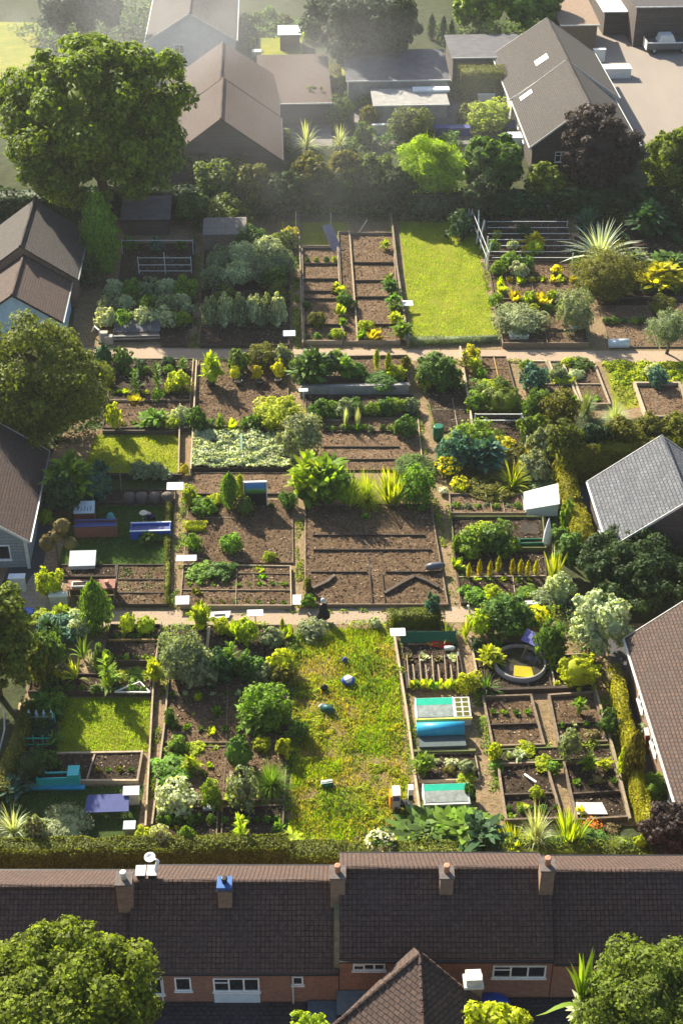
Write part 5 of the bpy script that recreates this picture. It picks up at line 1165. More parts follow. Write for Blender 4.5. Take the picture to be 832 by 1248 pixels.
# --- yellow bush plot
bed('wide sunlit soil bed with potted plants at its back', [(243, 442), (352, 442), (350, 522), (236, 522)], soil=SOIL, wood_=WOODM, h=.22)
for i, (a, b, s_) in enumerate([(257, 475, 11), (291, 474, 9), (317, 474, 9), (339, 472, 8)]):
    q = P(a, b); rr = s_/2/15.3
    r = thing('plant_pot', f'{ORD[i]} black plant pot along the back of the sunlit bed, from the left', 'plant pot', q, 'black plant pots in the sunlit bed')
    m = MB(); m.lathe((q[0], q[1]+rr, .1), [(rr*.7, 0), (rr, .42), (rr*1.08, .44), (rr*1.08, .5), (rr*.9, .5), (rr*.9, .42)], 16); m.build('pot', plain('dark_glazed_pot', (.03, .05, .045), .3, .2), r, True)
    m = MB(); m.lathe((q[0], q[1]+rr, .1), [(rr*.9, .44), (.02, .46)], 16); m.build('compost', SOILD, r)
for a, b, w_, h_, ki, k, lab in [
 (258, 450, 26, 40, 'broad', 'lime', 'upright lime leafed plant behind the first black pot'), (287, 454, 15, 17, 'ball', 'yellow', 'glowing yellow ball bush, leftmost of three'), (313, 454, 15, 19, 'ball', 'yellow', 'glowing yellow ball bush, middle of three'), (339, 450, 17, 22, 'ball', 'yellow', 'glowing yellow ball bush, rightmost of three'),
 (292, 440, 26, 32, 'bush', 'oak', 'tall shrub behind the left yellow ball'), (320, 434, 36, 30, 'feather', 'olive', 'wide feathery shrub behind the middle yellow ball'), (345, 434, 26, 28, 'bush', 'grey', 'grey shrub behind the right yellow ball'),
 (340, 503, 60, 40, 'bush', 'lime', 'big glowing lime green mound at the front of the sunlit bed'), (268, 514, 14, 18, 'broad', 'fresh', 'bright plant at the front of the sunlit bed, first from the left'), (283, 518, 16, 14, 'lettuce', 'lime', 'bright plant at the front of the sunlit bed, second from the left'),
 (300, 516, 16, 16, 'bush', 'fresh', 'bright plant at the front of the sunlit bed, third from the left'), (313, 514, 22, 20, 'broad', 'green', 'darker leafy plant left of the glowing mound'), (252, 516, 20, 16, 'bush', 'green', 'low green bush at the front left of the sunlit bed'),
 (366, 530, 52, 54, 'bush', 'grey', 'large grey green bush between the pale carpet bed and the striped bed'), (352, 508, 20, 20, 'bush', 'pale', 'pale shoot behind the large grey green bush')]:
    pl(ki, k, a-w_/2, b-h_/2, a+w_/2, b+h_/2, lab, zb=.1)
bed('bed filled with a pale grey green carpet of leaves', [(236, 530), (356, 530), (356, 575), (234, 575)], soil=SOILD, wood_=WOODD, h=.35)
carpet([(237, 531), (355, 531), (356, 574), (235, 574)], 260, .19, ['silver', 'pale', 'silver', 'green'], 'ground_cover', 'pale grey green leafy carpet filling the bed with a centre post', 'ground cover', .26, .6, thr=.2)
stake(295, 575, .9, 'short green post in the middle of the pale carpet bed', plain('green_post', (.25, .40, .25), .7, .2), .16, top=(294, 530)); stake(343, 536, 1.6, 'orange brown stake in front of the glowing lime mound', WOODM, .1)
bed('dusty strip below the pale carpet bed', [(234, 579), (372, 579), (372, 604), (230, 604)], soil=SOILP, wood_=WOODD, h=.2)
# --- striped beds plot
x0, x1, ya, yb = boxpx(367, 469, 498, 484, .9)
r = thing('retaining_wall', 'grey concrete planter wall behind the striped beds', 'planter wall', ((x0+x1)/2, ya, 0))
m = MB(); m.box(x0, ya, 0, x1, ya+.25, .9); m.build('front_panel', CONC, r); m = MB(); m.box(x0, ya+.252, 0, x1, ya+.5, .82); m.build('back_panel', CONC, r)
m = MB(); m.box(x0-.1, ya-.02, 0, x0-.003, ya+3.2, .85); m.build('side_panel', CONC, r); m = MB(); m.box(x1+.003, ya-.02, 0, x1+.1, ya+3.0, .85); m.build('side_panel', WOODM, r)
bed('raised leafy bed held by the grey concrete planter wall', [(370, 442), (496, 440), (498, 464), (370, 466)], soil=SOIL, wood_=WOODM, h=.6)
for a, b, w_, h_, ki, k, lab in [
 (382, 448, 42, 42, 'broad', 'green', 'large dark green leafy plant at the left of the raised leafy bed'), (372, 450, 30, 34, 'bush', 'green', 'dense green bush at the left end of the raised leafy bed'), (400, 446, 26, 32, 'bush', 'deep', 'dark bush beside the large leafy plant'),
 (420, 448, 26, 28, 'broad', 'fresh', 'fresh leafy plant in the middle of the raised leafy bed'), (436, 452, 20, 20, 'bush', 'green', 'green bush right of the fresh leafy plant'), (450, 460, 18, 12, 'lettuce', 'fresh', 'low lettuce at the front of the raised leafy bed'),
 (459, 438, 8, 26, 'cone', 'lime', 'slim upright shoot at the back of the raised leafy bed, left'), (473, 444, 9, 34, 'cone', 'lime', 'slim upright shoot in the raised leafy bed, right'), (482, 454, 22, 20, 'bush', 'lime', 'lime bush at the right end of the raised leafy bed'), (494, 446, 12, 24, 'bush', 'olive', 'olive plant at the end corner of the raised leafy bed'), (466, 464, 40, 10, 'bush', 'green', 'low trailing plant along the planter wall'), (410, 432, 18, 12, 'bush', 'fresh', 'small bush at the back edge of the raised leafy bed')]:
    pl(ki, k, a-w_/2, b-h_/2, a+w_/2, b+h_/2, lab, zb=.4)
bed('dark bed below the concrete planter wall', [(372, 485), (503, 485), (507, 508), (374, 508)], soil=SOILD, wood_=WOODD, h=.3)
row('bush', ['green', 'fresh', 'grey', 'green', 'fresh'], 388, 500, 500, 494, 8, 24, 21, 'leafy plant in the line below the concrete planter wall', 'leafy plants below the concrete planter wall', 'plant', 'leafy_crop')
bed('striped soil bed with three cross boards', [(392, 512), (509, 512), (515, 575), (388, 575)], soil=SOILP, wood_=WOODP, dm=WOODD, h=.2, hh=.3, sides='r', hd=(.28, (.58, .02, .8), (.82, .1, .75)))
pl('bush', 'green', 480, 506, 506, 532, 'leafy plant at the right end of the striped soil bed', zb=.1)
for i, a in enumerate((421, 436)):
    pl('upright', 'pale', a-4, 494, a+4, 524, f'{["left", "right"][i]} pale leek standing in the striped soil bed', 'leek', 'leeks in the striped soil bed', 'leek'); pl('lettuce', 'fresh', a-5, 516, a+6, 527, f'green clump at the foot of the {["left", "right"][i]} leek')
r = sign(370, 498, 1.7, .7, .35, 'white sign on a white pole left of the concrete planter wall', post=WHITE)
b = P(408, 512); m = MB(); m.tube([(b[0]-.9, b[1], .1), (b[0]-.5, b[1]-.25, .12), (b[0]+.5, b[1]-.25, .12), (b[0]+1, b[1], .1)], .09); tag(m.build('hose', CONC, None, True), 'thick grey hose curled in front of the leafy line', 'hose')
pl('broad', 'lime', 355, 556, 408, 612, 'big yellow green large leaved plant at the left of the tall crop line'); pl('broad', 'fresh', 376, 560, 426, 616, 'big large leaved plant second in the tall crop line')
pl('broad', 'green', 360, 580, 400, 618, 'darker large leaved plant at the front left of the tall crop line')
pl('grass', 'lime', 418, 566, 476, 620, 'glowing yellow green grassy clump in the tall crop line'); pl('upright', 'lime', 456, 572, 500, 618, 'upright yellow green clump right of the grassy clump'); pl('upright', 'lime', 404, 574, 446, 618, 'upright yellow green clump left of the grassy clump')
pl('bush', 'fresh', 484, 570, 528, 618, 'pale lime leafy bush at the right end of the tall crop line'); pl('bush', 'green', 482, 556, 528, 580, 'green bush behind the pale lime leafy bush')
b = P(409, 580); m = MB(); m.lathe((b[0], b[1], 0), [(.5, 0), (.55, .8), (.4, 1.1), (.02, 1.2)], 14); tag(m.build('water_butt', PALEB, None, True), 'pale blue water butt among the big leaves', 'water butt')
# --- path-side plot
bed('twiggy dark bed right of the main garden path', [(517, 470), (568, 470), (576, 528), (531, 528)], soil=SOILD, wood_=WOODP, h=.2, hd=(.55,), vd=((.6, .3, 1),), sides='tr')
pl('bush', 'green', 508, 430, 556, 474, 'curly green kale bush at the top of the main garden path'); pl('bush', 'lime', 508, 454, 526, 476, 'small lime bush at the front left of the kale bush'); pl('bush', 'green', 540, 444, 562, 474, 'green bush right of the kale bush')
for i, (a, b, c) in enumerate([(545, 486, 26), (552, 500, 22), (538, 510, 20)]): pl('twigs', 'green', a-c/2, b-c/3, a+c/2, b+c/3, f'{ORD[i]} tangle of dry twigs in the twiggy dark bed, from the back')
b = P(534, 538); m = MB(); m.lathe((b[0], b[1]+.3, 0), [(.38, 0), (.42, .5), (.42, 1.1), (.36, 1.2), (.30, 1.2)], 16); tag(m.build('water_butt', GREENP, None, True), 'dark green water butt beside the main garden path', 'water butt')
board_px([(560, 428), (576, 530)], .12, .5, 'pale rail at the right of the twiggy dark bed', WOODP)
bed('narrow strip with climbing plants beside the twiggy bed', [(562, 432), (582, 432), (592, 500), (576, 500)], soil=SOIL, wood_=WOODP, h=.2)
bed('small bed with yellow edged seed frames', [(586, 438), (616, 438), (632, 498), (596, 498)], soil=SOIL, wood_=WOODM, h=.3, hd=(.25, .5), vd=(.5,), dm=plain('ochre_board', (.42, .28, .10), .8, .3))
for a, b, w_, h_, ki, k, lab in [
 (575, 432, 18, 22, 'bush', 'yellow', 'yellow shoot at the back of the climbing strip'), (578, 444, 16, 20, 'broad', 'lime', 'lime leafed plant in the climbing strip'), (584, 456, 14, 14, 'lettuce', 'fresh', 'fresh small plant in the climbing strip'), (566, 440, 14, 24, 'stalk', 'olive', 'pale climbing plant on the rail'),
 (596, 468, 26, 14, 'bush', 'lime', 'low lime bush in front of the seed frames'), (612, 468, 18, 16, 'bush', 'green', 'green plant in front of the seed frames'), (612, 486, 42, 36, 'ball', 'oak', 'large round striped green bush'), (606, 488, 18, 22, 'broad', 'lime', 'bright leaf plant in front of the round striped bush'), (580, 490, 26, 24, 'bush', 'fresh', 'fresh green bush left of the round striped bush'), (594, 484, 20, 22, 'bush', 'pale', 'pale bush touching the round striped bush')]:
    pl(ki, k, a-w_/2, b-h_/2, a+w_/2, b+h_/2, lab, zb=.1)
r = thing('pipe_frame', 'white pipe frame standing over dark soil below the round bush', 'frame', P(606, 540))
q = [P(578, 520), P(634, 520), P(580, 545), P(640, 552)]
for (x, y, z), h_ in zip(q, (1.2, 1.2, 0, 1.5)):
    if h_: m = MB(); m.bar((x, y, -.1), (x, y, h_), .08); m.build('post', PIPE, r)
for z in (1.15, .6): m = MB(); m.bar((q[0][0], q[0][1]-.06, z), (q[1][0], q[1][1]-.06, z), .07); m.build('rail', PIPE, r)
m = MB(); m.bar((q[1][0]+.06, q[1][1], 1.1), (q[3][0], q[3][1], .1), .07); m.build('brace', PIPE, r)
bed('dark soil bed under the white pipe frame', [(582, 512), (636, 512), (648, 550), (590, 550)], soil=SOILD, wood_=WOODD)
for a, b, w_, h_, ki, k, lab in [
 (574, 538, 60, 50, 'bush', 'fresh', 'tall leafy bush with yellow tips beside the main path'), (556, 552, 40, 44, 'bush', 'blue', 'blue green leafy plant left of the tall leafy bush'), (590, 556, 46, 44, 'broad', 'blue', 'broad blue green plant at the front of the tall leafy bush'),
 (614, 541, 26, 16, 'bush', 'yellow', 'yellow topped plant behind the spiky plant'), (546, 569, 30, 28, 'flower', 'green+yellow', 'bright yellow flowering clump beside the path'), (560, 590, 24, 20, 'flower', 'lime+yellow', 'smaller yellow flowering clump below the first'),
 (625, 576, 64, 56, 'strap', 'lime', 'big glowing lime spiky plant'), (634, 556, 30, 30, 'bush', 'olive', 'olive bush behind the glowing spiky plant'), (540, 598, 12, 10, 'flower', 'grey+white', 'small white flowering plant at the path edge'), (650, 570, 36, 40, 'bush', 'grey', 'grey green shrub between the gold hedge and the spiky plant'),
 (664, 540, 34, 44, 'bush', 'grey', 'upright grey green shrub above the narrow gold hedge'), (596, 596, 50, 12, 'bush', 'olive', 'low ground plant in front of the spiky plant'), (660, 596, 30, 20, 'bush', 'grey', 'low grey plant behind the white cold frame')]:
    pl(ki, k, a-w_/2, b-h_/2, a+w_/2, b+h_/2, lab)
# --- narrow diagonal beds
for i, (xa, xb_, xc, xd, sl, vd) in enumerate([(640, 664, 690, 656, SOIL, ()), (668, 684, 706, 688, SOIL, ()), (690, 722, 742, 710, SOIL, ())]):
    bed(f'{["left", "middle", "right"][i]} one of the three narrow slanting beds with pale boards', [(xa, 444), (xb_, 444), (xc, 496), (xd, 496)], soil=sl, wood_=WOODP, h=.35, t=.16, hd=(.55,))
for a, b, w_, h_, ki, k, lab in [
 (650, 460, 32, 34, 'bush', 'blue', 'blue green rounded bush in the left slanting bed'), (680, 455, 24, 22, 'bush', 'grey', 'grey green bush in the middle slanting bed'), (706, 444, 30, 18, 'bush', 'green', 'green bush at the back of the right slanting bed'), (694, 442, 18, 14, 'bush', 'lime', 'lime plant at the back of the right slanting bed'), (701, 456, 20, 16, 'ball', 'pale', 'pale round plant in the right slanting bed'),
 (642, 444, 20, 16, 'bush', 'fresh', 'small fresh bush at the back of the left slanting bed'), (715, 488, 38, 44, 'grass', 'grey', 'rounded blue green grass tuft, left one'), (750, 502, 42, 36, 'grass', 'pale', 'pale drooping grass tuft, right one'),
 (680, 500, 44, 50, 'bush', 'olive', 'dull olive shrub in front of the slanting beds'), (654, 494, 30, 40, 'bush', 'green', 'green shrub in front of the left slanting bed'), (650, 520, 36, 36, 'bush', 'oak', 'green shrub above the gold hedge'), (642, 522, 18, 18, 'bush', 'lime', 'small lime plant below the green shrub'),
 (802, 460, 26, 24, 'bush', 'blue', 'blue green cabbage plant in the bright groundcover'), (792, 452, 16, 18, 'bush', 'pale', 'pale plant beside the cabbage in the groundcover')]:
    pl(ki, k, a-w_/2, b-h_/2, a+w_/2, b+h_/2, lab)
hedge([P(676, 470), P(696, 470)], .5, .4, 'low bright strip of lettuces across the middle slanting bed', col='lime', lsize=.14, dens=160, name='lettuce_row', cat='lettuce row', zb=.2)
carpet([(732, 444), (850, 441), (860, 468), (746, 470)], 130, .2, ['lime', 'lime', 'fresh'], 'ground_cover', 'bright lime ground cover under the olive tree', 'ground cover', .05, .45, thr=.33)
carpet([(744, 470), (770, 470), (776, 492), (756, 494)], 90, .15, ['lime', 'olive'], 'ground_cover', 'thin ground cover beside the pale board of the small bed', 'ground cover', .03, .2)
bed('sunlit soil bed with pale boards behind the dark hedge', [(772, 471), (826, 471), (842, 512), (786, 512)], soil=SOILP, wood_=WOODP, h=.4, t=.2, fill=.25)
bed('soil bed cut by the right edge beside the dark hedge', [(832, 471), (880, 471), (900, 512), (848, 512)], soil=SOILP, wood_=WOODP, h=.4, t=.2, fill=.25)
# ================================================================== third row of plots
def trough(x0, y0, x1, y1, h, label, mat, rim=None, soil=True, name='planter_trough', inner=None, cat='planter'):
    a0, a1, ya, yb = boxpx(x0, y0, x1, y1, h); d = max(.5, yb-ya); t_ = .07; r = thing(name, label, cat, ((a0+a1)/2, ya, 0))
    for q in ((a0, ya, a1, ya+t_), (a0, ya+d-t_, a1, ya+d), (a0, ya+t_+.001, a0+t_, ya+d-t_-.001), (a1-t_, ya+t_+.001, a1, ya+d-t_-.001)):
        m = MB(); m.box(q[0], q[1], 0, q[2], q[3], h); m.build('side_panel', mat, r)
    if rim:
        m = MB(); m.box(a0-.04, ya-.04, h+.002, a1+.04, ya+.06, h+.06); m.build('rim', rim, r); m = MB(); m.box(a0-.04, ya+d-.06, h+.002, a1+.04, ya+d+.04, h+.06); m.build('rim', rim, r)
    m = MB(); m.box(a0+t_+.002, ya+t_+.002, .02, a1-t_-.002, ya+d-t_-.002, h-.12); m.build('soil' if soil else 'lining', inner or SOILD, r); return r
def person(label, base, face, kind):
    x, y = base[0], base[1]; r = thing('person', label, 'person', (x, y, 0)); c, s_ = math.cos(face), math.sin(face)
    def T(a, b, z): return (a*c-b*s_, a*s_+b*c, z)      # b = forward
    if kind == 'stand':
        J = [(0, 0, .95, .15), (0, .01, 1.2, .15), (0, 0, 1.42, .13), (0, .02, 1.52, .055), (0, .03, 1.62, .095), (0, .04, 1.74, .085),
             (-.2, 0, 1.4, .065), (-.25, .02, 1.12, .05), (-.22, .14, .88, .038), (-.21, .2, .80, .04), (.2, 0, 1.4, .065), (.25, .02, 1.12, .05), (.22, .14, .88, .038), (.21, .2, .80, .04),
             (-.1, 0, .85, .1), (-.11, .03, .48, .065), (-.12, 0, .09, .045), (-.12, .15, .04, .04), (.1, 0, .85, .1), (.12, .04, .48, .065), (.13, 0, .09, .045), (.13, .15, .04, .04)]
    else:
        J = [(0, -.1, .42, .16), (0, .05, .62, .16), (0, .22, .78, .14), (0, .33, .84, .055), (0, .42, .88, .095), (0, .5, .86, .085),
             (-.2, .22, .76, .065), (-.24, .35, .52, .05), (-.16, .52, .36, .038), (-.14, .6, .3, .04), (.2, .22, .76, .065), (.24, .35, .52, .05), (.16, .52, .36, .038), (.14, .6, .3, .04),
             (-.12, -.08, .4, .1), (-.18, .3, .42, .07), (-.16, 0, .08, .045), (-.16, .16, .04, .04), (.12, -.08, .4, .1), (.18, .3, .42, .07), (.16, 0, .08, .045), (.16, .16, .04, .04)]
    E = [(0, 1), (1, 2), (2, 3), (3, 4), (4, 5), (2, 6), (6, 7), (7, 8), (8, 9), (2, 10), (10, 11), (11, 12), (12, 13), (0, 14), (14, 15), (15, 16), (16, 17), (0, 18), (18, 19), (19, 20), (20, 21)]
    body(r, [(*T(*j[:3]), j[3]) for j in J], E, SKIN, (x, y, 0))
    top = [(*T(*J[i][:3]), J[i][3]*1.22) for i in (0, 1, 2, 6, 7, 8, 10, 11, 12)]
    body(r, top, [(0, 1), (1, 2), (2, 3), (3, 4), (4, 5), (2, 6), (6, 7), (7, 8)], CLOTHN if kind != 'stand' else CLOTHB, None, 'jacket')
    leg = [(*T(*J[i][:3]), J[i][3]*1.18) for i in (0, 14, 15, 16, 18, 19, 20)]
    body(r, leg, [(0, 1), (1, 2), (2, 3), (0, 4), (4, 5), (5, 6)], CLOTHB, None, 'trousers')
    hx, hy, hz = T(*J[5][:3]); m = MB()
    if kind == 'stand':
        m.lathe((x+hx, y+hy, hz-.06), [(.125, -.18), (.135, 0), (.12, .1), (.07, .15), (.01, .165)], 14); m.build('headscarf', CLOTHP, r, True)
        m = MB(); m.lathe((x, y, .42), [(.44, 0), (.36, .35), (.24, .62), (.22, .95), (.1, 1.08)], 16); m.build('long_coat', CLOTHB, r, True)
    else:
        m.lathe((x+hx, y+hy, hz+.03), [(.30, -.02), (.30, 0), (.16, .04), (.14, .13), (.08, .17), (.01, .18)], 16); m.build('sun_hat', STRAW, r, True)
    return r
# --- lawn with troughs
x0, x1, ya, yb = boxpx(92, 615, 116, 638, 1.0)
r = thing('storage_box', 'brown box with white slanted patterned lid on the trough lawn', 'box', ((x0+x1)/2, ya, 0))
m = MB(); m.box(x0, ya, 0, x1, ya+.9, .85); m.build('body', RUSTP, r)
m = MB(); m.slab([(x0-.04, ya-.02, .88), (x1+.04, ya-.02, .88), (x1+.02, ya+1.0, 1.2), (x0-.02, ya+1.0, 1.2)], .06); lo = m.build('lid', PALEB, r)
m = MB()
for k in range(5): m.bar((x0+.25+k*.22, ya+.15, .945), (x0+.35+k*.2, ya+.55+.12*(k % 2), 1.07), .04, .02)
m.build('branch_pattern', DARKM, lo)
trough(92, 634, 143, 656, .95, 'long red brown trough with navy rim on the shaded lawn', RUSTP, NAVY, inner=NAVY)
r = trough(160, 637, 208, 658, .7, 'blue water trough with pale edge on the shaded lawn', BLUEP, PALEB, inner=NAVY)
pl('broad', 'green', 170, 646, 190, 662, 'green plant spilling over the front of the blue trough'); pl('bush', 'green', 186, 646, 206, 660, 'bushy plant at the front right of the blue trough')
person('person crouching in navy jacket and cream sun hat behind the blue trough', P(185, 636), 1.8, 'crouch')
b = P(136, 640); m = MB(); m.lathe((b[0], b[1], 0), [(.30, 0), (.34, .5), (.2, .95), (.05, 1.05)], 12); tag(m.build('compost_cone', plain('teal_plastic', (.10, .30, .30), .5, .1), None, True), 'small teal cone bin behind the red brown trough', 'bin')
b = P(194, 640); m = MB(); m.lathe((b[0], b[1], 0), [(.34, 0), (.36, .15), (.02, .3)], 12); tag(m.build('soil_heap', SOIL, None, True), 'small heap of clippings beside the crouching person', 'heap')
x0, x1, ya, yb = boxpx(85, 680, 117, 697, .6)
r = thing('cold_frame', 'pale blue white lidded frame at the front of the trough lawn', 'cold frame', ((x0+x1)/2, ya, 0))
m = MB(); m.box(x0+.05, ya, 0, x1-.05, ya+1.1, .5); m.build('body', OFFW, r); m = MB(); m.slab([(x0, ya-.05, .52), (x1, ya-.05, .52), (x1, ya+1.2, .85), (x0, ya+1.2, .85)], .06); m.build('lid', PALEB, r)
bed('dim bed behind the red brown workbench', [(74, 692), (142, 692), (141, 706), (70, 706)], soil=SOILD, wood_=WOODD)
x0, x1, ya, yb = boxpx(84, 704, 142, 738, 1.3)
r = thing('workbench', 'red brown workbench open at the front, beside the three shaded beds', 'workbench', ((x0+x1)/2, ya, 0))
m = MB(); m.box(x0, ya+.05, 1.2, x1, ya+1.0, 1.3); m.build('top', RUSTP, r); m = MB(); m.box(x0, ya+.95, .05, x1, ya+1.0, 1.198); m.build('back_panel', WOODD, r)
for xx in (x0+.05, x1-.12):
    for yy in (ya+.06, ya+.85): m = MB(); m.box(xx, yy, 0, xx+.07, yy+.07, 1.198); m.build('leg', WOODM, r)
q = thing('seed_tray', 'white tray on top of the red brown workbench', 'tray', (x0+.8, ya+.5, 1.3)); m = MB(); m.box(x0+.3, ya+.2, 1.303, x0+1.3, ya+.7, 1.42); m.build('tray', OFFW, q); m = MB(); m.box(x0+.38, ya+.28, 1.422, x0+1.22, ya+.62, 1.44); m.build('seed_soil', SOILD, q)
q = P(131, 708, 1.3); m = MB(); m.lathe((q[0], ya+.5, 1.302), [(.12, 0), (.16, .25), (.12, .25)], 12); tag(m.build('small_pot', TERRA, None, True), 'small terracotta pot at the right end of the workbench', 'pot')
bed('three narrow shaded beds at the front corner by the path', [(144, 692), (203, 692), (204, 740), (140, 740)], soil=SOIL, wood_=WOODD, h=.3, hd=(.38, .72))
carpet([(146, 694), (201, 694), (202, 708), (145, 708)], 120, .12, ['green', 'deep'], 'ground_cover', 'low green seedlings filling the rear one of the three narrow shaded beds', 'ground cover', .2, .3)
carpet([(146, 712), (201, 712), (202, 725), (145, 725)], 60, .12, ['pale', 'green'], 'ground_cover', 'thin pale seedlings in the middle one of the three narrow shaded beds', 'ground cover', .2, .3)
hedge([P(205, 620), P(205, 690), P(204, 738)], .35, .45, 'slim gold green edging hedge along the right of the trough lawn', col='hedge', lsize=.1, dens=200, lumps=.15)
for a, b, w_, h_, ki, k, lab in [
 (82, 588, 56, 62, 'broad', 'fresh', 'big light leaved plant beside the left brown roofed house'), (76, 604, 40, 60, 'bush', 'deep', 'dark leafy base of the plants beside the left brown roofed house'), (98, 570, 40, 40, 'banana', 'green', 'banana like plant with long leaves beside the left house'),
 (112, 592, 44, 40, 'bush', 'blue', 'blue green round bush at the end of the stone line'), (122, 572, 20, 22, 'broad', 'blue', 'blue green broad plant above the round bush'), (56, 628, 20, 22, 'ball', 'lime', 'small glowing lime ball bush beside the brown roofed house'),
 (60, 712, 32, 38, 'bush', 'lime', 'bright bushy small tree beside the alley'), (116, 738, 38, 66, 'cone', 'fresh', 'tall pointed light leafed bush at the left end of the path'), (76, 747, 26, 24, 'broad', 'lime', 'bright round leafed plant at the left end of the path'),
 (46, 752, 34, 20, 'bush', 'lime', 'low yellow green bush at the bottom of the alley')]:
    pl(ki, k, a-w_/2, b-h_/2, a+w_/2, b+h_/2, lab)
# topiary of three balls
q = P(72, 690); r = thing('topiary', 'olive topiary with three rounded heads on one stem', 'topiary', q); m = MB(); m.tube([(q[0], q[1], 0), (q[0], q[1]+.1, 2.2)], [.1, .06]); m.build('stem', BARK, r)
rng = np.random.default_rng(4)
for (px, py, rr, z) in ((76, 641, .62, 3.4), (58, 662, .6, 2.4), (86, 662, .5, 2.3), (70, 652, .5, 2.8)):
    cc_ = P(px, py, z); V, F, mm_ = clumpy(rng, 40, 22, .12, (rr, rr, rr), .16, .6, .85); V = V+(cc_-np.array([q[0], q[1], 0])); link('foliage_ball', np_mesh('foliage_ball', V, F, [LEAF['rust']]), r)
hive(62, 722, 83, 738, .8, 'dull white box beside the bright bushy small tree', 'white_box', OFFW); hive(14, 704, 32, 722, 1.2, 'white topped table at the corner of the grey siding house', 'table', OFFW)
b = P(36, 752); m = MB(); m.lathe((b[0], b[1], 0), [(.34, 0), (.38, .4), (.38, .5), (.3, .5)], 14); tag(m.build('blue_tub', BLUEP, None, True), 'blue tub at the bottom of the alley', 'tub')
sign(216, 622, 2.1, 1.15, .7, 'white sign on a tall post by the trough lawn')
# --- framed picture plot
bed('sunny soil plot with the framed picture board', [(230, 610), (356, 610), (357, 688), (224, 688)], soil=SOIL, wood_=WOODM, h=.15, sides='lr', fill=.5, rough=.06, hd=((.30, .1, .45),))
bed('grid of four narrow beds at the front of the picture board plot', [(224, 692), (354, 694), (355, 742), (220, 742)], soil=SOIL, wood_=WOODP, dm=WOODM, h=.32, hd=(.2, .62), vd=(.5,))
q = P(312, 618)
r = thing('picture_board', 'tall framed board with a blue and green landscape panel', 'board', q)
m = MB(); m.box(q[0]-.75, q[1], .1, q[0]+.75, q[1]+.08, 2.1); m.build('backing', DARKM, r)
for xx in (-.82, .76): m = MB(); m.box(q[0]+xx, q[1]-.04, -.05, q[0]+xx+.07, q[1]+.12, 2.2); m.build('post', OFFW, r)
m = MB(); m.box(q[0]-.745, q[1]-.04, 2.105, q[0]+.755, q[1]+.12, 2.18); m.build('top_rail', WHITE, r)
t = NT('landscape_panel'); v = t.coord('Generated'); sp = t.node('ShaderNodeSeparateXYZ'); t.lk(v, sp.inputs[0]); nz = t.noise(v, 4, 5)
ad = t.node('ShaderNodeMath', operation='MULTIPLY_ADD'); t.lk(nz, ad.inputs[0]); ad.inputs[1].default_value = .35; t.lk(sp.outputs['Z'], ad.inputs[2])
LAND = t.fin(t.ramp(ad.outputs[0], [(.25, (.03, .10, .03)), (.5, (.10, .30, .06)), (.62, (.10, .30, .30)), (.8, (.05, .20, .50)), (1, (.08, .25, .6))]), .4, .4)
m = MB(); m.box(q[0]-.7, q[1]-.02, 1.15, q[0]+.7, q[1]-.003, 2.08); m.build('landscape_panel', LAND, r)
for a, b, w_, h_, ki, k, lab in [
 (280, 597, 24, 44, 'cone', 'fresh', 'upright feathery conifer left of the picture board'), (293, 592, 14, 30, 'cone', 'lime', 'slim lime conifer between the feathery conifer and the picture board'), (299, 617, 22, 24, 'ball', 'green', 'round speckled bush in front of the picture board'),
 (231, 604, 22, 24, 'ball', 'lime', 'round lime bush left of the feathery conifer'), (250, 617, 30, 24, 'bush', 'fresh', 'loose fresh bush at the back left of the picture board plot'), (262, 608, 20, 14, 'bush', 'lime', 'low lime plant behind the loose fresh bush'), (352, 610, 20, 22, 'bush', 'green', 'small green bush right of the picture board'), (331, 616, 8, 8, 'bush', 'green', 'tiny bush at the foot of the picture board'),
 (282, 662, 26, 26, 'bush', 'fresh', 'single rounded bush in the middle of the sunny soil plot'), (329, 678, 15, 13, 'bush', 'lime', 'tiny bright plant on the sunny soil plot'), (236, 660, 20, 24, 'bush', 'fresh', 'leafy plant below the box hedge block'),
 (244, 697, 38, 24, 'bush', 'fresh', 'bushy row end at the left of the four bed grid'), (270, 695, 34, 24, 'bush', 'green', 'leafy bush second from the left behind the four bed grid'), (316, 695, 14, 10, 'lettuce', 'lime', 'lime lettuce at the back of the four bed grid'), (320, 703, 12, 10, 'lettuce', 'fresh', 'fresh lettuce in the rear bed of the four bed grid'), (296, 704, 12, 8, 'lettuce', 'green', 'small green lettuce in the rear bed of the four bed grid'),
 (240, 722, 12, 10, 'lettuce', 'olive', 'lone seedling in the left of the four bed grid')]:
    pl(ki, k, a-w_/2, b-h_/2, a+w_/2, b+h_/2, lab, zb=.05)
hedge([P(227, 645), P(248, 645)], .8, .5, 'flat topped lime box hedge block beside the sunny soil plot', col='lime', lsize=.09, dens=300, lumps=.05)
sign(228, 690, .7, 1.35, .5, 'wide white sign low beside the leafy plants of the sunny plot'); sign(223, 740, .6, .9, .7, 'white sign at the front left corner of the four bed grid'); sign(312, 772, 1.7, 1.0, .5, 'white sign on a post in front of the four bed grid'); sign(362, 738, .5, .55, .8, 'white sign at the front right corner of the four bed grid')
q = P(268, 752); m = MB(); m.slab([(q[0]-.7, q[1]-.3, .16), (q[0]+.6, q[1]-.25, .16), (q[0]+.7, q[1]+.35, .20), (q[0]-.6, q[1]+.3, .20)], .05); tag(m.build('paper_sheet', OFFW), 'white patterned sheet lying on the main path', 'sheet')
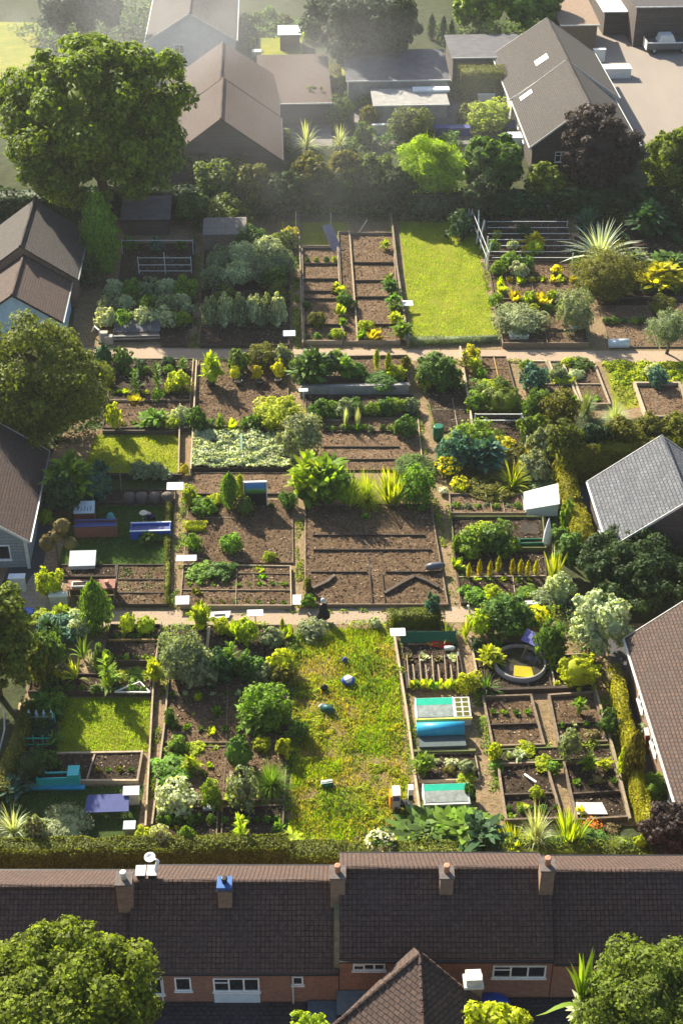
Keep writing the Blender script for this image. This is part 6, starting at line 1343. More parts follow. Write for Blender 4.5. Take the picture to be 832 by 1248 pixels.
m = MB(); m.slab([(q[0]-.35, q[1]-.1, .215), (q[0]+.35, q[1]-.06, .215), (q[0]+.35, q[1]+.05, .225), (q[0]-.35, q[1]+.02, .225)], .01); o = m.build('dark_print', DARKM); o.parent = None; tag(o, 'dark strip lying on the white sheet on the path', 'strip')
# --- big bare bed
bed('big bare soil bed with four inner boards', [(372, 618), (524, 618), (545, 740), (372, 740)], soil=SOIL, wood_=WOODM, dm=WOODD, h=.28, hh=.34, hd=((.33, .05, .93), (.48, .05, .96), (.70, .03, .46), (.70, .58, .98)), vd=((.47, .7, 1), (.56, .7, 1)), fill=.45, rough=.08)
for i, pts in enumerate([[(381, 722), (398, 714), (408, 706)], [(468, 728), (488, 716), (505, 707)], [(505, 707), (520, 713), (534, 721)]]):
    board_px(pts, .22, .42, ['slanting board lying in the front left corner of the big bare bed', 'left arm of the chevron of boards in the big bare bed', 'right arm of the chevron of boards in the big bare bed'][i], WOODD, 'loose_board', 'board', z0=.1)
board_px([(436, 622), (448, 672), (455, 740)], .1, .2, 'thin curving hose laid down the middle of the big bare bed', RUBBER, 'hose', 'hose', z0=.12)
pl('bush', 'olive', 370, 704, 380, 722, 'small bush at the left edge of the big bare bed'); pl('bush', 'fresh', 366, 724, 384, 742, 'small bush at the front left corner of the big bare bed'); pl('bush', 'blue', 516, 724, 536, 756, 'upright blue green bush at the front right corner of the big bare bed'); pl('lettuce', 'fresh', 440, 626, 450, 633, 'tiny seedling near the back of the big bare bed', zb=.15)
b = P(530, 698); r = thing('compost_bag', 'dark grey sack slumped on the right edge of the big bare bed', 'sack', b); m = MB(); m.tube([(b[0]-.65, b[1]-.05, .52), (b[0]-.2, b[1], .55), (b[0]+.3, b[1]+.05, .56), (b[0]+.62, b[1]+.1, .54)], [.2, .27, .25, .12], 12); m.build('sack', plain('slate_grey_plastic', (.10, .11, .14), .45, .2), r, True)
person('person in a long black coat and pale headscarf on the main path', P(394, 757), 0.5, 'stand')
# --- right plot
bed('pale dry soil bed behind the dark leafy bed', [(547, 607), (634, 607), (640, 630), (549, 630)], soil=SOILP, wood_=WOODM, h=.4, vd=(.55, .72))
bed('dark bed full of leafy potato tops', [(549, 636), (660, 636), (664, 674), (553, 674)], soil=SOILD, wood_=plain('mossy_board', (.13, .15, .05), .9, .3), h=.5)
bed('dark bed with yellow upright stalks', [(553, 677), (662, 677), (668, 735), (562, 738)], soil=SOILD, wood_=WOODD, h=.3, hd=(.5,), vd=(.62,), dm=WOODP)
x0, x1, ya, yb = boxpx(638, 592, 679, 630, 1.5)
r = thing('cold_frame', 'large white cold frame with a lifted slanting lid', 'cold frame', ((x0+x1)/2, ya, 0))
m = MB(); m.hexa([(x0+.1, ya, 0), (x1, ya, 0), (x1, ya+1.2, 0), (x0+.1, ya+1.2, 0)], [(x0+.1, ya, .6), (x1, ya, 1.05), (x1, ya+1.2, 1.3), (x0+.1, ya+1.2, .9)]); m.build('body', PALEB, r)
m = MB(); m.slab([(x0-.1, ya-.15, .72), (x1+.05, ya-.15, 1.15), (x1+.15, ya+1.5, 1.75), (x0+.1, ya+1.4, 1.15)], .06); m.build('lid', WHITE, r)
q = P(665, 668); r = thing('folded_parasol', 'tall white folded parasol standing behind the green trough', 'parasol', q); m = MB(); m.tube([(q[0], q[1], 0), (q[0], q[1], .5)], .05); m.build('pole', PIPE, r); m = MB(); m.lathe(q, [(.20, .25), (.30, .6), (.26, 1.3), (.12, 2.1), (.02, 2.5)], 10); m.build('canopy', WHITE, r, True)
trough(632, 656, 665, 670, .55, 'dark green trough beside the white folded parasol', GREENP, None)
q = P(645, 655); m = MB(); m.slab([(q[0]-.7, q[1], .5), (q[0]+.5, q[1]-.2, .35), (q[0]+.6, q[1]+.5, .75), (q[0]-.5, q[1]+.6, .85)], .05); tag(m.build('tilted_board', WOODM), 'brown board propped behind the dark green trough', 'board')
for a, b, w_, h_, ki, k, lab in [
 (576, 660, 36, 34, 'bush', 'fresh', 'left leafy potato bush in the dark bed'), (604, 656, 44, 38, 'bush', 'green', 'right leafy potato bush in the dark bed'), (590, 648, 34, 24, 'bush', 'lime', 'lime topped bush behind the two potato bushes'), (622, 664, 24, 22, 'bush', 'fresh', 'smaller leafy bush beside the dark green trough'),
 (556, 686, 16, 16, 'lettuce', 'lime', 'lime plant at the left edge of the yellow stalk bed'), (556, 664, 14, 22, 'bush', 'fresh', 'fresh plant at the left edge of the potato bed'), (562, 694, 18, 12, 'lettuce', 'fresh', 'spreading plant under the first yellow stalk'),
 (682, 654, 26, 28, 'ball', 'fresh', 'round fresh green bush beside the folded parasol'), (578, 724, 34, 18, 'bush', 'fresh', 'low fresh bush in front of the yellow stalks'), (600, 720, 22, 16, 'bush', 'lime', 'lime bush in front of the yellow stalks'), (568, 718, 12, 12, 'broad', 'fresh', 'small leaf plant at the front left of the stalk bed'),
 (676, 690, 22, 46, 'upright', 'lime', 'upright lime reeds beside the yellow stalk bed'), (664, 728, 36, 26, 'bush', 'grey', 'grey green bush at the front right of the stalk bed'), (684, 716, 32, 36, 'bush', 'pale', 'pale shrub at the left foot of the broad dark bush'), (644, 722, 28, 18, 'bush', 'fresh', 'low fresh bush left of the grey green bush'), (692, 626, 16, 36, 'bush', 'fresh', 'green shrub above the round fresh bush')]:
    pl(ki, k, a-w_/2, b-h_/2, a+w_/2, b+h_/2, lab, zb=.1)
for i, (a, b, h_) in enumerate([(571, 706, 20), (584, 706, 28), (597, 706, 26), (607, 702, 28), (624, 706, 30), (634, 706, 30), (643, 706, 26), (653, 704, 24)]):
    pl('cone', 'yellow', a-3.2, b-h_, a+3.2, b, f'{ORD[i]} glowing yellow upright stalk from the left in the stalk bed', 'stalk', 'glowing yellow stalks', 'yellow_stalk', zb=.1); 
row('lettuce', ['lime', 'fresh'], 580, 706, 646, 707, 5, 10, 7, 'green tuft at the foot of the yellow stalks', 'green tufts under the yellow stalks', 'plant', 'green_tuft')
r = thing('plank_shelf', 'long white plank on blocks at the front of the yellow stalk plot', 'shelf', P(666, 742)); q0, q1 = P(636, 742), P(694, 740); m = MB(); m.board(q0, q1, .35, .45, .52); m.build('plank', OFFW, r)
for q in (q0+(q1-q0)*.1, q0+(q1-q0)*.9): m = MB(); m.box(q[0]-.15, q[1]-.12, 0, q[0]+.15, q[1]+.12, .448); m.build('block', WOODM, r)
# ================================================================== front row of plots
# --- far left jumble
bed('deep dark raised bed with rails by the left end of the main path', [(136, 768), (196, 768), (192, 812), (126, 812)], h=.5, soil=SOILD, wood_=WOODD, hd=(.42,), dm=plain('ochre_board', (.42, .28, .10), .8, .3), vd=((.45, .75, 1),))
bed('long dark bed behind the lower left lawn', [(40, 826), (186, 828), (184, 848), (36, 848)], h=.4, soil=SOILD, wood_=WOODD)
board_px([(197, 762), (188, 830), (178, 1012)], .10, .4, 'pale rail along the left of the front narrow path', WOODP); board_px([(206, 830), (202, 880), (186, 1010)], .10, .4, 'pale rail along the right of the front narrow path', WOODP)
r = thing('lying_cloche', 'small bent white frame lying behind the lower left lawn', 'frame', P(162, 848))
for a, b in (((141, 848), (172, 836)), ((172, 836), (184, 849)), ((141, 848), (184, 849))):
    p0 = P(*a); p1 = P(*b); m = MB(); m.bar((p0[0], p0[1]-.15, .45), (p1[0], p1[1]-.15, .48), .08); m.build('bar', OFFW, r)
for a, b, w_, h_, ki, k, lab in [
 (76, 762, 50, 36, 'bush', 'blue', 'wide blue green bush at the back left of the front plots'), (98, 760, 36, 30, 'bush', 'pale', 'bush with silvery tops beside the tall pointed bush'), (62, 772, 30, 36, 'broad', 'deep', 'dark large leaved plant beside the shaggy tree'), (58, 796, 40, 54, 'bush', 'green', 'tall green bush beside the shaggy tree'), (50, 812, 28, 50, 'bush', 'olive', 'olive leaning bush at the shaggy tree'),
 (100, 786, 30, 40, 'banana', 'fresh', 'banana like plant with fresh leaves in the front left jumble'), (92, 812, 40, 44, 'banana', 'lime', 'brighter banana like plant in front of the first'), (110, 800, 14, 30, 'banana', 'pale', 'pale leaf shoot beside the brighter banana plant'), (131, 820, 28, 50, 'stalk', 'fresh', 'tall stalk plant left of the deep dark raised bed'), (124, 804, 22, 36, 'bush', 'green', 'green bush behind the tall stalk plant'),
 (67, 822, 12, 14, 'bush', 'yellow', 'small yellow green bush in the front left jumble'), (78, 824, 12, 10, 'flower', 'fresh+yellow', 'small yellow flowering plant in the front left jumble'), (156, 760, 22, 26, 'ball', 'lime', 'dense lime bush behind the deep dark bed, left one'), (178, 762, 24, 24, 'ball', 'lime', 'dense lime bush behind the deep dark bed, right one'),
 (148, 824, 26, 14, 'bush', 'lime', 'low lime plant in front of the deep dark bed, left'), (168, 824, 28, 14, 'bush', 'fresh', 'low plant in front of the deep dark bed, middle'), (188, 818, 22, 30, 'broad', 'lime', 'lime leafed plant at the front right corner of the deep dark bed'), (166, 780, 16, 12, 'bush', 'deep', 'dark plant hanging in the deep dark bed'),
 (56, 858, 38, 34, 'broad', 'green', 'green leafy plant behind the dim metal rack'), (66, 856, 30, 28, 'bush', 'fresh', 'light tipped bush behind the dim metal rack'), (52, 886, 34, 10, 'bush', 'deep', 'dim low plants in the metal rack'), (66, 902, 18, 22, 'broad', 'green', 'leafy plant right of the metal rack'), (62, 927, 22, 22, 'bush', 'green', 'pale tipped bush beside the dark soil bed'),
 (38, 932, 34, 44, 'ball', 'deep', 'round dark teal bush beside the turquoise trough'), (18, 958, 36, 30, 'broad', 'blue', 'blue green broad leafed plant at the left edge'), (14, 998, 62, 60, 'strap', 'pale', 'large silvery spiky plant at the lower left edge'), (78, 1010, 66, 48, 'feather', 'grey', 'wide feathery grey green bush at the lower left'), (44, 1012, 26, 40, 'bush', 'grey', 'grey bush between the silvery spiky plant and the feathery bush'),
 (196, 1022, 28, 36, 'bush', 'pale', 'pale leafed shrub at the lower end of the front narrow path'), (228, 1022, 24, 34, 'cone', 'fresh', 'upright green shrub at the bottom hedge'), (176, 1018, 26, 24, 'bush', 'lime', 'lime bush at the right end of the left hedge')]:
    pl(ki, k, a-w_/2, b-h_/2, a+w_/2, b+h_/2, lab, zb=.05)
for i in range(2):
    y = 872+i*26; r = thing('metal_rack', ['dim rear metal rack with four pale bottles', 'dim front metal rack of teal bars'][i], 'rack', P(50, y+12))
    q0, q1 = P(34-i*3, y+14), P(68-i*3, y+14)
    for z in (.3, .8): m = MB(); m.bar((q0[0], q0[1], z), (q1[0], q1[1], z), .05); m.build('rail', TEALG if i else STEEL, r)
    for k in range(4): xx = q0[0]+(q1[0]-q0[0])*k/3; m = MB(); m.bar((xx, q0[1]+.06, 0), (xx, q0[1]+.06, .95), .06); m.build('post', TEALG, r)
bed('near black bed under the metal racks', [(30, 872), (72, 872), (66, 915), (24, 915)], soil=SOILD, wood_=WOODD)
for i in range(4):
    b = P(38+i*9, 880); m = MB(); m.lathe((b[0], b[1]-.1, .35), [(.09, 0), (.09, .5), (.04, .6), (.04, .7)], 8); tag(m.build('bottle', PALEB, None, True), f'{ORD[i]} pale bottle on the dim rear metal rack, from the left', 'bottle', 'pale bottles on the rear metal rack')
bed('two part soil bed with pale frame in the lower left lawn', [(66, 922), (174, 920), (168, 955), (52, 955)], soil=SOILD, wood_=WOODP, dm=WOODP, h=.3, vd=(.47,), t=.12)
r = trough(46, 941, 98, 960, .7, 'turquoise trough at the front left of the two part soil bed', TURQ, None)
x0, x1, ya, yb = boxpx(84, 936, 98, 960, .95); m = MB(); m.box(x0, ya-.02, .702, x1, ya+.75, .98); m.build('end_seat', TURQ, r)
board_px([(36, 961), (104, 961)], .3, .14, 'long blue plank on the grass below the turquoise trough', CYAN, 'plank', 'plank', z0=.01)
x0, x1, ya, yb = boxpx(104, 979, 158, 1000, .5); r = thing('covered_table', 'navy blue cloth covered table on the front lawn', 'table', ((x0+x1)/2, ya, 0))
m = MB(); m.slab([(x0, ya, .62), (x1, ya, .62), (x1-.05, ya+1.1, .82), (x0+.12, ya+1.1, .82)], .05); m.build('cloth', NAVY, r)
for xx in (x0+.1, x1-.15):
    for yy, zz in ((ya+.08, .57), (ya+.9, .72)): m = MB(); m.box(xx, yy, 0, xx+.07, yy+.07, zz); m.build('leg', WOODD, r)
hive(153, 961, 170, 982, .9, 'white box behind the navy covered table', 'white_box', OFFW, tilt=.15); hive(153, 1001, 165, 1022, .8, 'tall grey and beige box in front of the navy covered table', 'storage_box', STONE, GREYP)
# --- second front plot
bed('big soil plot with the large squash plant, rear half', [(206, 832), (350, 830), (352, 908), (200, 908)], soil=SOIL, wood_=WOODM, h=.25, vd=(.5,), rough=.07)
bed('big soil plot with bushy crops, front half', [(198, 914), (350, 912), (346, 978), (190, 978)], soil=SOIL, wood_=WOODM, h=.25, vd=(.52,), rough=.07)
bed('dark rear bed of tall crops behind the big soil plot', [(206, 766), (350, 766), (350, 828), (206, 830)], soil=SOILD, wood_=WOODD, h=.3)
bed('dark front left soil bed at the bottom hedge', [(190, 988), (266, 988), (264, 1026), (184, 1026)], soil=SOILD, wood_=WOODM, h=.35); bed('dark front right soil bed at the bottom hedge', [(272, 988), (346, 986), (344, 1026), (270, 1026)], soil=SOILD, wood_=WOODM, h=.35)
for a, b, w_, h_, ki, k, lab in [
 (222, 800, 58, 68, 'feather', 'grey', 'tall dense grey green herb bush at the back left of the big soil plot'), (244, 812, 50, 50, 'bush', 'grey', 'dense grey green bush in front of the leaning pole'), (268, 812, 36, 44, 'bush', 'deep', 'dark green bush right of the leaning pole'), (244, 752, 24, 36, 'broad', 'lime', 'glowing broad leafed plant by the main path'),
 (270, 764, 22, 22, 'bush', 'lime', 'lime bush behind the tall crop bed'), (300, 770, 30, 34, 'bush', 'lime', 'bright lime bush beside the post sign'), (286, 768, 20, 22, 'lettuce', 'lime', 'lime lettuce left of the bright lime bush'), (282, 800, 20, 40, 'stalk', 'fresh', 'tall stalk crop in the middle of the tall crop bed'), (277, 808, 26, 30, 'bush', 'fresh', 'fresh bush left of the stalk crop'), (304, 812, 34, 34, 'bush', 'green', 'leafy bush under the post sign'), (322, 818, 26, 28, 'bush', 'grey', 'grey tipped bush in the tall crop bed'),
 (342, 808, 34, 34, 'bush', 'lime', 'lime topped bush at the right end of the tall crop bed'), (346, 822, 32, 30, 'bush', 'olive', 'dull bush at the right front of the tall crop bed'), (330, 776, 26, 24, 'bush', 'grey', 'grey bush right of the post sign'), (350, 772, 20, 18, 'lettuce', 'lime', 'lime plant at the corner of the overgrown plot'), (344, 762, 6, 30, 'cone', 'lime', 'thin upright shoot by the path'),
 (325, 862, 58, 54, 'bush', 'fresh', 'large squash plant in the big soil plot'), (320, 868, 50, 44, 'broad', 'fresh', 'broad leaves at the front of the large squash plant'), (241, 851, 11, 11, 'lettuce', 'lime', 'small round seedling near the back of the big soil plot'), (264, 867, 13, 12, 'lettuce', 'fresh', 'small bright seedling in the middle of the big soil plot'), (233, 874, 14, 10, 'lettuce', 'lime', 'small spreading seedling at the left of the big soil plot'), (208, 875, 14, 22, 'bush', 'green', 'two leafed green plant at the left edge of the big soil plot'), (259, 892, 11, 11, 'lettuce', 'lime', 'small lime seedling at the front of the big soil plot'), (213, 848, 8, 7, 'lettuce', 'pale', 'tiny pale seedling at the back left of the big soil plot'), (292, 844, 10, 8, 'lettuce', 'olive', 'tiny seedling left of the squash plant'),
 (215, 908, 28, 24, 'bush', 'fresh', 'fresh green clump at the left of the middle crop line'), (240, 912, 26, 16, 'bush', 'lime', 'lime clump in the middle crop line'), (258, 912, 18, 12, 'lettuce', 'lime', 'lime lettuce in the middle crop line'), (291, 917, 34, 42, 'ball', 'green', 'dense upright rounded bush in the middle crop line'), (318, 907, 24, 20, 'bush', 'lime', 'lime clump right of the rounded bush'), (345, 912, 22, 26, 'bush', 'lime', 'bright bush at the right end of the middle crop line'),
 (212, 936, 52, 38, 'bush', 'fresh', 'wide vine like bush at the left of the front half plot'), (232, 930, 22, 26, 'broad', 'lime', 'lime leafed plant right of the vine like bush'), (213, 972, 48, 42, 'bush', 'pale', 'dense pale green bush below the vine like bush'), (258, 968, 26, 34, 'bush', 'fresh', 'fresh upright bush left of the centre board'), (296, 962, 38, 48, 'bush', 'grey', 'grey green leafy bush right of the centre board'), (281, 972, 16, 20, 'broad', 'lime', 'lime leafed plant between the two upright bushes'),
 (330, 946, 56, 56, 'grass', 'fresh', 'large arching leek like grass clump'), (330, 944, 44, 44, 'strap', 'green', 'green strap leaves in the middle of the arching clump'), (332, 986, 26, 14, 'strap', 'lime', 'small spiky plant below the arching clump'), (293, 1010, 20, 40, 'stalk', 'lime', 'tall lime stalk plant in the front right soil bed'), (216, 1010, 12, 10, 'lettuce', 'yellow', 'yellow seedling in the front left soil bed'), (340, 1010, 16, 20, 'broad', 'fresh', 'leafy plant at the right end of the front right soil bed'), (350, 1030, 40, 30, 'broad', 'lime', 'broad lime leafed plant on the bottom hedge'), (292, 1028, 26, 18, 'bush', 'lime', 'lime bush at the foot of the tall lime stalk'),
 (380, 766, 34, 26, 'bush', 'grey', 'grey green bush in front of the person in black'), (366, 890, 20, 26, 'bush', 'green', 'green weed bush at the left edge of the rough grass'), (464, 1028, 34, 34, 'flower', 'green+white', 'white flowering bush at the bottom of the rough grass'), (456, 758, 16, 14, 'bush', 'pale', 'small dry plant at the back of the rough grass')]:
    pl(ki, k, a-w_/2, b-h_/2, a+w_/2, b+h_/2, lab, zb=.05)
stake(248, 832, 3.0, 'stout pale pole leaning in the tall crop bed', WOODP, .14, top=(255, 764)); stake(279, 984, .5, 'pair of pale rails between the two front soil beds', WOODP, .14, top=(281, 940))
x0, x1, ya, yb = boxpx(248, 982, 262, 992, .4); m = MB(); m.box(x0, ya, 0, x1, ya+.4, .4); tag(m.build('white_tray', OFFW), 'small white tray at the front edge of the front half plot', 'tray')
# --- things on the rough grass
def ball_thing(px, py, rx, ry, rz, mat, label, name, cat, tilt=0, cap=None):
    q = P(px, py); r = thing(name, label, cat, q); m = MB(); m.lathe((0, 0, 0), [(.02, -rz), (rx*.6, -rz*.85), (rx, -rz*.1), (rx*.95, rz*.4), (rx*.5, rz*.9), (.02, rz)], 16)
    M_ = Matrix.Translation((q[0], q[1], rz*.95)) @ Matrix.Rotation(tilt, 4, 'Y') @ Matrix.Diagonal((1, ry/rx, 1, 1)); m.v = [tuple(M_ @ Vector(v)) for v in m.v]; m.build('body', mat, r, True)
    if cap:
        m = MB(); m.lathe((q[0], q[1], rz*1.35), [(rx*.75, 0), (rx*.55, rz*.5), (.02, rz*.65)], 14); m.build('lid', cap, r, True)
    return r
ball_thing(424, 834, .42, .32, .30, BLUEP, 'blue tub with white top lying on the rough grass', 'tub', 'tub', 0, WHITE)
ball_thing(420, 808, .17, .17, .24, NAVY, 'small dark violet ball at the back of the rough grass', 'ball', 'ball')
ball_thing(395, 842, .22, .18, .26, RUBBER, 'small black bucket on the bare patch of the rough grass', 'bucket', 'bucket')
q = P(400, 868); r = thing('bag', 'dark teal bag with white end lying on the rough grass', 'bag', q); m = MB(); m.tube([(q[0]-.35, q[1]+.25, .2), (q[0], q[1], .27), (q[0]+.35, q[1]-.2, .2)], [.2, .26, .14], 12); m.build('body', plain('dark_teal', (.01, .09, .09), .5, .2), r, True); m = MB(); m.tube([(q[0]-.5, q[1]+.36, .22), (q[0]-.35, q[1]+.26, .22)], [.1, .205], 12); m.build('end', OFFW, r, True)
q = P(399, 960); r = thing('canister', 'white topped dark green canister on the lower rough grass', 'canister', q); m = MB(); m.tube([(q[0]-.33, q[1], .22), (q[0]+.3, q[1]+.12, .22)], .2, 14); m.build('body', GREENP, r, True); m = MB(); m.slab([(q[0]-.36, q[1]-.1, .40), (q[0]+.3, q[1]+.02, .40), (q[0]+.28, q[1]+.24, .43), (q[0]-.36, q[1]+.16, .43)], .05); m.build('top', OFFW, r)
# wheeled machine
q = P(490, 992); r = thing('garden_machine', 'wheeled garden machine with grey box, white box and orange side', 'machine', q); x, y = q[0], q[1]
m = MB(); m.box(x-.55, y+.1, .35, x-.12, y+.8, 1.3); m.build('grey_box', GREYP, r); m = MB(); m.box(x-.56, y+.09, 1.303, x-.11, y+.81, 1.38); m.build('box_lid', OFFW, r); m = MB(); m.box(x-.5, y+.07, .95, x-.17, y+.098, 1.25); m.build('dark_screen', NAVY, r)
m = MB(); m.box(x-.68, y+.15, .25, x-.56, y+.75, 1.2); m.build('orange_side', ORANGEP, r); m = MB(); m.box(x+.32, y+.3, .75, x+.6, y+.7, 1.55); m.build('white_box', WHITE, r); m = MB(); m.box(x+.33, y+.27, .75, x+.59, y+.298, 1.1); m.build('dark_screen', RUBBER, r)
m = MB(); m.box(x-.15, y+.2, .3, x+.5, y+.6, .5); m.build('chassis', RUBBER, r); m = MB(); m.bar((x+.42, y+.2, .75), (x+.65, y-.75, .1), .09); m.build('handle', STEEL, r); m = MB(); m.bar((x+.2, y+.2, .75), (x+.5, y-.75, .1), .06); m.build('handle', RUBBER, r)
for xx in (-.42, .3): m = MB(); m.tube([(x+xx, y+.0, .24), (x+xx+.12, y+.0, .24)], .24, 18); m.build('wheel', RUBBER, r)
m = MB(); m.tube([(x-.35, y-.05, .5), (x-.45, y-.45, .15), (x-.2, y-.85, .08), (x+.25, y-.95, .06)], .05); m.build('cable', RUBBER, r, True)
# --- seed bed plot
board_px([(480, 776), (495, 870), (512, 1000)], .12, .35, 'long pale rail between the rough grass and the cold frames', WOODP)
sign(484, 785, 1.0, .95, .6, 'white sign at the back right corner of the rough grass', post=WOODP)
bed('seed bed with pale canes in front of the green net', [(490, 786), (556, 784), (566, 840), (496, 842)], soil=SOILD, wood_=WOODD, h=.3, hd=(.36,))
r = thing('net_frame', 'dark green net stretched across the back of the seed bed', 'net', P(522, 788)); q0, q1 = P(489, 788), P(555, 787)
m = MB(); m.slab([(q0[0], q0[1], .3), (q1[0], q1[1], .3), (q1[0], q1[1]+.35, .9), (q0[0], q0[1]+.35, .9)], .04); m.build('net', plain('green_net', (.01, .11, .06), .8, .3, 8), r)
for k in range(5): xx = q0[0]+(q1[0]-q0[0])*k/4; m = MB(); m.bar((xx, q0[1]+.3, -.05), (xx, q0[1]+.42, 1.0), .05); m.build('post', DARKM, r)
for i in range(9):
    a0 = 495+i*7.6; p0 = P(a0, 805+(i % 2)*12); p1 = P(a0+3, 842); m = MB(); m.bar((p0[0], p0[1], .45), (p1[0], p1[1], .38), .06); tag(m.build('bamboo_cane', WOODP), f'{ORD[i]} pale cane laid over the seed bed, from the left', 'cane', 'pale canes over the seed bed')
row('lettuce', ['lime', 'fresh', 'lime'], 501, 835, 560, 833, 9, 10, 13, 'young lettuce in the front row of the seed bed', 'young lettuces of the seed bed', 'lettuce', 'young_lettuce', zb=.2)
row('lettuce', ['rust', 'pale'], 499, 801, 552, 800, 4, 13, 8, 'straw seedling patch at the back of the seed bed', 'straw coloured patches of the seed bed', 'seedling', 'seedling_patch', zb=.2)
q = P(548, 796); m = MB(); m.tube([(q[0]-.35, q[1], .42), (q[0]+.15, q[1], .42), (q[0]+.3, q[1], .42)], [.14, .14, .05], 10); tag(m.build('white_bottle', WHITE, None, True), 'white bottle lying at the right end of the green net', 'bottle')
pl('flower', 'lime+red', 518, 770, 548, 790, 'red flowering plant behind the green net'); pl('flower', 'olive+red', 530, 768, 556, 786, 'second red flowering plant at the right behind the net'); pl('banana', 'fresh', 530, 748, 562, 782, 'broad leafed canna left of the big bush', name='canna_plant'); pl('banana', 'lime', 552, 742, 584, 782, 'brighter broad leafed canna touching the big bush', name='canna_plant')
pl('bush', 'green', 586, 724, 648, 778, 'big dense green bush by the main path at the right'); pl('bush', 'lime', 572, 744, 602, 778, 'lime bush at the left foot of the big dense bush'); pl('flower', 'lime+yellow', 640, 738, 668, 764, 'yellow flowering shrub right of the big dense bush'); pl('flower', 'olive+orange', 594, 730, 612, 742, 'orange flowers behind the big dense bush')
pl('bush', 'deep', 572, 776, 592, 794, 'dark cabbage like plant below the lime bush'); pl('cone', 'yellow', 584, 736, 590, 752, 'small yellow spike behind the lime bush')
stake(576, 760, 1.8, 'crooked white stick beside the brighter canna', OFFW, .12, top=(570, 738)); board_px([(572, 778), (580, 822)], .1, .3, 'pale rail left of the round pond', WOODP)
bed('soil plot holding the round pond', [(576, 786), (660, 784), (672, 842), (584, 844)], soil=SOILD, wood_=WOODD, h=.15)
pl('strap', 'green', 568, 806, 618, 850, 'dark green spiky lily in front of the round pond'); pl('bush', 'lime', 556, 818, 584, 846, 'lime bush between the seed bed and the lily'); pl('broad', 'lime', 584, 786, 612, 812, 'lime leafed shoot left of the round pond')
q = P(633, 812); r = thing('round_pond', 'round raised pond tub with grey rim and yellow scoop', 'pond', q); q = np.array([q[0], q[1], 0])
m = MB(); m.lathe(q, [(1.62, 0), (1.62, .42), (1.50, .45), (1.48, .42), (1.48, .1)], 40, cap=False); m.build('rim', plain('grey_stone_rim', (.27, .26, .24), .8, .3, 5), r, True)
m = MB(); m.lathe(q, [(1.48, .0), (1.48, .22)], 40); m.build('water', plain('dark_pond_water', (.05, .045, .03), .12, .4, 2), r)
q2 = P(637, 822, .3); r = thing('yellow_scoop', 'yellow plastic scoop floating in the round pond', 'scoop', q2)
m = MB(); m.hexa([(q2[0]-.55, q2[1]-.1, .24), (q2[0]+.6, q2[1]-.35, .24), (q2[0]+.55, q2[1]+.2, .24), (q2[0]-.5, q2[1]+.35, .24)], [(q2[0]-.6, q2[1]-.12, .34), (q2[0]+.62, q2[1]-.38, .34), (q2[0]+.5, q2[1]+.3, .62), (q2[0]-.5, q2[1]+.5, .62)]); m.build('body', YELLOWP, r)
q = P(634, 806); r = thing('solar_panel', 'violet blue tilted panel on a post at the back of the round pond', 'panel', q); m = MB(); m.bar((q[0], q[1], 0), (q[0]+.35, q[1]+.2, 1.1), .1); m.build('post', WOODM, r)
a = [P(634, 780, 1.1), P(657, 790, 1.1), P(661, 776, 1.5), P(642, 766, 1.5)]; m = MB(); m.slab([tuple(k) for k in a], .07); m.build('panel', VIOLP, r)
pl('bush', 'green', 654, 756, 690, 806, 'large leafy green bush right of the round pond'); pl('bush', 'fresh', 660, 784, 690, 812, 'fresh green bush in front of the large leafy bush'); pl('ball', 'lime', 680, 796, 728, 840, 'glowing lime round bush right of the round pond')
bed('dark bed under the glowing lime round bush', [(668, 802), (712, 800), (722, 838), (676, 840)], soil=SOILD, wood_=WOODP, h=.25)
q = P(748, 842); r = thing('topiary', 'mushroom shaped olive topiary beside the narrow gold hedge', 'topiary', q); m = MB(); m.tube([(q[0], q[1], 0), (q[0], q[1], .9)], .1); m.build('stem', BARK, r)
rng = np.random.default_rng(9); V, F, _m = clumpy(rng, 60, 30, .09, (.72, .72, .5), .14, .6, .85); V[:, 2] += 1.1; link('foliage_head', np_mesh('foliage_head', V, F, [LEAF['rust']]), r)
# --- cold frames
def coldframe(x0, y0, x1, y1, h, label, lidc, glassc, tray=False):
    a0, a1, ya, yb = boxpx(x0, y0, x1, y1, h); d = max(1.0, yb-ya); r = thing('cold_frame', label, 'cold frame', ((a0+a1)/2, ya, 0)); ag = a1-(.95 if tray else 0)
    m = MB(); m.hexa([(a0, ya, 0), (a1, ya, 0), (a1, ya+d, 0), (a0, ya+d, 0)], [(a0, ya, h-.25), (a1, ya, h-.25), (a1, ya+d, h), (a0, ya+d, h)]); m.build('body', OFFW, r)
    z = lambda f: h-.25+.25*f+.02
    def lay(xa, xb, f0, f1, mat, name, dz=0, par=r): m = MB(); m.slab([(xa, ya+d*f0, z(f0)+dz), (xb, ya+d*f0, z(f0)+dz), (xb, ya+d*f1, z(f1)+dz), (xa, ya+d*f1, z(f1)+dz)], .025); return m.build(name, mat, par)
    lay(a0+.07, ag-.07, .05, .63, glassc, 'glass_panel', .015); lay(a0+.07, ag-.07, .635, .97, lidc, 'green_panel', .015)
    for k in ((a0, a0+.065), (ag-.065, ag)): lay(k[0], k[1], -.01, 1.0, WHITE, 'frame_bar', .04)
    m = MB(); m.box(a0-.03, ya-.09, h-.38, a1+.03, ya-.003, h-.22); m.build('front_edge', YELP if tray else OFFW, r)
    if tray:
        tr_ = lay(ag+.01, a1-.01, .02, .97, OFFW, 'seed_tray', .03)
        for i in range(2):
            for j in range(4):
                f0 = .06+j*.23; lay(ag+.1+i*.41, ag+.42+i*.41, f0, f0+.17, LEAF['olive'], 'tray_cell', .04, tr_)
    return r
MISTG = plain('misted_glass', (.30, .34, .31), .25, .35, 3)
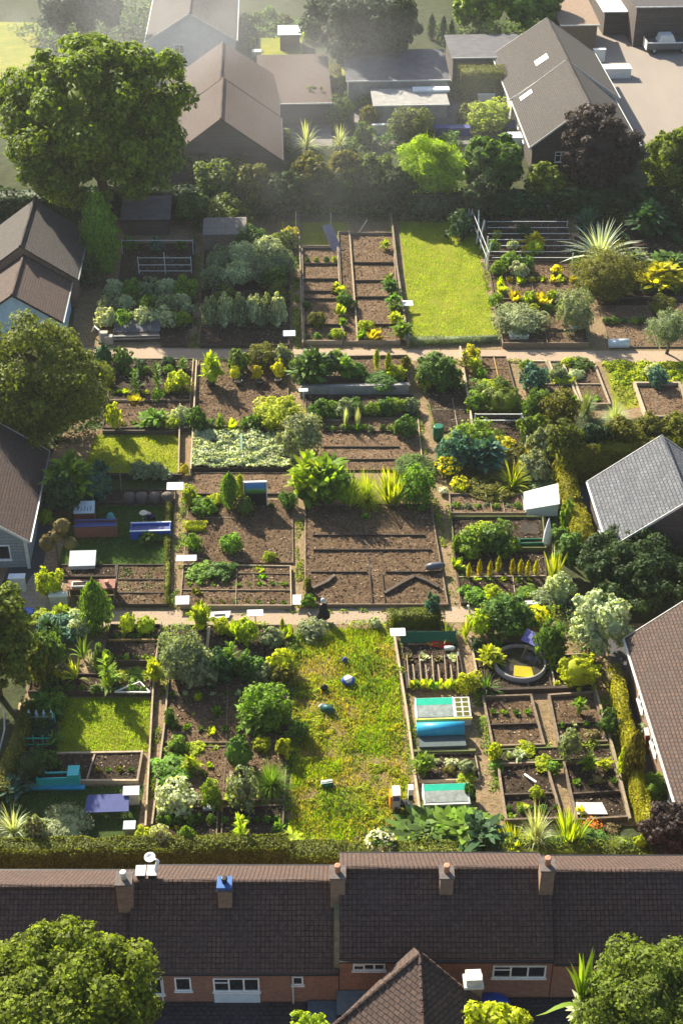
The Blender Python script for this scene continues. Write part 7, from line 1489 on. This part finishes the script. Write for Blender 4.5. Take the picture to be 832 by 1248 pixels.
coldframe(507, 850, 574, 886, .9, 'cold frame with green panel, misted glass and a white seed tray', TEALG, MISTG, True)
coldframe(516, 955, 572, 990, .9, 'cold frame with green panel and misted glass beside the big hosta', TEALG, MISTG)
x0, x1, ya, yb = boxpx(510, 888, 568, 918, .7); r = thing('roller_cover', 'low dark frame topped with a bright blue rolled cover', 'frame cover', ((x0+x1)/2, ya, 0)); m = MB(); m.box(x0+.05, ya, 0, x1-.02, ya+1.3, .5); m.build('body', plain('dark_slate_sheet', (.07, .10, .10), .6, .2), r)
m = MB(); m.tube([(x0, ya+1.25, .62), (x1, ya+1.25, .62)], .42, 20); m.build('roll', CYAN, r, True)
board_px([(504, 920), (579, 919)], .18, .35, 'mossy board below the blue rolled cover', plain('mossy_board', (.13, .15, .05), .9, .3))
bed('small vegetable bed between the two cold frames', [(504, 922), (578, 920), (584, 952), (510, 954)], soil=SOILD, wood_=WOODP, h=.2, fill=.5)
for a, b, w_, h_, ki, k, lab in [(515, 931, 26, 26, 'broad', 'fresh', 'fresh leafy plant at the left of the small vegetable bed'), (532, 928, 10, 9, 'ball', 'pale', 'pale round cauliflower in the small vegetable bed'), (550, 930, 18, 14, 'bush', 'pale', 'pale grey plant at the back of the small vegetable bed'), (568, 934, 22, 20, 'bush', 'grey', 'grey green plant at the right of the small vegetable bed'), (568, 948, 24, 16, 'bush', 'lime', 'lime plant at the front right of the small vegetable bed'), (572, 966, 20, 24, 'bush', 'green', 'green bush right of the lower cold frame'),
 (548, 938, 14, 12, 'bush', 'olive', 'dull plant in the middle of the small vegetable bed'),
 (524, 1014, 74, 54, 'broad', 'green', 'large dark hosta at the bottom centre, left part'), (560, 1010, 66, 52, 'broad', 'fresh', 'large bright hosta at the bottom centre, middle part'), (586, 1020, 56, 48, 'broad', 'deep', 'large dark hosta at the bottom centre, right part'), (520, 1034, 30, 20, 'strap', 'pale', 'pale spiky tuft at the foot of the dark hosta'),
 (626, 1026, 46, 40, 'upright', 'lime', 'lime upright clump right of the hostas'), (655, 1004, 56, 74, 'grass', 'pale', 'tall silvery fountain grass at the bottom right'), (640, 1034, 40, 30, 'bush', 'fresh', 'fresh leafy bush behind the chimney'), (696, 1012, 40, 46, 'upright', 'lime', 'lime strap leaved clump right of the silvery grass'), (680, 1034, 40, 28, 'bush', 'green', 'green bush at the foot of the lime strap clump'), (718, 1024, 44, 30, 'bush', 'green', 'green bush between the lime strap clump and the white grass mound'), (750, 1030, 46, 42, 'grass', 'grey', 'drooping grey green grass mound at the bottom right'), (720, 1004, 26, 20, 'flower', 'rust+orange', 'small orange flowering plant at the bottom right'), (744, 1008, 20, 14, 'bush', 'rust', 'rusty brown plant beside the orange flowers'), (778, 1030, 20, 26, 'ball', 'lime', 'small lime ball near the lower right hedge'), (784, 1048, 14, 12, 'flower', 'fresh+white', 'small white flowering plant near the lower right hedge'), (600, 1040, 30, 20, 'bush', 'lime', 'lime bush in front of the hostas'),
 (800, 962, 44, 40, 'feather', 'fresh', 'feathery light green shrub beside the brown roofed house'), (772, 922, 26, 62, 'cone', 'olive', 'dark upright conifer in the lower right alley'), (742, 880, 24, 34, 'ball', 'green', 'dark oval clipped bush left of the narrow gold hedge'), (758, 930, 14, 40, 'bush', 'lime', 'lime climber left of the dark upright conifer'), (784, 874+16, 22, 22, 'bush', 'grey', 'grey bush beside the red box')]:
    pl(ki, k, a-w_/2, b-h_/2, a+w_/2, b+h_/2, lab)
# --- grid of beds at the right
G = [('rear left', [(588, 854), (646, 852), (662, 912), (600, 914)], (.58,)), ('rear right', [(668, 852), (722, 848), (738, 908), (680, 910)], (.62,)), ('front left', [(606, 936), (664, 934), (684, 1002), (616, 1004)], (.56,)), ('front right', [(686, 934), (744, 930), (766, 1000), (702, 1004)], (.56,))]
for nm, c_, hd_ in G: bed(f'{nm} double soil bed of the four bed group at the lower right', c_, soil=SOIL if 'rear' in nm else SOILD, wood_=WOODM, dm=WOODD, h=.38, hd=hd_, fill=.3, t=.12, rough=.07)
bed('wide dark cross bed with leafy tufts in the four bed group', [(600, 918), (742, 912), (746, 928), (604, 932)], soil=SOILD, wood_=plain('mossy_board', (.13, .15, .05), .9, .3), h=.3)
board_px([(724, 846), (746, 920), (766, 1004)], .14, .45, 'long pale rail at the right side of the four bed group', WOODP); board_px([(584, 846), (722, 842)], .2, .4, 'dark sleeper at the back of the four bed group', WOODD)
for a, b, w_, h_, ki, k, lab in [(706, 860, 18, 22, 'broad', 'fresh', 'green plant at the back of the rear right double bed'), (696, 906, 26, 40, 'bush', 'grey', 'tall grey green plant in the wide cross bed'), (602, 916, 18, 22, 'bush', 'lime', 'lime tuft at the left end of the wide cross bed'), (604, 932, 18, 14, 'bush', 'fresh', 'fresh tuft at the front left of the wide cross bed'), (620, 922, 14, 12, 'lettuce', 'grey', 'grey lettuce in the wide cross bed'), (632, 920, 16, 14, 'broad', 'pale', 'pale leafy plant in the wide cross bed'), (640, 912, 24, 12, 'bush', 'lime', 'lime strip plant at the back of the wide cross bed'), (662, 930, 24, 18, 'bush', 'lime', 'lime bush in the middle of the wide cross bed'), (674, 934, 18, 16, 'bush', 'fresh', 'fresh bush in the middle of the wide cross bed'), (716, 928, 18, 26, 'broad', 'fresh', 'leafy plant at the right of the wide cross bed'), (736, 932, 18, 16, 'broad', 'lime', 'lime leafy plant at the right end of the wide cross bed'), (728, 950, 12, 10, 'ball', 'rust', 'straw coloured ball plant in the front right double bed'), (654, 966, 18, 16, 'bush', 'lime', 'lime bush on the white lath in the front left double bed'), (634, 982, 14, 10, 'lettuce', 'lime', 'lime seedling in the front left double bed'), (622, 995, 12, 10, 'lettuce', 'fresh', 'fresh seedling at the front of the front left double bed'), (720, 896, 20, 16, 'bush', 'rust', 'dry brown plant in the rear right double bed'), (708, 988, 12, 12, 'lettuce', 'yellow', 'yellow seedling on the white sheet')]:
    pl(ki, k, a-w_/2, b-h_/2, a+w_/2, b+h_/2, lab, zb=.15)
q0, q1 = P(638, 948), P(652, 960); m = MB(); m.bar((q0[0], q0[1], .3), (q1[0], q1[1], .45), .12, .04); tag(m.build('white_lath', WHITE), 'white lath lying in the front left double bed', 'lath')
a = [P(703, 992, .4), P(740, 992, .4), P(733, 978, .4), P(701, 978, .4)]; m = MB(); m.slab([tuple(k) for k in a], .04); tag(m.build('white_sheet', OFFW), 'white patterned sheet lying on the front right double bed', 'sheet')
hive(784, 890, 801, 912, 1.1, 'red box with a white top beside the brown roofed house', 'red_box', RUSTP, OFFW, .1)
q = P(758, 905); m = MB(); m.tube([(q[0], q[1]+1.0, .9), (q[0]-.15, q[1]+.7, 1.0), (q[0]-.1, q[1], .6), (q[0]+.1, q[1]-.2, .05)], [.12, .16, .12, .08], 8); tag(m.build('white_arch', WHITE, None, True), 'curved white plastic arch against the narrow gold hedge', 'arch')
for i, (a, b) in enumerate([(800, 884), (812, 912), (820, 940)]):
    q = P(a, b); m = MB(); m.box(q[0]-.25, q[1]-.6, 0, q[0]+.15, q[1]+.6, .12); tag(m.build('paving_slab', STONE), f'{ORD[i]} pale slab along the foot of the brown roofed house, from the back', 'paving slab', 'pale slabs by the brown roofed house')
q = P(30, 862); m = MB(); m.box(q[0]-.35, q[1]-.3, 0, q[0]+.35, q[1]+.3, .1); tag(m.build('paving_slab', plain('pale_sand', (.42, .30, .19), .9, .2)), 'pale sandy slab beside the shaggy tree', 'paving slab')  # small flat slab in a pale sand colour
b = P(10, 890); m = MB(); m.tube([P(0, 860, .6), P(6, 868, .9), P(6, 890, .8), P(-4, 930, .1)], .05); tag(m.build('bent_rod', STEEL, None, True), 'bent pale rod at the left edge by the alley', 'rod')
pl('banana', 'fresh', 676, 1146, 752, 1236, 'big banana leaves beside the bottom right tree', zb=8.2, name='banana_plant'); pl('stalk', 'pale', 690, 1205, 740, 1250, 'pale drooping fronds under the banana leaves', zb=7.0)
# ================================================================== small crops in rows
for kind, cols, x0, y0, x1, y1, n, w_, h_, desc, grp in [
 ('lettuce', ['fresh', 'lime'], 142, 478, 228, 476, 8, 9, 7, 'small salad plant across the dark planted bed', 'small salad plants of the dark planted bed'),
 ('bush', ['green', 'fresh'], 142, 452, 206, 450, 6, 11, 11, 'leafy crop at the back of the dark planted bed', 'leafy crops of the dark planted bed'),
 ('lettuce', ['green', 'olive'], 140, 516, 184, 516, 5, 9, 7, 'seedling in the narrow soil bed', 'seedlings of the narrow soil bed'),
 ('bush', ['green', 'fresh', 'grey'], 396, 522, 476, 522, 8, 9, 8, 'seedling at the back of the striped soil bed', 'seedlings of the striped soil bed'),
 ('lettuce', ['fresh', 'pale'], 210, 846, 340, 844, 9, 8, 7, 'tiny seedling in the rear line of the squash plot', 'rear seedlings of the squash plot'),
 ('lettuce', ['green', 'fresh'], 212, 886, 338, 892, 9, 9, 8, 'seedling in the front line of the squash plot', 'front seedlings of the squash plot'),
 ('lettuce', ['green', 'lime'], 250, 944, 256, 932, 2, 10, 9, 'lettuce in the gap of the bushy crop plot', 'lettuces in the bushy crop gap'),
 ('bush', ['green', 'fresh'], 194, 998, 258, 998, 6, 11, 12, 'low crop at the back of the dark front left bed', 'low crops of the front left bed'),
 ('bush', ['fresh', 'green'], 276, 1000, 338, 998, 6, 10, 10, 'low crop at the back of the dark front right bed', 'low crops of the front right bed'),
 ('lettuce', ['green', 'fresh'], 142, 776, 190, 776, 6, 9, 9, 'plant at the back of the deep raised bed', 'plants of the deep raised bed'),
 ('lettuce', ['fresh', 'green'], 134, 802, 186, 802, 6, 9, 9, 'plant at the front of the deep raised bed', 'front plants of the deep raised bed'),
 ('bush', ['green', 'fresh'], 56, 838, 176, 840, 9, 12, 11, 'leafy crop along the bed behind the lower left lawn', 'leafy crops behind the lower left lawn'),
 ('lettuce', ['green', 'olive'], 76, 940, 160, 938, 7, 8, 7, 'sprout in the two part soil bed', 'sprouts of the two part soil bed'),
 ('lettuce', ['fresh', 'green'], 232, 712, 346, 712, 9, 8, 6, 'sprout in the middle of the four bed grid', 'middle sprouts of the four bed grid'),
 ('lettuce', ['green', 'olive'], 228, 733, 346, 734, 9, 8, 6, 'sprout along the front of the four bed grid', 'front sprouts of the four bed grid'),
 ('bush', ['fresh', 'grey'], 556, 616, 630, 616, 7, 10, 8, 'low crop in the pale dry soil bed', 'low crops of the pale dry bed'),
 ('lettuce', ['lime', 'fresh'], 572, 728, 656, 726, 8, 11, 9, 'leafy plant along the front of the stalk bed', 'front plants of the stalk bed'),
 ('lettuce', ['green', 'fresh'], 600, 868, 644, 868, 4, 8, 7, 'sprout in the rear left double bed', 'sprouts of the rear left double bed'),
 ('lettuce', ['green', 'pale'], 684, 884, 728, 882, 4, 9, 8, 'sprout in the rear right double bed', 'sprouts of the rear right double bed'),
 ('bush', ['green', 'fresh'], 620, 986, 676, 984, 5, 10, 9, 'low plant in the front left double bed', 'low plants of the front left double bed'),
 ('lettuce', ['fresh', 'green'], 702, 954, 748, 952, 4, 9, 8, 'sprout in the front right double bed', 'sprouts of the front right double bed'),
 ('bush', ['green', 'lime'], 374, 316, 408, 316, 4, 8, 7, 'sprout on the first steps of the ladder plot', 'sprouts at the back of the ladder plot'),
 ('bush', ['green', 'fresh'], 376, 410, 412, 410, 4, 9, 8, 'sprout on the lowest step of the ladder plot', 'sprouts at the front of the ladder plot'),
 ('lettuce', ['lime', 'yellow'], 610, 342, 696, 340, 8, 10, 9, 'salad in the back row of the mixed salad plot', 'back row salads of the mixed salad plot'),
 ('bush', ['fresh', 'green', 'lime'], 618, 378, 700, 374, 6, 15, 14, 'bushy salad in the front row of the mixed plot', 'front row salads of the mixed salad plot'),
 ('bush', ['green', 'fresh'], 738, 390, 782, 390, 5, 10, 8, 'low plant in the sunny bed by the path', 'low plants of the sunny bed'),
 ('bush', ['green', 'deep'], 716, 350, 824, 352, 7, 14, 12, 'low dark plant in the large dim bed', 'low dark plants of the large dim bed'),
 ('lettuce', ['fresh', 'lime'], 672, 486, 728, 486, 5, 10, 8, 'young plant at the front of the slanting beds', 'young plants of the slanting beds')]:
    row(kind, cols, x0, y0, x1, y1, n, w_, h_, desc, grp, 'crop', 'crop_plant', zb=.12)
# ------------------------------------------------------------------ air, light, camera
def vol(name, x0, y0, z0, x1, y1, z1, dens, label, aniso=.3):
    m = MB(); m.box(x0, y0, z0, x1, y1, z1); o = m.build(name, haze_mat(name, dens, aniso)); tag(o, label, 'haze', None, 'stuff')
    return o
def haze_mat(name, dens, aniso):
    mt = bpy.data.materials.new(name); mt.use_nodes = True; n = mt.node_tree.nodes; n.remove(n['Principled BSDF'])
    v = n.new('ShaderNodeVolumePrincipled'); v.inputs['Color'].default_value = (.93, .96, 1, 1); v.inputs['Density'].default_value = dens; v.inputs['Anisotropy'].default_value = aniso
    mt.node_tree.links.new(v.outputs[0], n['Material Output'].inputs['Volume']); return mt
HAZE = .00012
if HAZE: vol('haze', -260, -60, -1.0, 260, 420, CAMH+3, HAZE, 'thin pale morning haze over the whole allotment')
def mist(px, py, z, rx, ry, rz, dens, label, seed):
    c = P(px, py, z); m = MB(); m.box(-rx, -ry, -rz, rx, ry, rz); o = link('mist', m.mesh('mist', [haze_mat('mist', .02, .2)]), None, c); tag(o, label, 'mist', None, 'stuff')
    mt = o.data.materials[0]; t = mt.node_tree; n = t.nodes; v = [q for q in n if q.type == 'PRINCIPLED_VOLUME'][0]
    tc = n.new('ShaderNodeTexCoord'); mp = n.new('ShaderNodeMapping'); mp.inputs['Scale'].default_value = (1/rx, 1/ry, 1/rz); t.links.new(tc.outputs['Object'], mp.inputs[0])
    g = n.new('ShaderNodeTexGradient'); g.gradient_type = 'SPHERICAL'; t.links.new(mp.outputs[0], g.inputs[0])
    nz = n.new('ShaderNodeTexNoise'); nz.inputs['Scale'].default_value = .11; nz.inputs['Detail'].default_value = 3; m2 = n.new('ShaderNodeMapping'); m2.inputs['Location'].default_value = (seed, seed, 0); t.links.new(tc.outputs['Object'], m2.inputs[0]); t.links.new(m2.outputs[0], nz.inputs['Vector'])
    r = n.new('ShaderNodeMapRange'); r.inputs['From Min'].default_value = .38; r.inputs['From Max'].default_value = .68; t.links.new(nz.outputs['Fac'], r.inputs[0])
    a = n.new('ShaderNodeMath'); a.operation = 'MULTIPLY'; t.links.new(g.outputs['Fac'], a.inputs[0]); t.links.new(r.outputs[0], a.inputs[1])
    b = n.new('ShaderNodeMath'); b.operation = 'MULTIPLY'; b.inputs[1].default_value = dens; t.links.new(a.outputs[0], b.inputs[0]); t.links.new(b.outputs[0], v.inputs['Density'])
mist(150, 40, 8, 44, 36, 9, .02, 'drifting white mist over the gardens behind the huge tree', 3)
mist(340, 210, 6, 22, 16, 7, .010, 'thin mist drifting over the tall shaggy hedge', 11)
mist(500, 110, 5, 26, 16, 7, .011, 'thin mist over the hazy yard and outbuildings', 23)
EL, AZ = R(31.5), R(31)     # sun height, and angle left of the view's far direction
sd = Vector((-math.sin(AZ)*math.cos(EL), math.cos(AZ)*math.cos(EL), math.sin(EL)))
L = bpy.data.lights.new('sun', 'SUN'); L.energy = 5.0; L.angle = R(.6); L.color = (1, .90, .72)
so = bpy.data.objects.new('sun', L); COL.objects.link(so); so.rotation_euler = sd.to_track_quat('Z', 'Y').to_euler()
w = bpy.data.worlds.new('World'); S.world = w; w.use_nodes = True; nt = w.node_tree; bg = nt.nodes['Background']
sk = nt.nodes.new('ShaderNodeTexSky'); sk.sky_type = 'NISHITA'; sk.sun_disc = False; sk.sun_elevation = EL; sk.sun_rotation = -AZ; sk.air_density = 1.0; sk.dust_density = 1.5
nt.links.new(sk.outputs[0], bg.inputs[0]); bg.inputs[1].default_value = .072
cd = bpy.data.cameras.new('camera'); co = bpy.data.objects.new('camera', cd); COL.objects.link(co); S.camera = co
co.location = (0, 0, CAMH); co.rotation_euler = (math.pi/2-PITCH, 0, -YAW)
cd.sensor_fit = 'VERTICAL'; cd.sensor_height = 24; cd.lens = FPX/1248*24; cd.clip_end = 6000; cd.clip_start = .5
S.view_settings.view_transform = 'Standard'; S.view_settings.look = 'None'; S.view_settings.gamma = 1; S.view_settings.exposure = 1.55
S.render.engine = 'CYCLES'; S.render.resolution_x = 682; S.render.resolution_y = 1024
S.cycles.volume_bounces = 0; S.cycles.max_bounces = 6; S.cycles.transparent_max_bounces = 6
S.cycles.volume_step_rate = 3
S.cycles.volume_max_steps = 64
